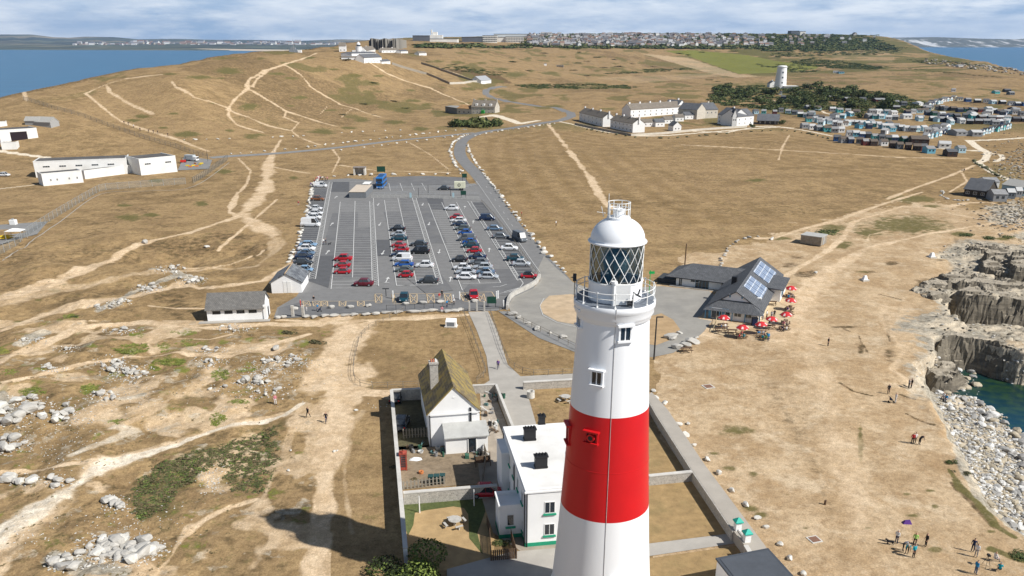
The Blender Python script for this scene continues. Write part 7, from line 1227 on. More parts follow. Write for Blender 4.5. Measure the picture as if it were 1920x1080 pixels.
def ledge(pts, z0, z1, lab, seed, undercut=.5, name='rock_ledge', cat='rock ledge'):
 """a mass of layered limestone whose sides climb in broken courses"""
 w_ = np.array([flat(p[0], p[1], z1) for p in pts]); c_ = w_.mean(0); lo, hi = w_.min(0)-1.5, w_.max(0)+1.5; g = .42; xs_ = np.arange(lo[0], hi[0], g); ys_ = np.arange(lo[1], hi[1], g); X, Y = np.meshgrid(xs_, ys_)
 X = X+(vnoise(X*3, Y*3, seed)-.5)*.4; Y = Y+(vnoise(X*3, Y*3, seed+9)-.5)*.4; d2 = np.full(X.shape, 1e9); ins = np.zeros(X.shape, bool); n_ = len(w_)
 for i in range(n_):
  (ax, ay), (bx, by) = w_[i], w_[(i+1) % n_]; ex, ey = bx-ax, by-ay; t_ = np.clip(((X-ax)*ex+(Y-ay)*ey)/(ex*ex+ey*ey), 0, 1); d2 = np.minimum(d2, np.hypot(X-ax-t_*ex, Y-ay-t_*ey)); cc_ = (ay > Y) != (by > Y); ins ^= cc_ & (X < ax+(Y-ay)*ex/(ey if abs(ey) > 1e-9 else 1e-9))
 d = np.where(ins, d2, -d2)+(fbm(X/4, Y/4, seed, 2)-.5)*2.2+.4; nc = max(2, int((z1-z0)/.8)); q = np.clip(d/.46, 0, nc); jn_ = (vnoise(X/2.2, Y/2.2, seed+3) > .62)*.8
 st_ = (np.floor(q-jn_)+ss(q-jn_-np.floor(q-jn_), .0, .4))/nc; Z = z0+(z1-z0)*np.clip(st_, 0, 1)
 tp_ = fbm(X/5+.4*Y, Y/2.6, seed+5, 4)*4; Z = Z+np.where(d > 1, ((np.floor(tp_)+ss(tp_-np.floor(tp_), .7, 1))-2)*.32+(fbm(X/.9, Y/.9, seed+7, 3)-.5)*.3, 0)
 keep = d > -.5; V = np.stack([X-c_[0], Y-c_[1], np.where(d > -.2, Z, z0-.5)], -1).reshape(-1, 3); nr, nc_ = X.shape; K = keep; fs = []; mi = []; a = np.arange(nr*nc_).reshape(nr, nc_)
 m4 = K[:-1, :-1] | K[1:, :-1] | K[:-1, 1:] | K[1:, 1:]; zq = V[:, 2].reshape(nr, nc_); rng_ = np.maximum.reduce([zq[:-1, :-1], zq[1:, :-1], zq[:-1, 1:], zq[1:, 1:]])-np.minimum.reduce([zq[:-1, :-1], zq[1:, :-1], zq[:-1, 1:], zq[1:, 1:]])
 for i, j in zip(*np.nonzero(m4)): fs.append([int(a[i, j]), int(a[i, j+1]), int(a[i+1, j+1]), int(a[i+1, j])]); mi.append(0 if rng_[i, j] > .34 else 1)  # steep quads get the shade-darkened rock, flat tops the pale one
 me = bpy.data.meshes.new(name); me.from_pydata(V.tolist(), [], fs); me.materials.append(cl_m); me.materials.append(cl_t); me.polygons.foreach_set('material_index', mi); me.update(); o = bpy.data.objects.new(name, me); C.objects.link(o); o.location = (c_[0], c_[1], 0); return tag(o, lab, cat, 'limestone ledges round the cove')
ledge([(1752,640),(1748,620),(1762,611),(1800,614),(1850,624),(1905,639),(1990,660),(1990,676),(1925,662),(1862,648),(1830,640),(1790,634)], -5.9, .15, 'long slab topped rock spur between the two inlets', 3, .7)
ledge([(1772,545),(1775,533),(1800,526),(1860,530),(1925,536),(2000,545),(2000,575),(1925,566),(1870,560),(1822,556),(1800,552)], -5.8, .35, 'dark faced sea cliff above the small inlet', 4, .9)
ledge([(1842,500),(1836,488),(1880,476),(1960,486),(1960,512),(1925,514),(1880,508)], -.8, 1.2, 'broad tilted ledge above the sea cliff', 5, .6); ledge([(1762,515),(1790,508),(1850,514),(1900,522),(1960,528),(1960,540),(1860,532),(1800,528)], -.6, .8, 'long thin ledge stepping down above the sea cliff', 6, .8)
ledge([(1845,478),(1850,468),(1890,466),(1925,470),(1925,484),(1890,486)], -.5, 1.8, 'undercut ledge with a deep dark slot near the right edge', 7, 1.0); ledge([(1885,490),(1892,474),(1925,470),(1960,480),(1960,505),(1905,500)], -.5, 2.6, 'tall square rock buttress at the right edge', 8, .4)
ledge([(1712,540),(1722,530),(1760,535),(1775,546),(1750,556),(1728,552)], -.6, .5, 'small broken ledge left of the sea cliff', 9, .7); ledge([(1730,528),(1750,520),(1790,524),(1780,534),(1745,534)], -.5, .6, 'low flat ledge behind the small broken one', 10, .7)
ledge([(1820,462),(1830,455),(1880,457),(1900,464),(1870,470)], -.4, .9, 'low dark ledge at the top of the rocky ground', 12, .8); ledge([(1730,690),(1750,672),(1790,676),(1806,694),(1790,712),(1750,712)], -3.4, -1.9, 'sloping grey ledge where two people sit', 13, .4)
pts = []
for j in range(1500):
 px, py = random.uniform(1655, 1930), random.uniform(440, 740)
 x, y = flat(px, py)
 if _look(_TRZ, x, y) > .25+.6*random.random(): p = at(px, py); pts.append((p.x, p.y, p.z, random.uniform(.15, .8)))
for j in range(420): px, py = 1925-abs(random.gauss(0, 42)), random.gauss(402, 16); p = at(px, py); pts.append((p.x, p.y, p.z, random.uniform(.3, 1.3)))
for j in range(200): px = random.uniform(1730, 1925); py = 104+(px-1690)*.12+random.uniform(0, 10); p = at(px, py); pts.append((p.x, p.y, p.z, random.uniform(3, 7)))
for j in range(300): px, py = 1925-abs(random.gauss(0, 36)), random.gauss(305, 26); p = at(px, py); pts.append((p.x, p.y, p.z, random.uniform(.5, 1.6)))
stuffrocks('ledge_rubble', pts, [cl_t, stone_g, cl_m], 'broken rock littering the shore ledges', 'rubble', .8, 15)
# ------------------------------------------------------------ vegetation
def leaf_mat(nm, c_, v_=.35): return mat(nm, c_, .85, v_, 1.2, 0)
lv = [leaf_mat('leaf_dark', (.040, .062, .020)), leaf_mat('leaf_mid', (.075, .100, .030)), leaf_mat('leaf_olive', (.125, .135, .045))]
lv2 = [leaf_mat('scrub_dark', (.062, .068, .030)), leaf_mat('scrub_olive', (.115, .110, .048)), leaf_mat('scrub_brown', (.150, .115, .060))]
def crown_mesh(seed, n, ms, leaf=.16, flatz=.8, lumps=9, ground_=False):
 rs = np.random.RandomState(seed); lc = rs.normal(0, .24, (lumps, 3)); lc[:, 2] = np.abs(lc[:, 2])*flatz+.30*flatz if not ground_ else np.abs(lc[:, 2])*.5; lr = rs.uniform(.16, .34, lumps)
 k = rs.randint(0, lumps, n); d = rs.normal(0, 1, (n, 3)); d /= np.linalg.norm(d, axis=1)[:, None]; rr = rs.uniform(.55, 1.05, n)**.5; c_ = lc[k]+d*(lr[k]*rr)[:, None]*np.array([1, 1, .85 if not ground_ else .5]); c_[:, 2] = np.maximum(c_[:, 2], .02)
 nn_ = d+rs.normal(0, .5, (n, 3)); nn_ /= np.linalg.norm(nn_, axis=1)[:, None]; t1 = np.cross(nn_, rs.normal(0, 1, (n, 3))); t1 /= np.linalg.norm(t1, axis=1)[:, None]; t2 = np.cross(nn_, t1); s = (rs.uniform(.6, 1.3, n)*leaf)[:, None]
 V = np.concatenate([c_-t1*s*.5, c_+t2*s*.35, c_+t1*s*.5, c_-t2*s*.35], 1).reshape(-1, 3); me = bpy.data.meshes.new('crown'); me.from_pydata(V.tolist(), [], [[4*i, 4*i+1, 4*i+2, 4*i+3] for i in range(n)])
 for q in ms: me.materials.append(q)
 lm = rs.choice(len(ms), lumps); me.polygons.foreach_set('material_index', [int(lm[k[i]]) if rs.rand() < .7 else int(rs.randint(len(ms))) for i in range(n)]); me.update(); return me
TC = [crown_mesh(i, 900, lv, .11) for i in range(4)]; SC = [crown_mesh(20+i, 500, lv2, .12, .5, 8, True) for i in range(4)]; GC = [crown_mesh(40+i, 500, lv, .12, .5, 8, True) for i in range(3)]
tm_ = MB(); tm_.tube((0, 0, -.3), (.02, .01, .35), .05, .03, 8); tm_.tube((0.02, .01, .3), (.15, .1, .6), .025, .01, 6); tm_.tube((0.02, .01, .3), (-.14, .05, .62), .025, .01, 6); tr0 = tm_.build('trunk', wood_d); TRM = tr0.data; bpy.data.objects.remove(tr0)
def tree(px, py, wpx, hf, lab, grp=None, name='tree', trunk=True, meshes=None, cat='tree'):
 p = at(px, py); w_ = wpx/pxm(p); o = empty(name, (p.x, p.y, p.z), random.uniform(0, 6.28), lab, cat, grp); c_ = bpy.data.objects.new('crown', random.choice(meshes or TC)); C.objects.link(c_); c_.parent = o; c_.scale = (w_, w_, w_*hf)
 if trunk: t_ = bpy.data.objects.new('trunk', TRM); C.objects.link(t_); t_.parent = o; t_.scale = (w_, w_, w_*hf)
 return o
def shrub(px, py, wpx, hf, lab, grp=None, meshes=None, name='shrub', asp=1.0):
 p = at(px, py); w_ = wpx/pxm(p); o = bpy.data.objects.new(name, random.choice(meshes or SC)); C.objects.link(o); o.location = p; o.scale = (w_, w_*asp, w_*hf); o.rotation_euler = (0, 0, random.uniform(-.3, .3)); return tag(o, lab, 'shrub', grp)
random.seed(12); gl_ = 'dark bushy tree in the small wood round the old white tower'
for i in range(60):
 t_ = random.random(); px = 1345+t_*330; lo, hi = np.interp(px, [1345,1400,1460,1520,1600,1675], [165,158,168,158,170,178]), np.interp(px, [1345,1400,1460,1520,1600,1675], [180,190,204,208,205,204]); py = random.uniform(lo+8, hi)
 if 1440 < px < 1480 and py < 172: continue
 tree(px, py, random.uniform(18, 34), random.uniform(.45, .75), gl_, 'trees in the wood round the old tower', meshes=TC)
tree(1595, 181, 46, .5, 'big dark flat topped tree clump right of the old white tower'); tree(1616, 222, 20, .8, 'lone dark round tree among the pale huts'); tree(1465, 233, 13, .9, 'small dark tree beside the low bungalow'); tree(1410, 240, 12, .8, 'small bush tree beside the last white house')
def scrub(name, polys, n, sc_, lab, ms, cat='scrub', hz_=.5):
 """dense low scrub nobody could count: many leaf clumps in one mesh"""
 src = [crown_mesh(60+i, 130, ms, .20, .5, 6, True) for i in range(4)]; geo = []
 for m_ in src:
  v = np.empty(len(m_.vertices)*3); m_.vertices.foreach_get('co', v); mi = np.empty(len(m_.polygons), int); m_.polygons.foreach_get('material_index', mi); geo.append((v.reshape(-1, 3), mi)); bpy.data.meshes.remove(m_)
 V = []; Mi = []
 for poly_, frac in polys:
  xs = [p[0] for p in poly_]; ys = [p[1] for p in poly_]; k = int(n*frac); c_ = 0; tries = 0
  while c_ < k and tries < k*30:
   tries += 1; px, py = random.uniform(min(xs), max(xs)), random.uniform(min(ys), max(ys)); ins = False
   for i in range(len(poly_)):
    ax, ay = poly_[i]; bx, by = poly_[(i+1) % len(poly_)]
    if (ay > py) != (by > py) and px < ax+(py-ay)*(bx-ax)/(by-ay): ins = not ins
   if not ins: continue
   c_ += 1; p = at(px, py); g, mi = random.choice(geo); s = sc_*random.uniform(.6, 1.4)*(1 if sc_ > 2 else 1); a = random.uniform(0, 6.28); q = g*np.array([s, s, s*hz_]); q = np.stack([q[:, 0]*math.cos(a)-q[:, 1]*math.sin(a)+p.x, q[:, 0]*math.sin(a)+q[:, 1]*math.cos(a)+p.y, q[:, 2]+p.z-.05], -1); V.append(q); Mi.append(mi)
 V = np.concatenate(V); me = bpy.data.meshes.new(name); k = len(V)//4; me.vertices.add(len(V)); me.vertices.foreach_set('co', V.astype(np.float32).ravel()); me.loops.add(k*4); me.loops.foreach_set('vertex_index', np.arange(k*4, dtype=np.int32)); me.polygons.add(k); me.polygons.foreach_set('loop_start', (np.arange(k)*4).astype(np.int32)); me.polygons.foreach_set('loop_total', np.full(k, 4, np.int32)); me.update(calc_edges=True)
 for q in ms: me.materials.append(q)
 me.polygons.foreach_set('material_index', np.concatenate(Mi).astype(np.int32)); o = bpy.data.objects.new(name, me); C.objects.link(o); return tag(o, lab, cat, None, 'stuff')
scrub('scrub', [([(1330,180),(1400,158),(1500,160),(1680,176),(1740,195),(1735,210),(1690,212),(1560,206),(1480,215),(1440,205),(1340,196)], .55), ([(1480,116),(1530,108),(1640,124),(1660,132),(1560,128),(1500,122)], .25), ([(1450,100),(1560,92),(1680,96),(1690,100),(1560,104),(1440,108)], .2), ([(1380,118),(1500,122),(1540,134),(1500,138),(1440,126)], .06), ([(1290,84),(1700,88),(1700,95),(1290,92)], .3), ([(1700,112),(1800,116),(1860,126),(1720,120)], .06)], 1100, 7.5, 'dark green scrub filling the slope round the old tower', lv)
hedges = [([(965,158),(1110,157),(1200,163),(1180,167),(980,166)], .5), ([(1205,130),(1300,127),(1302,131),(1210,136)], .2), ([(1130,137),(1190,134),(1200,137),(1140,139)], .1), ([(820,128),(870,124),(950,136),(930,142),(860,134)], .2)]
scrub('hedge_scrub', hedges, 420, 6.0, 'dark green hedge and gorse bands crossing the far fields', lv, 'scrub', .38)
scrub('bramble_thicket', [([(262,905),(300,868),(400,838),(430,850),(380,880),(340,920),(300,960),(262,975),(240,940)], .6), ([(400,838),(520,800),(530,850),(500,920),(440,930),(420,890)], .4)], 900, 1.15, 'tangled green and brown brambles beside the chalk track', [lv[1], lv2[1], lv2[2], leaf_mat('bramble_bright', (.15, .20, .045))], 'brambles', .30)
scrub('rough_grass', [([(0,640),(620,600),(610,760),(560,1080),(0,1080)], .55), ([(150,300),(460,300),(540,480),(100,560),(0,560),(0,480)], .25), ([(1500,700),(1900,1000),(1900,1080),(1500,1080)], .06), ([(1440,430),(1700,380),(1800,400),(1600,470)], .14)], 2600, .55, 'short dry tufts of grass scattered over the rough turf', [lv2[1], lv2[2], leaf_mat('dry_tuft', (.24, .18, .085)), leaf_mat('dry_tuft2', (.20, .15, .07))], 'grass', .22)
lm_ = [leaf_mat('lime_cushion', (.22, .25, .05), .25), leaf_mat('lime_cushion2', (.15, .17, .045), .25)]
pl = []
for cx, cy, rx, ry in ((740,880,100,34),(930,870,50,26),(1060,850,60,24),(760,805,50,14),(400,700,34,20),(1040,790,90,14),(960,950,90,26),(1240,1020,60,34),(60,1010,40,20),(880,985,30,18),(1400,1000,40,12)):
 cx, cy, rx, ry = cx/3, 360+cy/3, rx/3, ry/3; pl.append(([(cx+rx*math.cos(a*.7854), cy+ry*math.sin(a*.7854)) for a in range(8)], rx*ry))
for cx, cy, rx, ry in ((180,40,70,30),(500,30,60,30),(1340,100,60,16),(1230,190,40,40),(640,210,40,10),(330,190,30,20)):
 cx, cy, rx, ry = cx/3, 720+cy/3, rx/3, ry/3; pl.append(([(cx+rx*math.cos(a*.7854), cy+ry*math.sin(a*.7854)) for a in range(8)], rx*ry))
tt = sum(p[1] for p in pl); pl = [(p[0], p[1]/tt) for p in pl]; scrub('ground_cover', pl, 700, .9, 'bright yellow green cushions of low plants between the rocks', lm_, 'ground cover', .28)
for dx, w_ in ((0,60),(-22,44),(22,44),(-36,30),(38,26)): shrub(893+dx, 237, w_, 1.0, 'broad dark green bush in the clump before the pub', 'bushes before the pub', GC)
for i, (px, py, w_, hf, lab, ms) in enumerate(((1506,865,16,.6,'x',GC),)): pass
shrub(1784, 868, 22, .6, 'yellow green bush on the edge of the bluff', None, GC); shrub(1810, 888, 26, .45, 'dark low bush on the bluff below the green one', None, SC); shrub(1545, 436, 46, .2, 'wide low green shrub behind the coastal path', None, GC); shrub(1850, 446, 30, .25, 'low green shrub at the head of the rocky ground', None, GC); shrub(1885, 444, 26, .25, 'low shrub near the right edge above the rocks', None, GC); shrub(1810, 440, 30, .2, 'dark low shrub beside the coastal path bend', None, GC)
shrub(1905, 1040, 36, .3, 'dark green shrub at the bottom right bluff', None, GC); shrub(140, 594, 14, .4, 'small green shrub on the worn ground at left', None, GC); shrub(542, 624, 26, .3, 'grey green shrub right of the stony ridge', None, SC); shrub(595, 642, 30, .3, 'low shrub beside the end of the sandy plain', None, SC)
sp_ = [(1272,100),(1290,103),(1315,98),(1185,88),(1245,87),(1590,103),(1605,102),(1620,103),(1640,102),(1375,96),(1510,97),(1540,99),(905,96),(1020,100),(1085,98),(1080,92),(1120,108),(1150,112),(1100,115),(1130,127),(1160,125),(1225,125),(1265,129),(1075,132),(960,116),(988,132),(1185,120),(1085,118),(800,116),(850,121),(700,155),(770,100),(650,112),(582,93),(760,203),(700,215),(640,215),(680,195),(740,190),(820,205),(1100,142),(1170,160),(1330,150),(1345,153)]
for i, (px, py) in enumerate(sp_): shrub(px, py, random.uniform(9, 17), random.uniform(.18, .34), 'dark low gorse bush dotted over the far downs', 'gorse bushes on the far downs', random.choice((GC, SC)), asp=1.2)
for i in range(26): px = 1562+i*3.6; shrub(px, np.interp(px, [1562,1655], [124,128])+random.uniform(-3, 3), random.uniform(9, 15), .55, 'dark tree in the belt across the far right fields', 'belt of trees in the far right fields', GC)
for i in range(22): px = 1640+i*11; shrub(px, np.interp(px, [1640,1900], [124,147])+random.uniform(-1, 1), random.uniform(8, 12), .22, 'low hedge bush on the far right field edge', 'hedge bushes on the far right', GC)
cm = crown_mesh(77, 16000, [leaf_mat('gorse_bright', (.17, .22, .045)), leaf_mat('gorse_mid', (.11, .15, .035)), leaf_mat('gorse_dark', (.035, .050, .016))], .045, .7, 22, True); p = at(778, 1096); o = bpy.data.objects.new('bush', cm); C.objects.link(o); o.location = (p.x, p.y-1.0, -.1); k = 128/pxm(p); o.scale = (k*.92, k*1.0, k*1.0); tag(o, 'large bright green bush at the foot of the long white wall', 'bush')
for px, py, w_, lab in ((738,875,14,'straw coloured bush behind the red phone box'),(775,898,12,'low dry bush in the cottage yard')): shrub(px, py, w_, .6, lab, None, SC)
shrub(925, 795, 12, .6, 'round shrub in the rubble by the cottage side'); shrub(940, 1020, 30, .5, 'dry flowering shrub inside the small fenced bed', None, GC)
# ------------------------------------------------------------ town on the skyline
random.seed(31); tw = [mat('town_white', (.66, .66, .64)), mat('town_grey', (.30, .29, .27)), mat('town_buff', (.38, .34, .28)), mat('town_brown', (.22, .18, .15))]; trf = [mat('town_slate', (.13, .13, .14)), mat('town_tile', (.20, .13, .10)), mat('town_pale_roof', (.30, .30, .31))]
def town_me(i):
 b = MB(); w_, d, he, hr = (11, 8, 5.5, 9) if i % 3 else (18, 9, 6, 9.5); f = Fr((0, 0), (w_, 0), d); b.extr([(0, -6), (d, -6), (d, he), (d/2, hr), (0, he)], 0, w_, tw[i % 4]); b.extr([(-.4, he-.2), (d/2, hr+.1), (d+.4, he-.2), (d+.4, he+.1), (d/2, hr+.5), (-.4, he+.1)], -.3, w_+.3, trf[i % 3])
 b.box(w_*.4, w_*.5, d*.42, d*.58, hr-.5, hr+1.6, tw[i % 4]); o = b.build('town_house', None); fixn(o); me_ = o.data; bpy.data.objects.remove(o); return me_
TM = [town_me(i) for i in range(12)]; wts = [3, 2, 2, 1]*3
def town_pt():
 while True:
  px = random.choice((random.uniform(985, 1200), random.uniform(1100, 1340), random.uniform(1200, 1640))); py = random.uniform(66, 89)
  if px > 1440 and random.random() < .65: continue
  if py > 88-max(0, (px-1400))*.02: continue
  return px, py
for i in range(300):
 px, py = town_pt(); p = at(px, py); o = bpy.data.objects.new('town_house', random.choices(TM, wts)[0]); C.objects.link(o); o.location = p; s = random.uniform(.65, 1.15); o.scale = (s, s, s); o.rotation_euler = (0, 0, random.choice((0, 1.57))+random.uniform(-.4, .4)); tag(o, 'small house in the dense town along the skyline', 'house', 'houses in the skyline town')
def boxes_stuff(name, pts, lab, cat, mats_, hr=(6, 10)):
 b = MB()
 for x, y, z, s in pts:
  a = random.uniform(-.5, .5); c_, s_ = math.cos(a)*s, math.sin(a)*s; m_ = random.choice(mats_); q = [(x-c_+s_*.6, y-s_-c_*.6), (x+c_+s_*.6, y+s_-c_*.6), (x+c_-s_*.6, y+s_+c_*.6), (x-c_-s_*.6, y-s_+c_*.6)]; h_ = random.uniform(*hr)*s/8
  vs = [(u[0], u[1], z-4) for u in q]+[(u[0], u[1], z+h_) for u in q]+[((q[0][0]+q[3][0])/2, (q[0][1]+q[3][1])/2, z+h_*1.5), ((q[1][0]+q[2][0])/2, (q[1][1]+q[2][1])/2, z+h_*1.5)]
  b.poly(vs, [(0,1,5,4), (2,3,7,6), (1,2,6,9,5), (3,0,4,8,7)], m_); b.poly(vs, [(4,5,9,8), (6,7,8,9)], random.choice(trf))
 return tag(b.build(name, None), lab, cat, None, 'stuff')
pts = []
for i in range(420): px, py = town_pt(); p = at(px, py); pts.append((p.x, p.y, p.z, random.uniform(3.5, 6)))
boxes_stuff('town', pts, 'rest of the town houses packed along the skyline', 'town', tw)
pts = []
for i in range(650):
 px = random.uniform(140, 640); py = random.gauss(86.5, 2.0); Yc = 9600+random.uniform(-200, 2200); u_, s_ = ray(px, min(max(py, 82), 91)); z = H-Yc*float(s_); pts.append((float(u_)*Yc, Yc, z, random.uniform(14, 36)*(1 if 230 < px < 560 else .7)))
boxes_stuff('distant_town', pts, 'pale specks of a seaside town across the bay', 'town', [tw[0], tw[0], tw[2]], (4, 8))
scrub('town_trees', [([(985,64),(1200,62),(1640,66),(1640,92),(1300,92),(985,90)], .8), ([(770,84),(985,84),(985,90),(800,90)], .03), ([(1440,66),(1650,74),(1680,96),(1440,96)], .2)], 1500, 26, 'dark trees and scrub between the town houses', lv, 'trees', .42)
ub = []
for px, py in ((-500,89.5),(0,90),(180,91.5),(330,93.2),(480,95.5),(560,97)): u_, s_ = ray(px, py); Yc = (H-SEA)/float(s_); ub.append((float(u_)*Yc, Yc))
A_ = np.array(ub); b = MB()
for (x0, y0), (x1, y1) in zip(ub, ub[1:]): b.poly([(x0, y0-40, SEA-2), (x1, y1-40, SEA-2), (x1, y1+60, SEA+9), (x0, y0+60, SEA+9), (x0, y0+190, SEA+9), (x1, y1+190, SEA+9)], [(0,1,2,3), (3,2,5,4)])
b.build('shingle_beach', mat('shingle_far', (.60, .50, .38), .9, .1, .01), kind='structure')
# ------------------------------------------------------------ fences and railings
def fence(name, pts, lab, h=1.1, gap=2.4, pr=.05, rails=(.55, .95), rr=.03, m=None, flat_=True, cat='fence', mesh=None, group=None):
 m = m or wood_g; P_ = along(pts, gap); z0 = gz(*P_[0]); o = empty(name, (P_[0][0], P_[0][1], z0), 0, lab, cat, group); Z = [gz(*p)-z0 for p in P_]; P2 = [(p[0]-P_[0][0], p[1]-P_[0][1]) for p in P_]
 for i, (p, z) in enumerate(zip(P2, Z)):
  if i < 100: b = MB(); b.tube((p[0], p[1], z-.1), (p[0], p[1], z+h), pr, n=5); b.build('post', m, o)
 b = MB()
 for r_ in rails:
  for (a, za), (q, zq) in zip(zip(P2, Z), zip(P2[1:], Z[1:])): b.tube((a[0], a[1], za+h*r_), (q[0], q[1], zq+h*r_), rr, n=4, cap=False)
 b.build('rails', m, o)
 if mesh:
  b = MB()
  for (a, za), (q, zq) in zip(zip(P2, Z), zip(P2[1:], Z[1:])): b.poly([(a[0], a[1], za), (q[0], q[1], zq), (q[0], q[1], zq+h*.97), (a[0], a[1], za+h*.97)], [(0,1,2,3)])
  b.build('wire_mesh', mesh, o)
 return o
wm = bpy.data.materials.new('wire_mesh_mat'); wm.use_nodes = True; n = wm.node_tree.nodes; l = wm.node_tree.links; b_ = n['Principled BSDF']; b_.inputs['Base Color'].default_value = (.28, .30, .29, 1); b_.inputs['Roughness'].default_value = .6; t1 = n.new('ShaderNodeBsdfTransparent'); mx = n.new('ShaderNodeMixShader'); mx.inputs[0].default_value = .26; l.new(t1.outputs[0], mx.inputs[1]); l.new(b_.outputs[0], mx.inputs[2]); l.new(mx.outputs[0], n['Material Output'].inputs[0])
fence('post_fence', [(756,586),(690,619),(673,640),(665,672),(662,702),(668,722),(700,729),(785,726)], 'grey post and rope fence round the left lawn')
fence('post_fence', [(868,586),(884,625),(899,665),(911,698),(905,712),(888,722)], 'grey post fence on the left of the concrete path'); fence('post_fence', [(919,588),(930,620),(942,655),(957,688),(990,705),(1085,702)], 'grey post fence on the right of the concrete path')
fence('post_fence', [(937,584),(985,608),(1040,635),(1090,660)], 'dark post fence along the asphalt footpath', 1.1, 3.0); fence('metal_railing', [(725,582),(760,581),(815,578),(850,577)], 'dark metal railing below the disabled bays', 1.2, 1.9, .04, (.9,), .03, metal_d)
fence('metal_railing', [(703,360),(722,354),(800,353),(868,354),(898,347)], 'upper white railing of the bus stop island', 1.1, 2.0, .035, (.5, .95), .035, metal_g); fence('metal_railing', [(700,367),(760,365),(850,366),(905,366)], 'middle grey railing of the bus stop island', 1.1, 2.0, .035, (.5, .95), .035, metal_g); fence('metal_railing', [(697,371.5),(765,371),(850,374),(900,375)], 'lower pale railing of the bus stop island', 1.1, 2.0, .04, (.2, .6, .95), .04, mat('pale_rail', (.5, .5, .47)))
fence('roadside_fence', [(903,378),(925,402),(950,434),(975,470),(1000,506),(1010,518)], 'low wooden fence between the roadside bays and the road', .8, 2.6, .06, (.8,), .05, wood_g)
fence('chain_link_fence', [(-40,505),(0,478),(40,452),(90,417),(150,380),(190,357),(280,350),(362,344)], 'tall grey wire fence running down to the left edge', 2.4, 4.0, .06, (.98,), .03, metal_g, mesh=wm)
fence('chain_link_fence', [(362,344),(385,330),(410,312),(428,299)], 'short stretch of dark wire fence beside the range yard', 2.4, 3.0, .07, (.98,), .03, metal_d, mesh=wm); fence('chain_link_fence', [(390,297),(330,277),(270,260),(233,247),(160,221),(100,205),(40,187)], 'long dark wire fence climbing to the sea edge at left', 2.2, 5.0, .10, (.98, .5), .05, wood_g, mesh=wm)
ribbon('kerb_strip', [(0,492),(60,452),(110,418),(190,364),(280,358),(362,350),(430,305)], .3, concr, .06, 2)
lowwall('white curved wall at the lower right corner of the car park', [(1012,521),(1004,533),(985,544),(964,554),(954,565),(951,581)], 1.0, stone_g, 'curved_wall', .5, step=1.5)
def flatlow(): pass
# ------------------------------------------------------------ bus, boards, island buildings
bx, by = flat(712, 355.5); t = empty('double_decker_bus', (bx, by, .13), 0, 'bright blue double decker bus waiting at the top of the car park', 'bus'); bl = mat('bus_blue', (.005, .16, .50), .3, .05, 2, spec=.6)
b = MB(); b.box(-1.27, 1.27, 0, 10.6, .35, 4.25); b.build('body', bl, t, bevel=.12)
b = MB(); b.box(-1.1, 1.1, -.04, .02, 1.15, 2.1); o = b.build('windscreen', glass_d, t); b = MB(); b.box(-1.1, 1.1, -.04, .02, 2.75, 3.75); b.build('upper_windscreen', glass_d, t); b = MB(); b.box(-.7, .7, -.05, .02, 2.28, 2.6); b.build('destination_sign', black_, t)
for s in (-1, 1):
 for z0, z1 in ((1.2, 2.05), (2.8, 3.6)): b = MB(); b.box(s*1.26-.02, s*1.26+.02, .6, 10.1, z0, z1); b.build('side_windows', glass_d, t)
 for y in (2.2, 7.8): b = MB(); b.tube((s*1.0, y, .5), (s*1.29, y, .5), .48, n=16); b.build('wheel', tyre, t)
 b = MB(); b.box(s*.95-.18, s*.95+.18, -.05, 0, .6, .8); b.build('headlight', lampm, t); b = MB(); b.box(s*1.42-.1, s*1.42+.1, -.2, -.1, 1.8, 2.2); b.build('wing_mirror', black_, t)
for y0, y1 in ((2.2, 3.6), (4.6, 5.4), (7.0, 8.4)): b = MB(); b.box(-.95, .95, y0, y1, 4.25, 4.32); b.build('roof_panel', mat('bus_roof', (.03, .05, .09)), t)
def board(px, py, w_, h_, leg, lab, m=green_s):
 x, y = flat(px, py); o = empty('notice_board', (x, y, .04), 0, lab, 'sign'); b = MB(); b.box(-w_/2, w_/2, -.06, .06, leg, leg+h_); b.build('panel', m, o)
 for s in (-1, 1): b = MB(); b.box(s*w_*.4-.06, s*w_*.4+.06, .07, .17, 0, leg+h_*.9); b.build('leg', metal_d, o)
board(715, 328, 3.4, 2.2, 1.2, 'large dark green board standing behind the bus'); board(871, 341, 1.9, 1.5, 1.6, 'green board at the top right corner of the car park'); board(869, 371, 1.9, 1.4, 1.0, 'green board on the railings of the island'); board(922, 577, 1.9, 1.4, .9, 'green notice board on two legs by the path head')
board(850, 372, .7, 1.6, .3, 'pale blue information panel on the island railing', mat('pale_info', (.35, .5, .55))); board(770, 372, .7, 1.7, .2, 'small pale blue ticket panel beside the railings', mat('pale_info', (1,1,1)))
x, y = flat(655, 371.5); t = empty('bus_stop_building', (x, y, .04), 0, 'low grey building with a flat buff roof beside the bus', 'building'); b = MB(); b.box(0, 5.9, 0, 16, 0, 2.0); b.build('wall', mat('slate_wall', (.17, .18, .19), .9), t); b = MB(); b.box(-.1, 5.6, -.1, 16.2, 2.0, 2.12); b.build('roof', mat('buff_roof', (.56, .48, .39), .9, .08, .5), t)
x, y = flat(687, 358); t = empty('ticket_kiosk', (x, y, .04), 0, 'white topped kiosk between the flat building and the bus', 'kiosk'); b = MB(); b.box(-.9, .9, 0, 5, 0, 2.4); b.build('wall', mat('slate_wall', (1,1,1)), t); b = MB(); b.box(-1.3, 1.3, -.4, 5.4, 2.4, 2.52); b.build('roof', white_p, t)
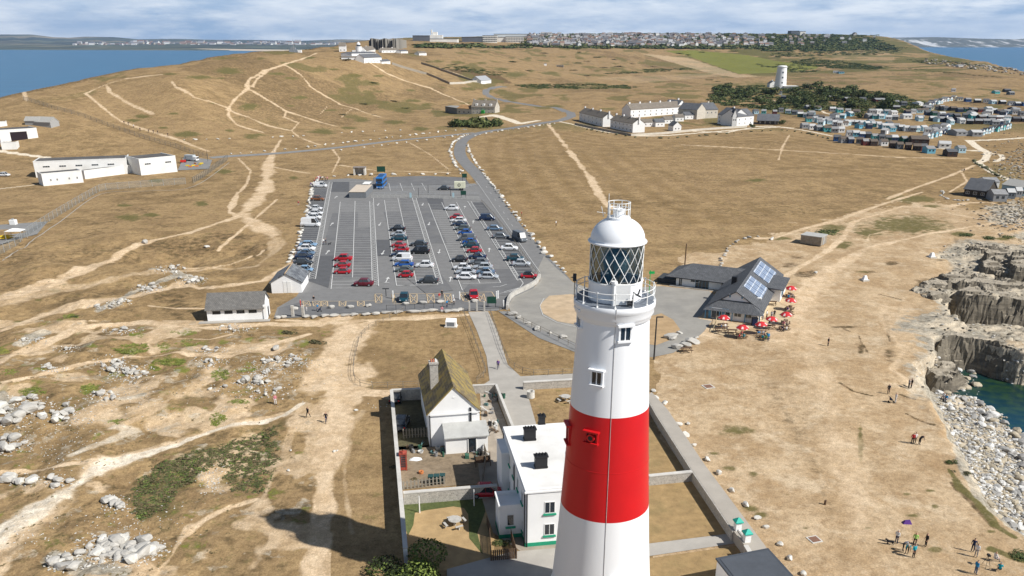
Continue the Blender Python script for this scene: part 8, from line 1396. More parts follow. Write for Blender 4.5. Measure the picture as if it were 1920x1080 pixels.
x, y = flat(674, 329); t = empty('stone_shelter', (x, y, .04), 0, 'small stone shelter beyond the stones above the car park', 'shelter'); b = MB(); b.box(-2.4, -1.8, 0, 3, 0, 3); b.box(1.8, 2.4, 0, 3, 0, 3); b.box(-1.8, 1.8, 2.6, 3, 0, 3); b.build('wall', stone_w, t); b = MB(); b.box(-2.6, 2.6, -.2, 3.2, 3, 3.2); b.build('roof', mat('shelter_roof', (.25, .22, .2)), t)
x, y = flat(862, 357.5); t = empty('box_trailer', (x, y, .13), 0, 'cream box trailer with a round dark badge behind the pickup', 'trailer'); b = MB(); b.box(-2.0, 2.0, 0, 2.2, .7, 3.0); b.build('body', mat('cream_paint', (.66, .66, .50), .5), t, bevel=.06); b = MB(); b.tube((-.2, -.03, 1.9), (-.2, .02, 1.9), .55, n=24); o = b.build('badge', metal_d, t); b = MB(); b.tube((-.2, -.05, 1.9), (-.2, -.02, 1.9), .3, n=20); b.build('badge_centre', mat('cream_paint', (1,1,1)), o)
for xx in (.2, 1.0): b = MB(); b.tube((xx, -.05, .38), (xx, .2, .38), .36, n=14); b.build('wheel', tyre, t)
b = MB(); b.box(-3.2, -2.0, 1.0, 1.15, .6, .72); b.build('tow_bar', metal_d, t)
def pole(px, py, top, r, lab, name='utility_pole', arm=None, m=wood_d, cat='pole'):
 x, y = flat(px, py); h = zat(y, top); o = empty(name, (x, y, 0), 0, lab, cat); b = MB(); b.tube((0, 0, 0), (0, 0, h), r, r*.8, n=8); b.build('pole', m, o)
 if arm: b = MB(); b.box(arm[0], arm[1], -.1, .1, h-.12, h+.05); b.build('arm', m, o)
 return o
pole(1226, 674, 594, .14, 'tall lamp post close to the right side of the tower', 'lamp_post', (0, 1.1), metal_d, 'lamp post'); pole(1284, 497, 457, .16, 'dark wooden pole standing behind the cafe'); pole(724, 556, 541, .09, 'dark lamp post at the lower middle of the car park', 'lamp_post', (-.7, .7), metal_d, 'lamp post')
for px, py, tp, lb in ((785,369,352,'thin lamp post left on the island'),(803,362,347,'thin lamp post in the middle of the island'),(845,368,350,'thin lamp post right on the island'),(390,304,282,'flag pole beside the range yard'),(839,322,316,'short post above the car park')): pole(px, py, tp, .08, lb, 'lamp_post' if 'lamp' in lb else 'post', None, metal_d, 'lamp post' if 'lamp' in lb else 'post')
pole(1546.7, 946, 938, .16, 'short weathered stump on the bare turf right of the walk', 'post', None, wood_d, 'post')
pole(908, 240, 218, .0001, 'x') if False else None
# ------------------------------------------------------------ parasols and picnic tables outside the cafe
par_r = mat('parasol_red', (.55, .03, .035), .7, .08, 2); par_w = mat('parasol_white', (.75, .62, .60), .7, .05, 2)
def make_parasol():
 t = empty('parasol', (0, 0, 0)); b = MB(); b.tube((0, 0, 0), (0, 0, 2.75), .035, n=6); b.build('pole', white_p, t); b = MB(); vs = [(0, 0, 2.72)]; n_ = 16
 for k in range(n_): a = 2*math.pi*k/n_; vs.append((.85*math.cos(a), .85*math.sin(a), 2.47));
 for k in range(n_): a = 2*math.pi*k/n_; vs.append((1.45*math.cos(a), 1.45*math.sin(a), 2.12))
 for k in range(n_): a = 2*math.pi*k/n_; vs.append((1.45*math.cos(a), 1.45*math.sin(a), 1.94))
 for k in range(n_):
  k2 = (k+1) % n_; b.poly([vs[0], vs[1+k], vs[1+k2]], [(0,1,2)], par_r); q = par_w if k % 4 in (1,) else par_r; b.poly([vs[1+k], vs[1+n_+k], vs[1+n_+k2], vs[1+k2]], [(0,1,2,3)], q); b.poly([vs[1+n_+k], vs[1+2*n_+k], vs[1+2*n_+k2], vs[1+n_+k2]], [(0,1,2,3)], par_w if k % 4 == 3 else par_r)
 b.build('canopy', None, t); return t
def make_picnic():
 t = empty('picnic_table', (0, 0, 0)); b = MB()
 for k in range(5): b.box(-.95, .95, -.38+k*.155, -.245+k*.155, .72, .77)
 b.build('tabletop', wood_d, t)
 for s in (-1, 1): b = MB(); b.box(-.95, .95, s*.72-.14, s*.72+.14, .42, .47); b.build('bench', wood_d, t)
 for s in (-1, 1):
  b = MB(); b.tube((s*.7, -.75, 0), (s*.7, -.25, .72), .045, n=4); b.tube((s*.7, .75, 0), (s*.7, .25, .72), .045, n=4); b.box(s*.7-.03, s*.7+.03, -.85, .85, .36, .42); b.build('leg_frame', wood_d, t)
 return t
pa0 = make_parasol(); pt0 = make_picnic(); PP = [(1355,615,'at the left corner of the cafe front'),(1390,634,'nearest the camera in front of the cafe'),(1426,628,'beside the cafe corner bin'),(1444,618,'close to the cafe steps'),(1472.6,609,'second from the lower end of the side row'),(1480,582,'in the middle of the side row'),(1481,558,'second from the far end of the side row'),(1462,542,'at the far end beside the cafe side wall')]
for i, (px, py, wh) in enumerate(PP):
 x, y = flat(px, py); o = pa0 if i == 0 else copy_tree(pa0); o.location = (x, y, .06); o.scale = (.78, .78, .95); o.rotation_euler = (R(random.uniform(-3, 3)), R(random.uniform(-3, 3)), random.uniform(0, 1)); tag(o, 'red and white parasol '+wh, 'parasol', 'parasols outside the cafe')
 o = pt0 if i == 0 else copy_tree(pt0); o.location = (x, y+.05, .06); o.rotation_euler = (0, 0, random.uniform(-.5, .5)+(0 if i < 4 else 1.4)); tag(o, 'brown picnic table under the parasol '+wh, 'table', 'picnic tables outside the cafe')
for px, py, lb in ((1350,623,'brown picnic table without a parasol at the left of the cafe front'),(1432,637,'picnic table with a group sitting nearest the bare turf'),(1470,620,'crowded picnic table at the lower right of the cafe'),(1478,592,'picnic table between two parasols in the side row'),(1447,572,'pale picnic table beside the cafe side wall'),(1372,640-14,'small picnic table in the cafe front row'),(1287,660,'wooden bench table on the lower edge of the cafe yard')): x, y = flat(px, py); o = copy_tree(pt0); o.location = (x, y, .06); o.rotation_euler = (0, 0, random.uniform(-.4, .4)); tag(o, lb, 'table', 'picnic tables outside the cafe')
x, y = flat(1414, 611); t = empty('cafe_bin', (x, y, .06), 0, 'dark blue bin at the front corner of the cafe', 'bin'); b = MB(); b.box(-.5, .5, -.4, .4, 0, 1.5); b.build('body', mat('navy_plastic', (.01, .02, .06), .5), t); b = MB(); b.box(-.55, .55, -.45, .45, 1.5, 1.6); b.build('lid', black_, t)
fence('terrace_fence', [(1345,596),(1337,622)], 'short buff rail at the left of the cafe terrace', .8, 2, .05, (.9,), .05, mat('buff_rail', (.5, .42, .25)))
def cairn(px, py, w_, h_, lab, name='white_cairn', cat='cairn'):
 x, y = flat(px, py); o = empty(name, (x, y, gz(x, y)), .2, lab, cat); b = MB(); b.poly([(-w_/2, -w_/2, -.1), (w_/2, -w_/2, -.1), (w_/2, w_/2, -.1), (-w_/2, w_/2, -.1), (-w_*.2, -w_*.2, h_), (w_*.2, -w_*.2, h_*1.05), (w_*.2, w_*.2, h_), (-w_*.2, w_*.2, h_*.9)], [(0,3,2,1), (4,5,6,7), (0,1,5,4), (1,2,6,5), (2,3,7,6), (3,0,4,7)]); b.build('stone_core', white_w, o, bevel=.08); b = MB(); b.box(-w_*.6, w_*.6, -w_*.6, w_*.6, -.1, h_*.25); b.build('stone_base', stone_w, o)
cairn(1621, 525, 1.3, 1.2, 'white painted stone cairn lower of two on the bare turf'); cairn(1747, 481, 1.5, 1.3, 'white painted stone cairn upper of two nearer the rocks')
x, y = flat(845, 614); t = empty('information_plinth', (x, y, 0), -.1, 'white plinth with a sloping dark panel on the left lawn', 'plinth'); b = MB(); b.extr([(0, 0), (1.2, 0), (1.2, 1.5), (0, 1.1)], -1.0, 1.0); fixn(b.build('plinth', white_w, t)); b = MB(); b.box(-.7, .7, -.03, 0, .25, 1.0); b.build('panel', mat('panel_grey', (.2, .22, .24)), t); b = MB(); b.box(-1.2, 1.2, -.2, 1.4, 0, .2); b.build('base', stone_w, t)
x, y = flat(995, 746); t = empty('stone_planter', (x, y, 0), 0, 'round pale stone planter ring beside the concrete drive', 'planter'); b = MB(); b.lathe([(.55, 0), (.62, .1), (.58, 1.0), (.62, 1.15), (.38, 1.15), (.36, .7)], 24); b.build('ring', stone_w, t); b = MB(); b.tube((0, 0, .6), (0, 0, .72), .37, n=20); b.build('soil', mat('soil', (.05, .035, .025)), t)
# ------------------------------------------------------------ things in the yards
x, y = flat(757, 880); t = empty('telephone_box', (x, y, 0), .1, 'faded red telephone box against the long white wall', 'telephone box'); rb_ = mat('faded_red', (.30, .055, .035), .7, .15, 3)
for sx in (-1, 1):
 for sy in (-1, 1): b = MB(); b.box(sx*.38-.07, sx*.38+.07, sy*.38-.07, sy*.38+.07, 0, 2.25); b.build('corner_post', rb_, t)
b = MB(); b.box(-.5, .5, -.5, .5, 2.25, 2.45); b.lathe([(.5, 2.45), (.38, 2.6), (.1, 2.68)], 4); b.build('roof', rb_, t)
for sx, sy, w_, d in ((0, -.38, .62, .05), (0, .38, .62, .05), (-.38, 0, .05, .62), (.38, 0, .05, .62)):
 b = MB(); b.box(sx-w_/2, sx+w_/2, sy-d/2, sy+d/2, .45, 2.2); o = b.build('glazed_side', glass_d, t); b = MB()
 for k in range(6): z = .5+k*.3; b.box(sx-w_/2-.01, sx+w_/2+.01, sy-d/2-.01, sy+d/2+.01, z, z+.05)
 b.box(sx-w_/2-.01, sx+w_/2+.01, sy-d/2-.01, sy+d/2+.01, .1, .45); b.build('glazing_frame', rb_, o)
def round_table(px, py, lab, m=stone_g):
 x, y = flat(px, py); t = empty('round_picnic_table', (x, y, .05), 0, lab, 'table'); b = MB(); b.tube((0, 0, .72), (0, 0, .80), .75, n=28); b.build('tabletop', m, t); b = MB(); b.tube((0, 0, 0), (0, 0, .72), .14, n=10); b.build('pedestal', m, t)
 for k in range(4): a = .5+k*math.pi/2; b = MB(); b.box(-.45, .45, -.14, .14, .40, .47); b.box(-.06, .06, -.05, .05, 0, .40); o = b.build('bench', m, t); o.location = (1.15*math.cos(a), 1.15*math.sin(a), 0); o.rotation_euler = (0, 0, a+math.pi/2)
round_table(853, 985, 'round grey timber picnic table on the dry lawn'); round_table(1060, 752, 'round dark picnic table on the grass beside the tower')
for px, py, tp, lb in ((787,962,930,'left white washing line post on the lawn'),(889,949,918,'right white washing line post on the lawn')): pole(px, py, tp, .07, lb, 'line_post', None, white_p, 'post')
def pickets(pts, h, lab, m, gap=.42, name='picket_fence', w_=.18):
 W_ = [flat(*p) for p in pts]; o = empty(name, (W_[0][0], W_[0][1], .03), 0, lab, 'fence'); b = MB(); ox, oy = W_[0]
 for a, q in zip(W_, W_[1:]):
  d = Vector((q[0]-a[0], q[1]-a[1])); k = int(d.length/gap); e = d.normalized()*w_/2; n_ = Vector((-e.y, e.x)).normalized()*.03
  for z in (h*.3, h*.8): b.tube((a[0]-ox, a[1]-oy, z), (q[0]-ox, q[1]-oy, z), .035, n=4)
  for i in range(k+1):
   c_ = Vector((a[0]-ox, a[1]-oy))+d*(i/max(k, 1)); b.prism([(c_.x-e.x-n_.x, c_.y-e.y-n_.y), (c_.x+e.x-n_.x, c_.y+e.y-n_.y), (c_.x+e.x+n_.x, c_.y+e.y+n_.y), (c_.x-e.x+n_.x, c_.y-e.y+n_.y)], 0, h)
 b.build('palings', m, o); return o
pickets([(757,918),(833,908)], 1.1, 'weathered grey picket fence in front of the bin store', mat('weathered_pale', (.26, .24, .20)), .42); pickets([(757,822),(812,818)], 1.4, 'dark picket fence in the shaded cottage yard', wood_g, .4)
pickets([(921,1050),(918,1000),(913,985)], 1.2, 'dark brown fence on the left of the small planted bed', wood_d, .22, w_=.16); pickets([(921,1052),(968,1048),(958,1012)], 1.3, 'dark brown fence along the near side of the planted bed', wood_d, .22, w_=.16); pickets([(905,905),(912,860),(902,830)], 1.2, 'dark fence between the cottage yard and the house yard', wood_g, .3)
for i, (px, py) in enumerate(((807,913),(818,912),(829,911))): x, y = flat(px, py); t = empty('wheelie_bin', (x, y+.8, .03), 0, ('left', 'middle', 'right')[i]+' teal wheeled bin of three behind the picket fence', 'bin', 'teal wheeled bins'); b = MB(); b.box(-.3, .3, -.35, .35, .08, 1.05); b.build('body', mat('teal_plastic', (.015, .05, .05), .5), t, bevel=.04); b = MB(); b.box(-.33, .33, -.4, .4, 1.05, 1.12); b.build('lid', mat('teal_plastic2', (.02, .07, .07), .5), t); b = MB(); b.tube((-.3, .33, .1), (.3, .33, .1), .1, n=10); b.build('wheels', tyre, t)
place_car('suv', 0, 0, 'black', 0, 'black car parked in the shade of the white wall beyond the picket', rz=R(88), world=flat(752, 806)+(.05,), group='cars in the cottage yard'); place_car('hatch', 0, 0, 'black', 0, 'black car at the back of the cottage yard by the wall', rz=R(88), world=flat(742, 755)+(.05,), group='cars in the cottage yard'); place_car('hatch', 0, 0, 'red', 0, 'red car tucked beside the keepers house porch', rz=R(2), world=flat(912, 936)+(.05,), group='cars in the cottage yard')
x, y = flat(779, 862); b = MB(); rs = random.Random(4); b.poly([(-.8, -.3, 0), (.2, -.5, 0), (.9, -.1, 0), (.7, .5, 0), (-.2, .6, 0), (-.7, .3, 0), (-.2, 0, .35), (.35, .1, .28)], [(0,1,6), (1,2,7,6), (2,3,7), (3,4,6,7), (4,5,6), (5,0,6)]); o = b.build('tarpaulin', mat('white_tarp', (.72, .74, .76), .5), loc=(x, y, .04)); tag(o, 'crumpled white sheet lying in the cottage yard', 'sheet')
x, y = flat(790, 888); b = MB(); b.lathe([(.1, 0), (.28, 0), (.33, .3), (.3, .34), (.1, .3)], 16); tag(b.build('clay_bowl', mat('clay_orange', (.55, .20, .07)), loc=(x, y, .04)), 'small orange clay bowl behind the picket fence', 'bowl')
x, y = flat(905, 872); t = empty('swing_bench', (x, y, .04), .2, 'dark timber swing bench in the shaded corner of the yard', 'bench'); b = MB(); b.box(-.9, .9, -.3, .3, .45, .5); b.build('seat', wood_d, t); b = MB(); b.box(-.9, .9, .28, .34, .5, 1.1); b.build('backrest', wood_d, t)
for s in (-1, 1): b = MB(); b.tube((s*.95, -.5, 0), (s*.95, 0, 1.8), .05, n=5); b.tube((s*.95, .5, 0), (s*.95, 0, 1.8), .05, n=5); b.build('side_frame', wood_d, t)
rs = random.Random(9); junkm = [mat('junk_'+n_, c_, .7) for n_, c_ in (('white', (.6, .6, .58)), ('green', (.04, .12, .08)), ('brown', (.16, .11, .07)), ('grey', (.25, .25, .25)), ('black', (.03, .03, .03)), ('teal', (.08, .16, .16)))]
spots = [(rs.uniform(812, 850), rs.uniform(842, 858)) for _ in range(10)]+[(rs.uniform(908, 945), rs.uniform(738, 815)) for _ in range(26)]+[(rs.uniform(762, 800), rs.uniform(835, 850)) for _ in range(6)]+[(rs.uniform(870, 925), rs.uniform(848, 862)) for _ in range(8)]
for px, py in spots:
 x, y = flat(px, py); b = MB(); w_, d, h = rs.uniform(.25, .8), rs.uniform(.25, .7), rs.uniform(.2, .8); q = rs.random()
 if q < .4: b.lathe([(w_*.4, 0), (w_*.5, h), (w_*.42, h), (w_*.35, .1)], 12); nm, lb = 'plant_pot', 'pot among the clutter beside the stone roofed cottage'
 elif q < .7: b.poly([(-w_/2, -d/2, 0), (w_/2, -d/2, 0), (w_/2, d/2, 0), (-w_/2, d/2, 0), (-w_/2*.8, -d/2*.8, h), (w_/2*.9, -d/2, h*.8), (w_/2, d/2*.7, h), (-w_/2, d/2, h*1.1)], [(0,3,2,1), (4,5,6,7), (0,1,5,4), (1,2,6,5), (2,3,7,6), (3,0,4,7)]); nm, lb = 'crate', 'crate among the clutter beside the stone roofed cottage'
 else: b.tube((-w_, 0, .1), (w_, d*.5, h), .06, n=5); b.tube((-w_*.6, .2, .05), (w_, -d*.4, h*.7), .05, n=5); b.tube((-w_, .1, .05), (w_*.7, d*.2, .2), .06, n=5); nm, lb = 'timber_offcuts', 'timber pieces among the clutter beside the stone roofed cottage'
 o = b.build(nm, rs.choice(junkm), loc=(x, y, .04), rz=rs.uniform(0, 3)); tag(o, lb, nm.replace('_', ' '), lb)
for px, py, w_, lb in ((1328,725,1.6,'small square drain cover on the bare turf near the tower'),(1527,1012,1.3,'pale edged square cover on the turf near the lower people')):
 x, y = flat(px, py); t = empty('drain_cover', (x, y, gz(x, y)+.02), .3, lb, 'drain cover'); b = MB(); b.box(-w_/2, w_/2, -w_/2, w_/2, -.2, .05); b.build('frame', stone_w, t); b = MB(); b.box(-w_*.38, w_*.38, -w_*.38, w_*.38, .0, .07); b.build('lid', mat('rusty_lid', (.22, .12, .08)), t)
sheet('range_yard', [], asph_l) if False else None
pz_ = [at(px, py) for px, py in ((-30,425),(60,418),(90,416),(70,440),(20,455),(-30,470))]; b = MB(); b.poly([(p.x, p.y, max(p.z, 0)+.12) for p in pz_][::-1], [list(range(6))]); b.build('yard', asph_l, kind='structure')
p = at(32, 449); t = empty('gazebo', tuple(p), .05, 'white topped open sided gazebo inside the fence at left', 'gazebo'); b = MB(); b.poly([(-2.2, -1.6, 2.5), (2.2, -1.6, 2.5), (2.2, 1.6, 2.5), (-2.2, 1.6, 2.5), (-.6, 0, 3.1), (.6, 0, 3.1)], [(0,1,5,4), (1,2,5), (2,3,4,5), (3,0,4), (0,3,2,1)]); b.build('roof', white_p, t)
for sx in (-1, 1):
 for sy in (-1, 1): b = MB(); b.tube((sx*2.1, sy*1.5, 0), (sx*2.1, sy*1.5, 2.5), .06, n=6); b.build('leg', metal_g, t)
p = at(12, 450); t = empty('stacked_kayaks', tuple(p), .3, 'yellow kayaks stacked under a dark cover at the left edge', 'kayaks');
for k in range(2): b = MB(); q = [(-2.6, 0, .6+k*.5), (-1.6, .35, .5+k*.5), (1.6, .35, .5+k*.5), (2.6, 0, .6+k*.5), (1.6, -.35, .5+k*.5), (-1.6, -.35, .5+k*.5), (0, 0, .95+k*.5), (0, 0, .25+k*.5)]; b.poly(q, [(0,1,6), (1,2,6), (2,3,6), (3,4,6), (4,5,6), (5,0,6), (1,0,7), (2,1,7), (3,2,7), (4,3,7), (5,4,7), (0,5,7)]); b.build('kayak', mat('yellow_plastic', (.65, .45, .02), .4), t)
p = at(26, 422); t = empty('white_tank', tuple(p), 0, 'small white tank at the back of the fenced yard', 'tank'); b = MB(); b.box(-.9, .9, -.7, .7, 0, 1.6); b.build('body', white_p, t, bevel=.1); b = MB(); b.box(-.3, .3, -.3, .3, 1.6, 1.9); b.build('lid', metal_g, t)
pz_ = [at(px, py) for px, py in ((333,320),(392,317),(398,300),(345,294))]; b = MB(); b.poly([(p.x, p.y, p.z+.15) for p in pz_], [(0,1,2,3)]); b.build('yard', asph_l, kind='structure')
p = at(344, 306); t = empty('red_forklift', tuple(p), .2, 'small red forklift beside the white range block', 'forklift'); b = MB(); b.box(-1.2, 1.2, -.8, .8, .4, 1.4); b.build('body', mat('forklift_red', (.55, .03, .02), .5), t, bevel=.1); b = MB(); b.box(-.7, .7, -.7, .7, 2.3, 2.4); [b.tube((sx*.65, sy*.65, 1.4), (sx*.65, sy*.65, 2.3), .05, n=4) for sx in (-1, 1) for sy in (-1, 1)]; b.build('cab', metal_d, t); b = MB(); [b.tube((1.3, sy*.3, .1), (1.3, sy*.3, 2.9), .06, n=4) for sy in (-1, 1)]; b.build('mast', metal_d, t)
for sx in (-.8, .8): b = MB(); b.tube((sx, -.9, .35), (sx, .9, .35), .35, n=12); b.build('wheel', tyre, t)
p = at(360, 303); t = empty('grey_lorry', tuple(p), -.3, 'grey covered lorry in the range yard', 'lorry'); b = MB(); b.box(-3, 1.6, -1.1, 1.1, .9, 3.0); b.build('body', mat('lorry_grey', (.42, .46, .48), .6), t, bevel=.1); b = MB(); b.box(1.7, 3.2, -1.05, 1.05, .6, 2.3); o = b.build('cab', white_p, t, bevel=.15); b = MB(); b.box(3.19, 3.24, -.9, .9, 1.4, 2.1); b.build('windscreen', glass_d, o)
for sx in (-2, 2.4): b = MB(); b.tube((sx, -1.15, .45), (sx, 1.15, .45), .45, n=12); b.build('wheel', tyre, t)
for k, (px, py) in enumerate(((352,313),(357,315),(363,313),(369,314),(375,311),(366,309),(378,309))): p = at(px, py); b = MB(); b.box(-.8, .8, -.06, .06, .45, .95); b.tube((-.6, -.2, 0), (-.6, .2, .9), .05, n=4); b.tube((.6, -.2, 0), (.6, .2, .9), .05, n=4); tag(b.build('work_barrier', mat('barrier_orange', (.75, .22, .02)) if k % 2 else mat('barrier_yellow', (.7, .5, .03)), loc=tuple(p), rz=random.uniform(-.6, .6)), 'orange or yellow work barrier in the range yard', 'barrier', 'work barriers in the range yard')
# ------------------------------------------------------------ people
def skin_body(pose):
 """one continuous body, facing -y; joints in metres"""
 hip = .93; J = {'pel': (0, 0, hip, .135), 'wa': (0, 0, 1.08, .125), 'ch': (0, .0, 1.30, .15), 'nk': (0, 0, 1.47, .06), 'hd': (0, -.01, 1.60, .095), 'tp': (0, 0, 1.72, .08), 'ns': (0, -.10, 1.60, .02)}
 sp = {'stand': (.0, .0), 'walk': (.32, -.28)}.get(pose, (0, 0))
 for s, n_, k in ((-1, 'l', sp[0]), (1, 'r', sp[1])):
  J[n_+'h'] = (s*.10, 0, .88, .095); J[n_+'k'] = (s*.11, -k*.55-.02, .49, .068); J[n_+'a'] = (s*.11, -k*.9+(.10 if k < 0 else 0), .09+(.06 if k < 0 else 0), .042); J[n_+'t'] = (s*.12, -k*.9-.17+(.10 if k < 0 else 0), .04+(.03 if k < 0 else 0), .038)
  J[n_+'s'] = (s*.19, 0, 1.39, .062); J[n_+'e'] = (s*.25, k*.3+.02, 1.12, .045); J[n_+'w'] = (s*.25, k*.5-.10, .90, .030); J[n_+'p'] = (s*.25, k*.5-.13, .83, .034)
  for q in range(4): J[n_+'f%d' % q] = (s*(.235+.012*q), k*.5-.17+.022*q, .745+.008*q, .010)
  J[n_+'m'] = (s*.215, k*.5-.17, .81, .011)
 if pose == 'sit':
  dz = -.48
  for n_ in ('pel', 'wa', 'ch', 'nk', 'hd', 'tp', 'ns'): x, y, z, r_ = J[n_]; J[n_] = (x, y, z+dz, r_)
  for s, n_ in ((-1, 'l'), (1, 'r')):
   J[n_+'h'] = (s*.11, 0, .42, .095); J[n_+'k'] = (s*.14, -.42, .46, .068); J[n_+'a'] = (s*.14, -.45, .08, .042); J[n_+'t'] = (s*.15, -.62, .04, .038)
   J[n_+'s'] = (s*.19, 0, 1.39+dz, .062); J[n_+'e'] = (s*.25, -.10, 1.13+dz, .045); J[n_+'w'] = (s*.18, -.33, 1.08+dz, .030); J[n_+'p'] = (s*.16, -.40, 1.07+dz, .034)
   for q in range(4): J[n_+'f%d' % q] = (s*(.13+.018*q), -.47, 1.06+dz, .010)
   J[n_+'m'] = (s*.12, -.42, 1.10+dz, .011)
 if pose == 'bend':
  for n_, (y, z) in {'wa': (-.08, 1.05), 'ch': (-.28, 1.17), 'nk': (-.42, 1.24), 'hd': (-.52, 1.27), 'tp': (-.62, 1.30), 'ns': (-.56, 1.18)}.items(): J[n_] = (0, y, z, J[n_][3])
  for s, n_ in ((-1, 'l'), (1, 'r')):
   J[n_+'s'] = (s*.19, -.36, 1.18, .062); J[n_+'e'] = (s*.24, -.42, .93, .045); J[n_+'w'] = (s*.2, -.55, .75, .030); J[n_+'p'] = (s*.2, -.58, .68, .034)
   for q in range(4): J[n_+'f%d' % q] = (s*(.185+.012*q), -.62+.02*q, .60, .010)
   J[n_+'m'] = (s*.17, -.62, .66, .011)
 E = [('pel', 'wa'), ('wa', 'ch'), ('ch', 'nk'), ('nk', 'hd'), ('hd', 'tp'), ('hd', 'ns')]
 for n_ in 'lr': E += [('pel', n_+'h'), (n_+'h', n_+'k'), (n_+'k', n_+'a'), (n_+'a', n_+'t'), ('ch', n_+'s'), (n_+'s', n_+'e'), (n_+'e', n_+'w'), (n_+'w', n_+'p'), (n_+'p', n_+'m')]+[(n_+'p', n_+'f%d' % q) for q in range(4)]
 ks = list(J); me = bpy.data.meshes.new('p'); me.from_pydata([J[k][:3] for k in ks], [(ks.index(a), ks.index(b)) for a, b in E], []); o = bpy.data.objects.new('p', me); C.objects.link(o); md = o.modifiers.new('s', 'SKIN')
 for i, k in enumerate(ks): me.skin_vertices[0].data[i].radius = (J[k][3], J[k][3]); me.skin_vertices[0].data[i].use_root = (k == 'pel')
 ms = o.modifiers.new('u', 'SUBSURF'); ms.levels = 1; ms.render_levels = 1
 dg = bpy.context.evaluated_depsgraph_get(); m2 = bpy.data.meshes.new_from_object(o.evaluated_get(dg)); bpy.data.objects.remove(o); m2.name = 'person'; m2.materials.clear()
 jn = {k: Vector(J[k][:3]) for k in ks}
 for _ in range(5): m2.materials.append(skm)
 for pl_ in m2.polygons:
  c_ = pl_.center; k = min(ks, key=lambda q: (jn[q]-c_).length); mi = 2
  if k in ('hd', 'ns'): mi = 1 if c_.y > jn['hd'].y+.03 else 0
  elif k == 'tp': mi = 1
  elif k == 'nk': mi = 0
  elif k[0] in 'lr' and k[1] in 'wpfm': mi = 0
  elif k == 'pel' or (k[0] in 'lr' and k[1] in 'hk'): mi = 3
  elif k[0] in 'lr' and k[1] == 'a': mi = 3 if c_.z > .13 else 4
  elif k[0] in 'lr' and k[1] == 't': mi = 4
  pl_.material_index = mi; pl_.use_smooth = True
 return m2
skm = mat('skin', (.50, .30, .21), .6, .05, 5); hair = {n_: mat('hair_'+n_, c_, .8, .1, 5) for n_, c_ in (('dark', (.03, .02, .015)), ('grey', (.35, .33, .31)), ('fair', (.35, .24, .12)), ('cap', (.65, .65, .62)))}
CL_ = {'white': (.68, .68, .67), 'black': (.015, .015, .018), 'navy': (.015, .025, .07), 'blue': (.02, .22, .45), 'teal': (.01, .30, .38), 'red': (.42, .03, .03), 'purple': (.10, .04, .22), 'green': (.35, .62, .15), 'grey': (.30, .30, .31), 'beige': (.45, .38, .28), 'pink': (.55, .20, .25), 'denim': (.06, .10, .18)}
clm = {k: mat('cloth_'+k, v, .9, .08, 6) for k, v in CL_.items()}
PM = {k: skin_body(k) for k in ('stand', 'walk', 'sit', 'bend')}
def person(px, py, pose, rz, top, leg, lab, hr='dark', grp=None, s=1.0, z=None, dz=0.02):
 p = at(px, py); o = bpy.data.objects.new('person', PM[pose]); C.objects.link(o); o.location = (p.x, p.y, (p.z if z is None else z)+dz); o.rotation_euler = (0, 0, R(rz)); o.scale = (s, s, s)
 for i, q in enumerate((skm, hair[hr], clm[top], clm[leg], clm['black'])): o.material_slots[i].link = 'OBJECT'; o.material_slots[i].material = q
 return tag(o, lab, 'person', grp)
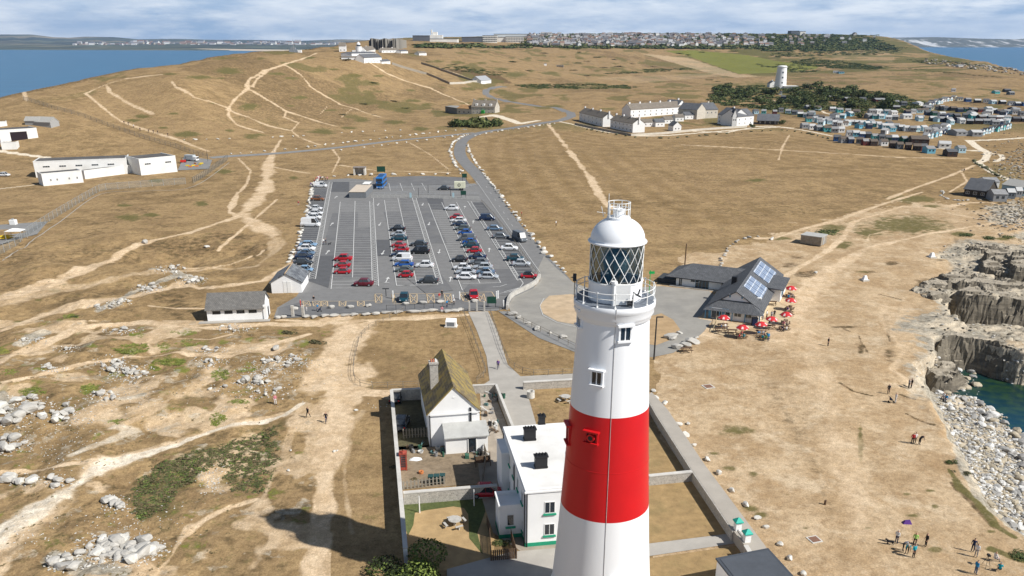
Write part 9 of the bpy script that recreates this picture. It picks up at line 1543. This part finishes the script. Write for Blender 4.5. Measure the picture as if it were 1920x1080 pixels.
PE = [(578,783,'walk',150,'black','black','walker in dark clothes left of the pair on the sandy track'),(612,793,'walk',20,'black','navy','walker in dark clothes right of the pair on the sandy track'),(517,759,'stand',30,'pink','white','person in a pink top by the rocks left of the track'),(934,692,'walk',0,'purple','navy','walker in a purple top on the concrete path'),(1552,649,'stand',40,'black','black','lone person in black on the bare turf right of the cafe'),
 (1042.5,424,'stand',60,'white','black','tiny figure in a pale top alone in the big field'),(1807,323,'stand',0,'black','black','dark figure walking in the far right of the big field'),(978,406,'stand',90,'red','black','person in red by the stones beside the road'),(560,386,'walk',180,'red','grey','person in red walking left of the car park stones'),(607,459,'stand',40,'white','navy','person in white at the left of the first car park lane'),(611.5,459,'stand',-60,'navy','black','person in navy beside the one in white in the first lane'),
 (564,576,'stand',90,'red','red','person in red left of the disabled bays'),(589,569,'stand',0,'black','grey','person in black behind the disabled bays'),(596,584,'walk',90,'blue','denim','person in blue pushing a pushchair'),(575,584,'stand',0,'white','white','small child in white below the disabled bays'),
 (829,558,'stand',0,'black','black','person in black standing behind the bays'),(824,563,'stand',30,'red','beige','person in dark red beside a pale boulder'),(838,577,'stand',50,'blue','navy','person in pale blue at the end of the railing'),(851,573,'stand',0,'white','black','person in a white top near the path bollards'),(829,585,'sit',0,'pink','white','person in pink sitting on a limestone block'),
 (1680,1019,'stand',120,'white','navy','person in a white shirt and cap with a black dog'),(1692,1033,'bend',60,'grey','black','person in grey leaning in the blue topped group'),(1699.7,1038,'bend',-20,'teal','black','person in a teal top bending in the middle of the group'),(1712,1045.5,'stand',20,'teal','black','person in a teal top standing nearest in the group'),(1713.8,1024,'stand',-30,'green','black','person in a bright green top at the back of the group'),(1735,1025,'stand',-90,'black','black','person all in black right of the teal topped group'),
 (1823,1035,'stand',150,'navy','navy','person in navy of the standing pair at lower right'),(1829,1045,'stand',130,'white','grey','person in white and grey of the standing pair at lower right'),(1828,1077,'stand',100,'blue','denim','person in a blue top with arms busy at the lower right edge'),(1864,1053,'sit',100,'white','grey','person in white sitting behind a tripod at the lower right'),(1873,1073,'sit',150,'teal','navy','person in teal sitting at the bottom right corner'),
 (1703,729,'stand',90,'grey','black','left person of the pair near the slope above the beach'),(1708,728,'stand',-90,'black','black','right person of the pair near the slope above the beach'),(1665,739,'stand',0,'black','black','slim dark person standing alone above the pushchair'),(1678,756,'stand',90,'white','white','person in white with a pushchair on the bare turf'),(1710,833,'stand',160,'red','black','person in dark red in the trio on the bare turf'),(1714,832,'stand',170,'white','black','person in white in the trio on the bare turf'),(1723,834,'bend',100,'black','black','person in black crouching right of the trio'),
 (1786,713,'sit',-60,'pink','black','person in pink sitting on the sloping ledge'),(1790,712,'sit',-40,'black','navy','person in black sitting on the sloping ledge'),(1768,748,'sit',-40,'white','navy','person in white sitting at the top of the beach'),(1773,752,'sit',-50,'blue','navy','person in blue sitting at the top of the beach'),(76,336,'stand',0,'black','black','person in dark clothes left of the long white range building'),(1363,545,'stand',0,'white','pink','person in white outside the cafe wing')]
for q in PE: person(*q[:7], hr='cap' if 'cap' in q[6] else random.choice(('dark', 'dark', 'grey', 'fair')), s=.62 if 'child' in q[6] else 1.0)
for i, (px, py) in enumerate(((593,340),(596,338),(599,341),(602,338),(605,341),(608,338),(611,341),(614,339),(600,336),(590,344),(583,350),(586,352))): person(px, py, random.choice(('stand', 'walk')), random.uniform(0, 360), random.choice(('red', 'purple', 'pink', 'black', 'navy')), random.choice(('black', 'navy', 'denim')), 'person in the crowd behind the white van at the top left', grp='crowd behind the white van')
for i, (px, py) in enumerate(((233,233),(241,235),(251,240),(263,246),(279,249),(288,250),(296,251),(315,256))): person(px, py, 'walk', 60, 'black' if i > 2 else random.choice(('white', 'black')), 'black', 'walker in the line following the dark wire fence', hr='cap', grp='line of walkers by the dark fence', s=1.15)
for i, (px, py) in enumerate(((1352,618),(1359,617),(1386,636),(1394,636),(1390,631),(1422,630),(1430,630),(1429,638),(1436,639),(1438,634),(1469,612),(1476,612),(1466,621),(1474,622),(1476,585),(1484,584),(1478,561),(1485,560),(1459,545),(1466,545),(1474,596),(1482,594))): person(px, py, 'sit', random.uniform(0, 360), random.choice(list(CL_)), random.choice(('navy', 'black', 'denim', 'beige')), 'person sitting at a picnic table outside the cafe', grp='people sitting outside the cafe', hr=random.choice(('dark', 'grey', 'fair')))
for i, (px, py) in enumerate(((1430,600),(1437,597),(1446,598),(1451,596),(1442,608),(1440,640))): person(px, py, 'stand', random.uniform(0, 360), random.choice(('black', 'white', 'blue', 'beige')), random.choice(('navy', 'black', 'denim')), 'person standing in the queue at the cafe corner', grp='people standing at the cafe corner')
def dog(px, py, rz, lab, m=clm['black']):
 p = at(px, py); o = empty('dog', tuple(p), R(rz), lab, 'dog'); J = [(-.32,0,.45,.10), (-.05,0,.44,.105), (.22,0,.46,.13), (.36,0,.58,.075), (.46,0,.66,.075), (.58,0,.62,.04), (-.45,0,.50,.03), (-.60,0,.62,.015)]; E = [(0,1),(1,2),(2,3),(3,4),(4,5),(0,6),(6,7)]
 for s in (-1, 1):
  i = len(J); J += [(.24,s*.09,.30,.05), (.22,s*.09,.15,.032), (.25,s*.09,.02,.035), (-.28,s*.09,.33,.07), (-.20,s*.09,.22,.045), (-.36,s*.09,.13,.028), (-.33,s*.09,.02,.035), (.44,s*.06,.74,.02)]; E += [(2,i),(i,i+1),(i+1,i+2),(0,i+3),(i+3,i+4),(i+4,i+5),(i+5,i+6),(4,i+7)]
 me = bpy.data.meshes.new('dogm'); me.from_pydata([j[:3] for j in J], E, []); t_ = bpy.data.objects.new('dt', me); C.objects.link(t_); t_.modifiers.new('s', 'SKIN')
 for i, j in enumerate(J): me.skin_vertices[0].data[i].radius = (j[3], j[3]); me.skin_vertices[0].data[i].use_root = (i == 1)
 t_.modifiers.new('u', 'SUBSURF').levels = 1; dg = bpy.context.evaluated_depsgraph_get(); m2 = bpy.data.meshes.new_from_object(t_.evaluated_get(dg)); bpy.data.objects.remove(t_); m2.materials.clear(); m2.materials.append(m); b_ = bpy.data.objects.new('body', m2); C.objects.link(b_); b_.parent = o
dog(1668, 1021, 170, 'black dog standing beside the person in a cap'); dog(618, 459.5, 30, 'small dark dog in the first car park lane')
def pushchair(px, py, rz, lab):
 p = at(px, py); o = empty('pushchair', tuple(p), R(rz), lab, 'pushchair'); b = MB(); b.poly([(-.2,-.2,.45), (.2,-.2,.45), (.2,.3,.45), (-.2,.3,.45), (-.2,.3,.95), (.2,.3,.95)], [(0,1,2,3), (3,2,5,4), (0,3,4), (1,5,2)]); b.build('seat', clm['navy'], o); b = MB()
 for s in (-1, 1): b.tube((s*.22,-.35,.1), (s*.22,.5,1.05), .02, n=4); b.tube((s*.22,.35,.1), (s*.22,-.1,.7), .02, n=4)
 b.tube((-.22,.5,1.05), (.22,.5,1.05), .02, n=4); b.build('frame', metal_d, o)
 for s in (-1, 1):
  for y in (-.35, .35): b = MB(); b.tube((s*.22-.02,y,.12), (s*.22+.02,y,.12), .12, n=10); b.build('wheel', tyre, o)
pushchair(599, 585, -80, 'dark pushchair pushed along below the disabled bays'); pushchair(1671, 755, 80, 'dark pushchair beside the person in white on the turf')
p = at(1848, 1062); t = empty('tripod', tuple(p), 0, 'black camera tripod beside the people at the lower right', 'tripod')
for a in (0, 2.1, 4.2): b = MB(); b.tube((0, 0, 1.3), (.45*math.cos(a), .45*math.sin(a), 0), .02, n=5); b.build('leg', metal_d, t)
b = MB(); b.box(-.12, .12, -.2, .15, 1.3, 1.5); b.tube((0, -.35, 1.4), (0, -.2, 1.4), .06, n=8); b.build('camera_body', black_, t)
p = at(1700, 981); b = MB(); b.poly([(-.5, -.25, 0), (.5, -.3, 0), (.6, .3, 0), (-.4, .35, 0), (-.25, -.1, .35), (.3, -.1, .42), (.35, .15, .38), (-.2, .2, .3)], [(0,1,5,4), (1,2,6,5), (2,3,7,6), (3,0,4,7), (4,5,6,7)]); tag(b.build('bag', clm['purple'], loc=tuple(p)), 'purple bag lying alone on the bare turf', 'bag')
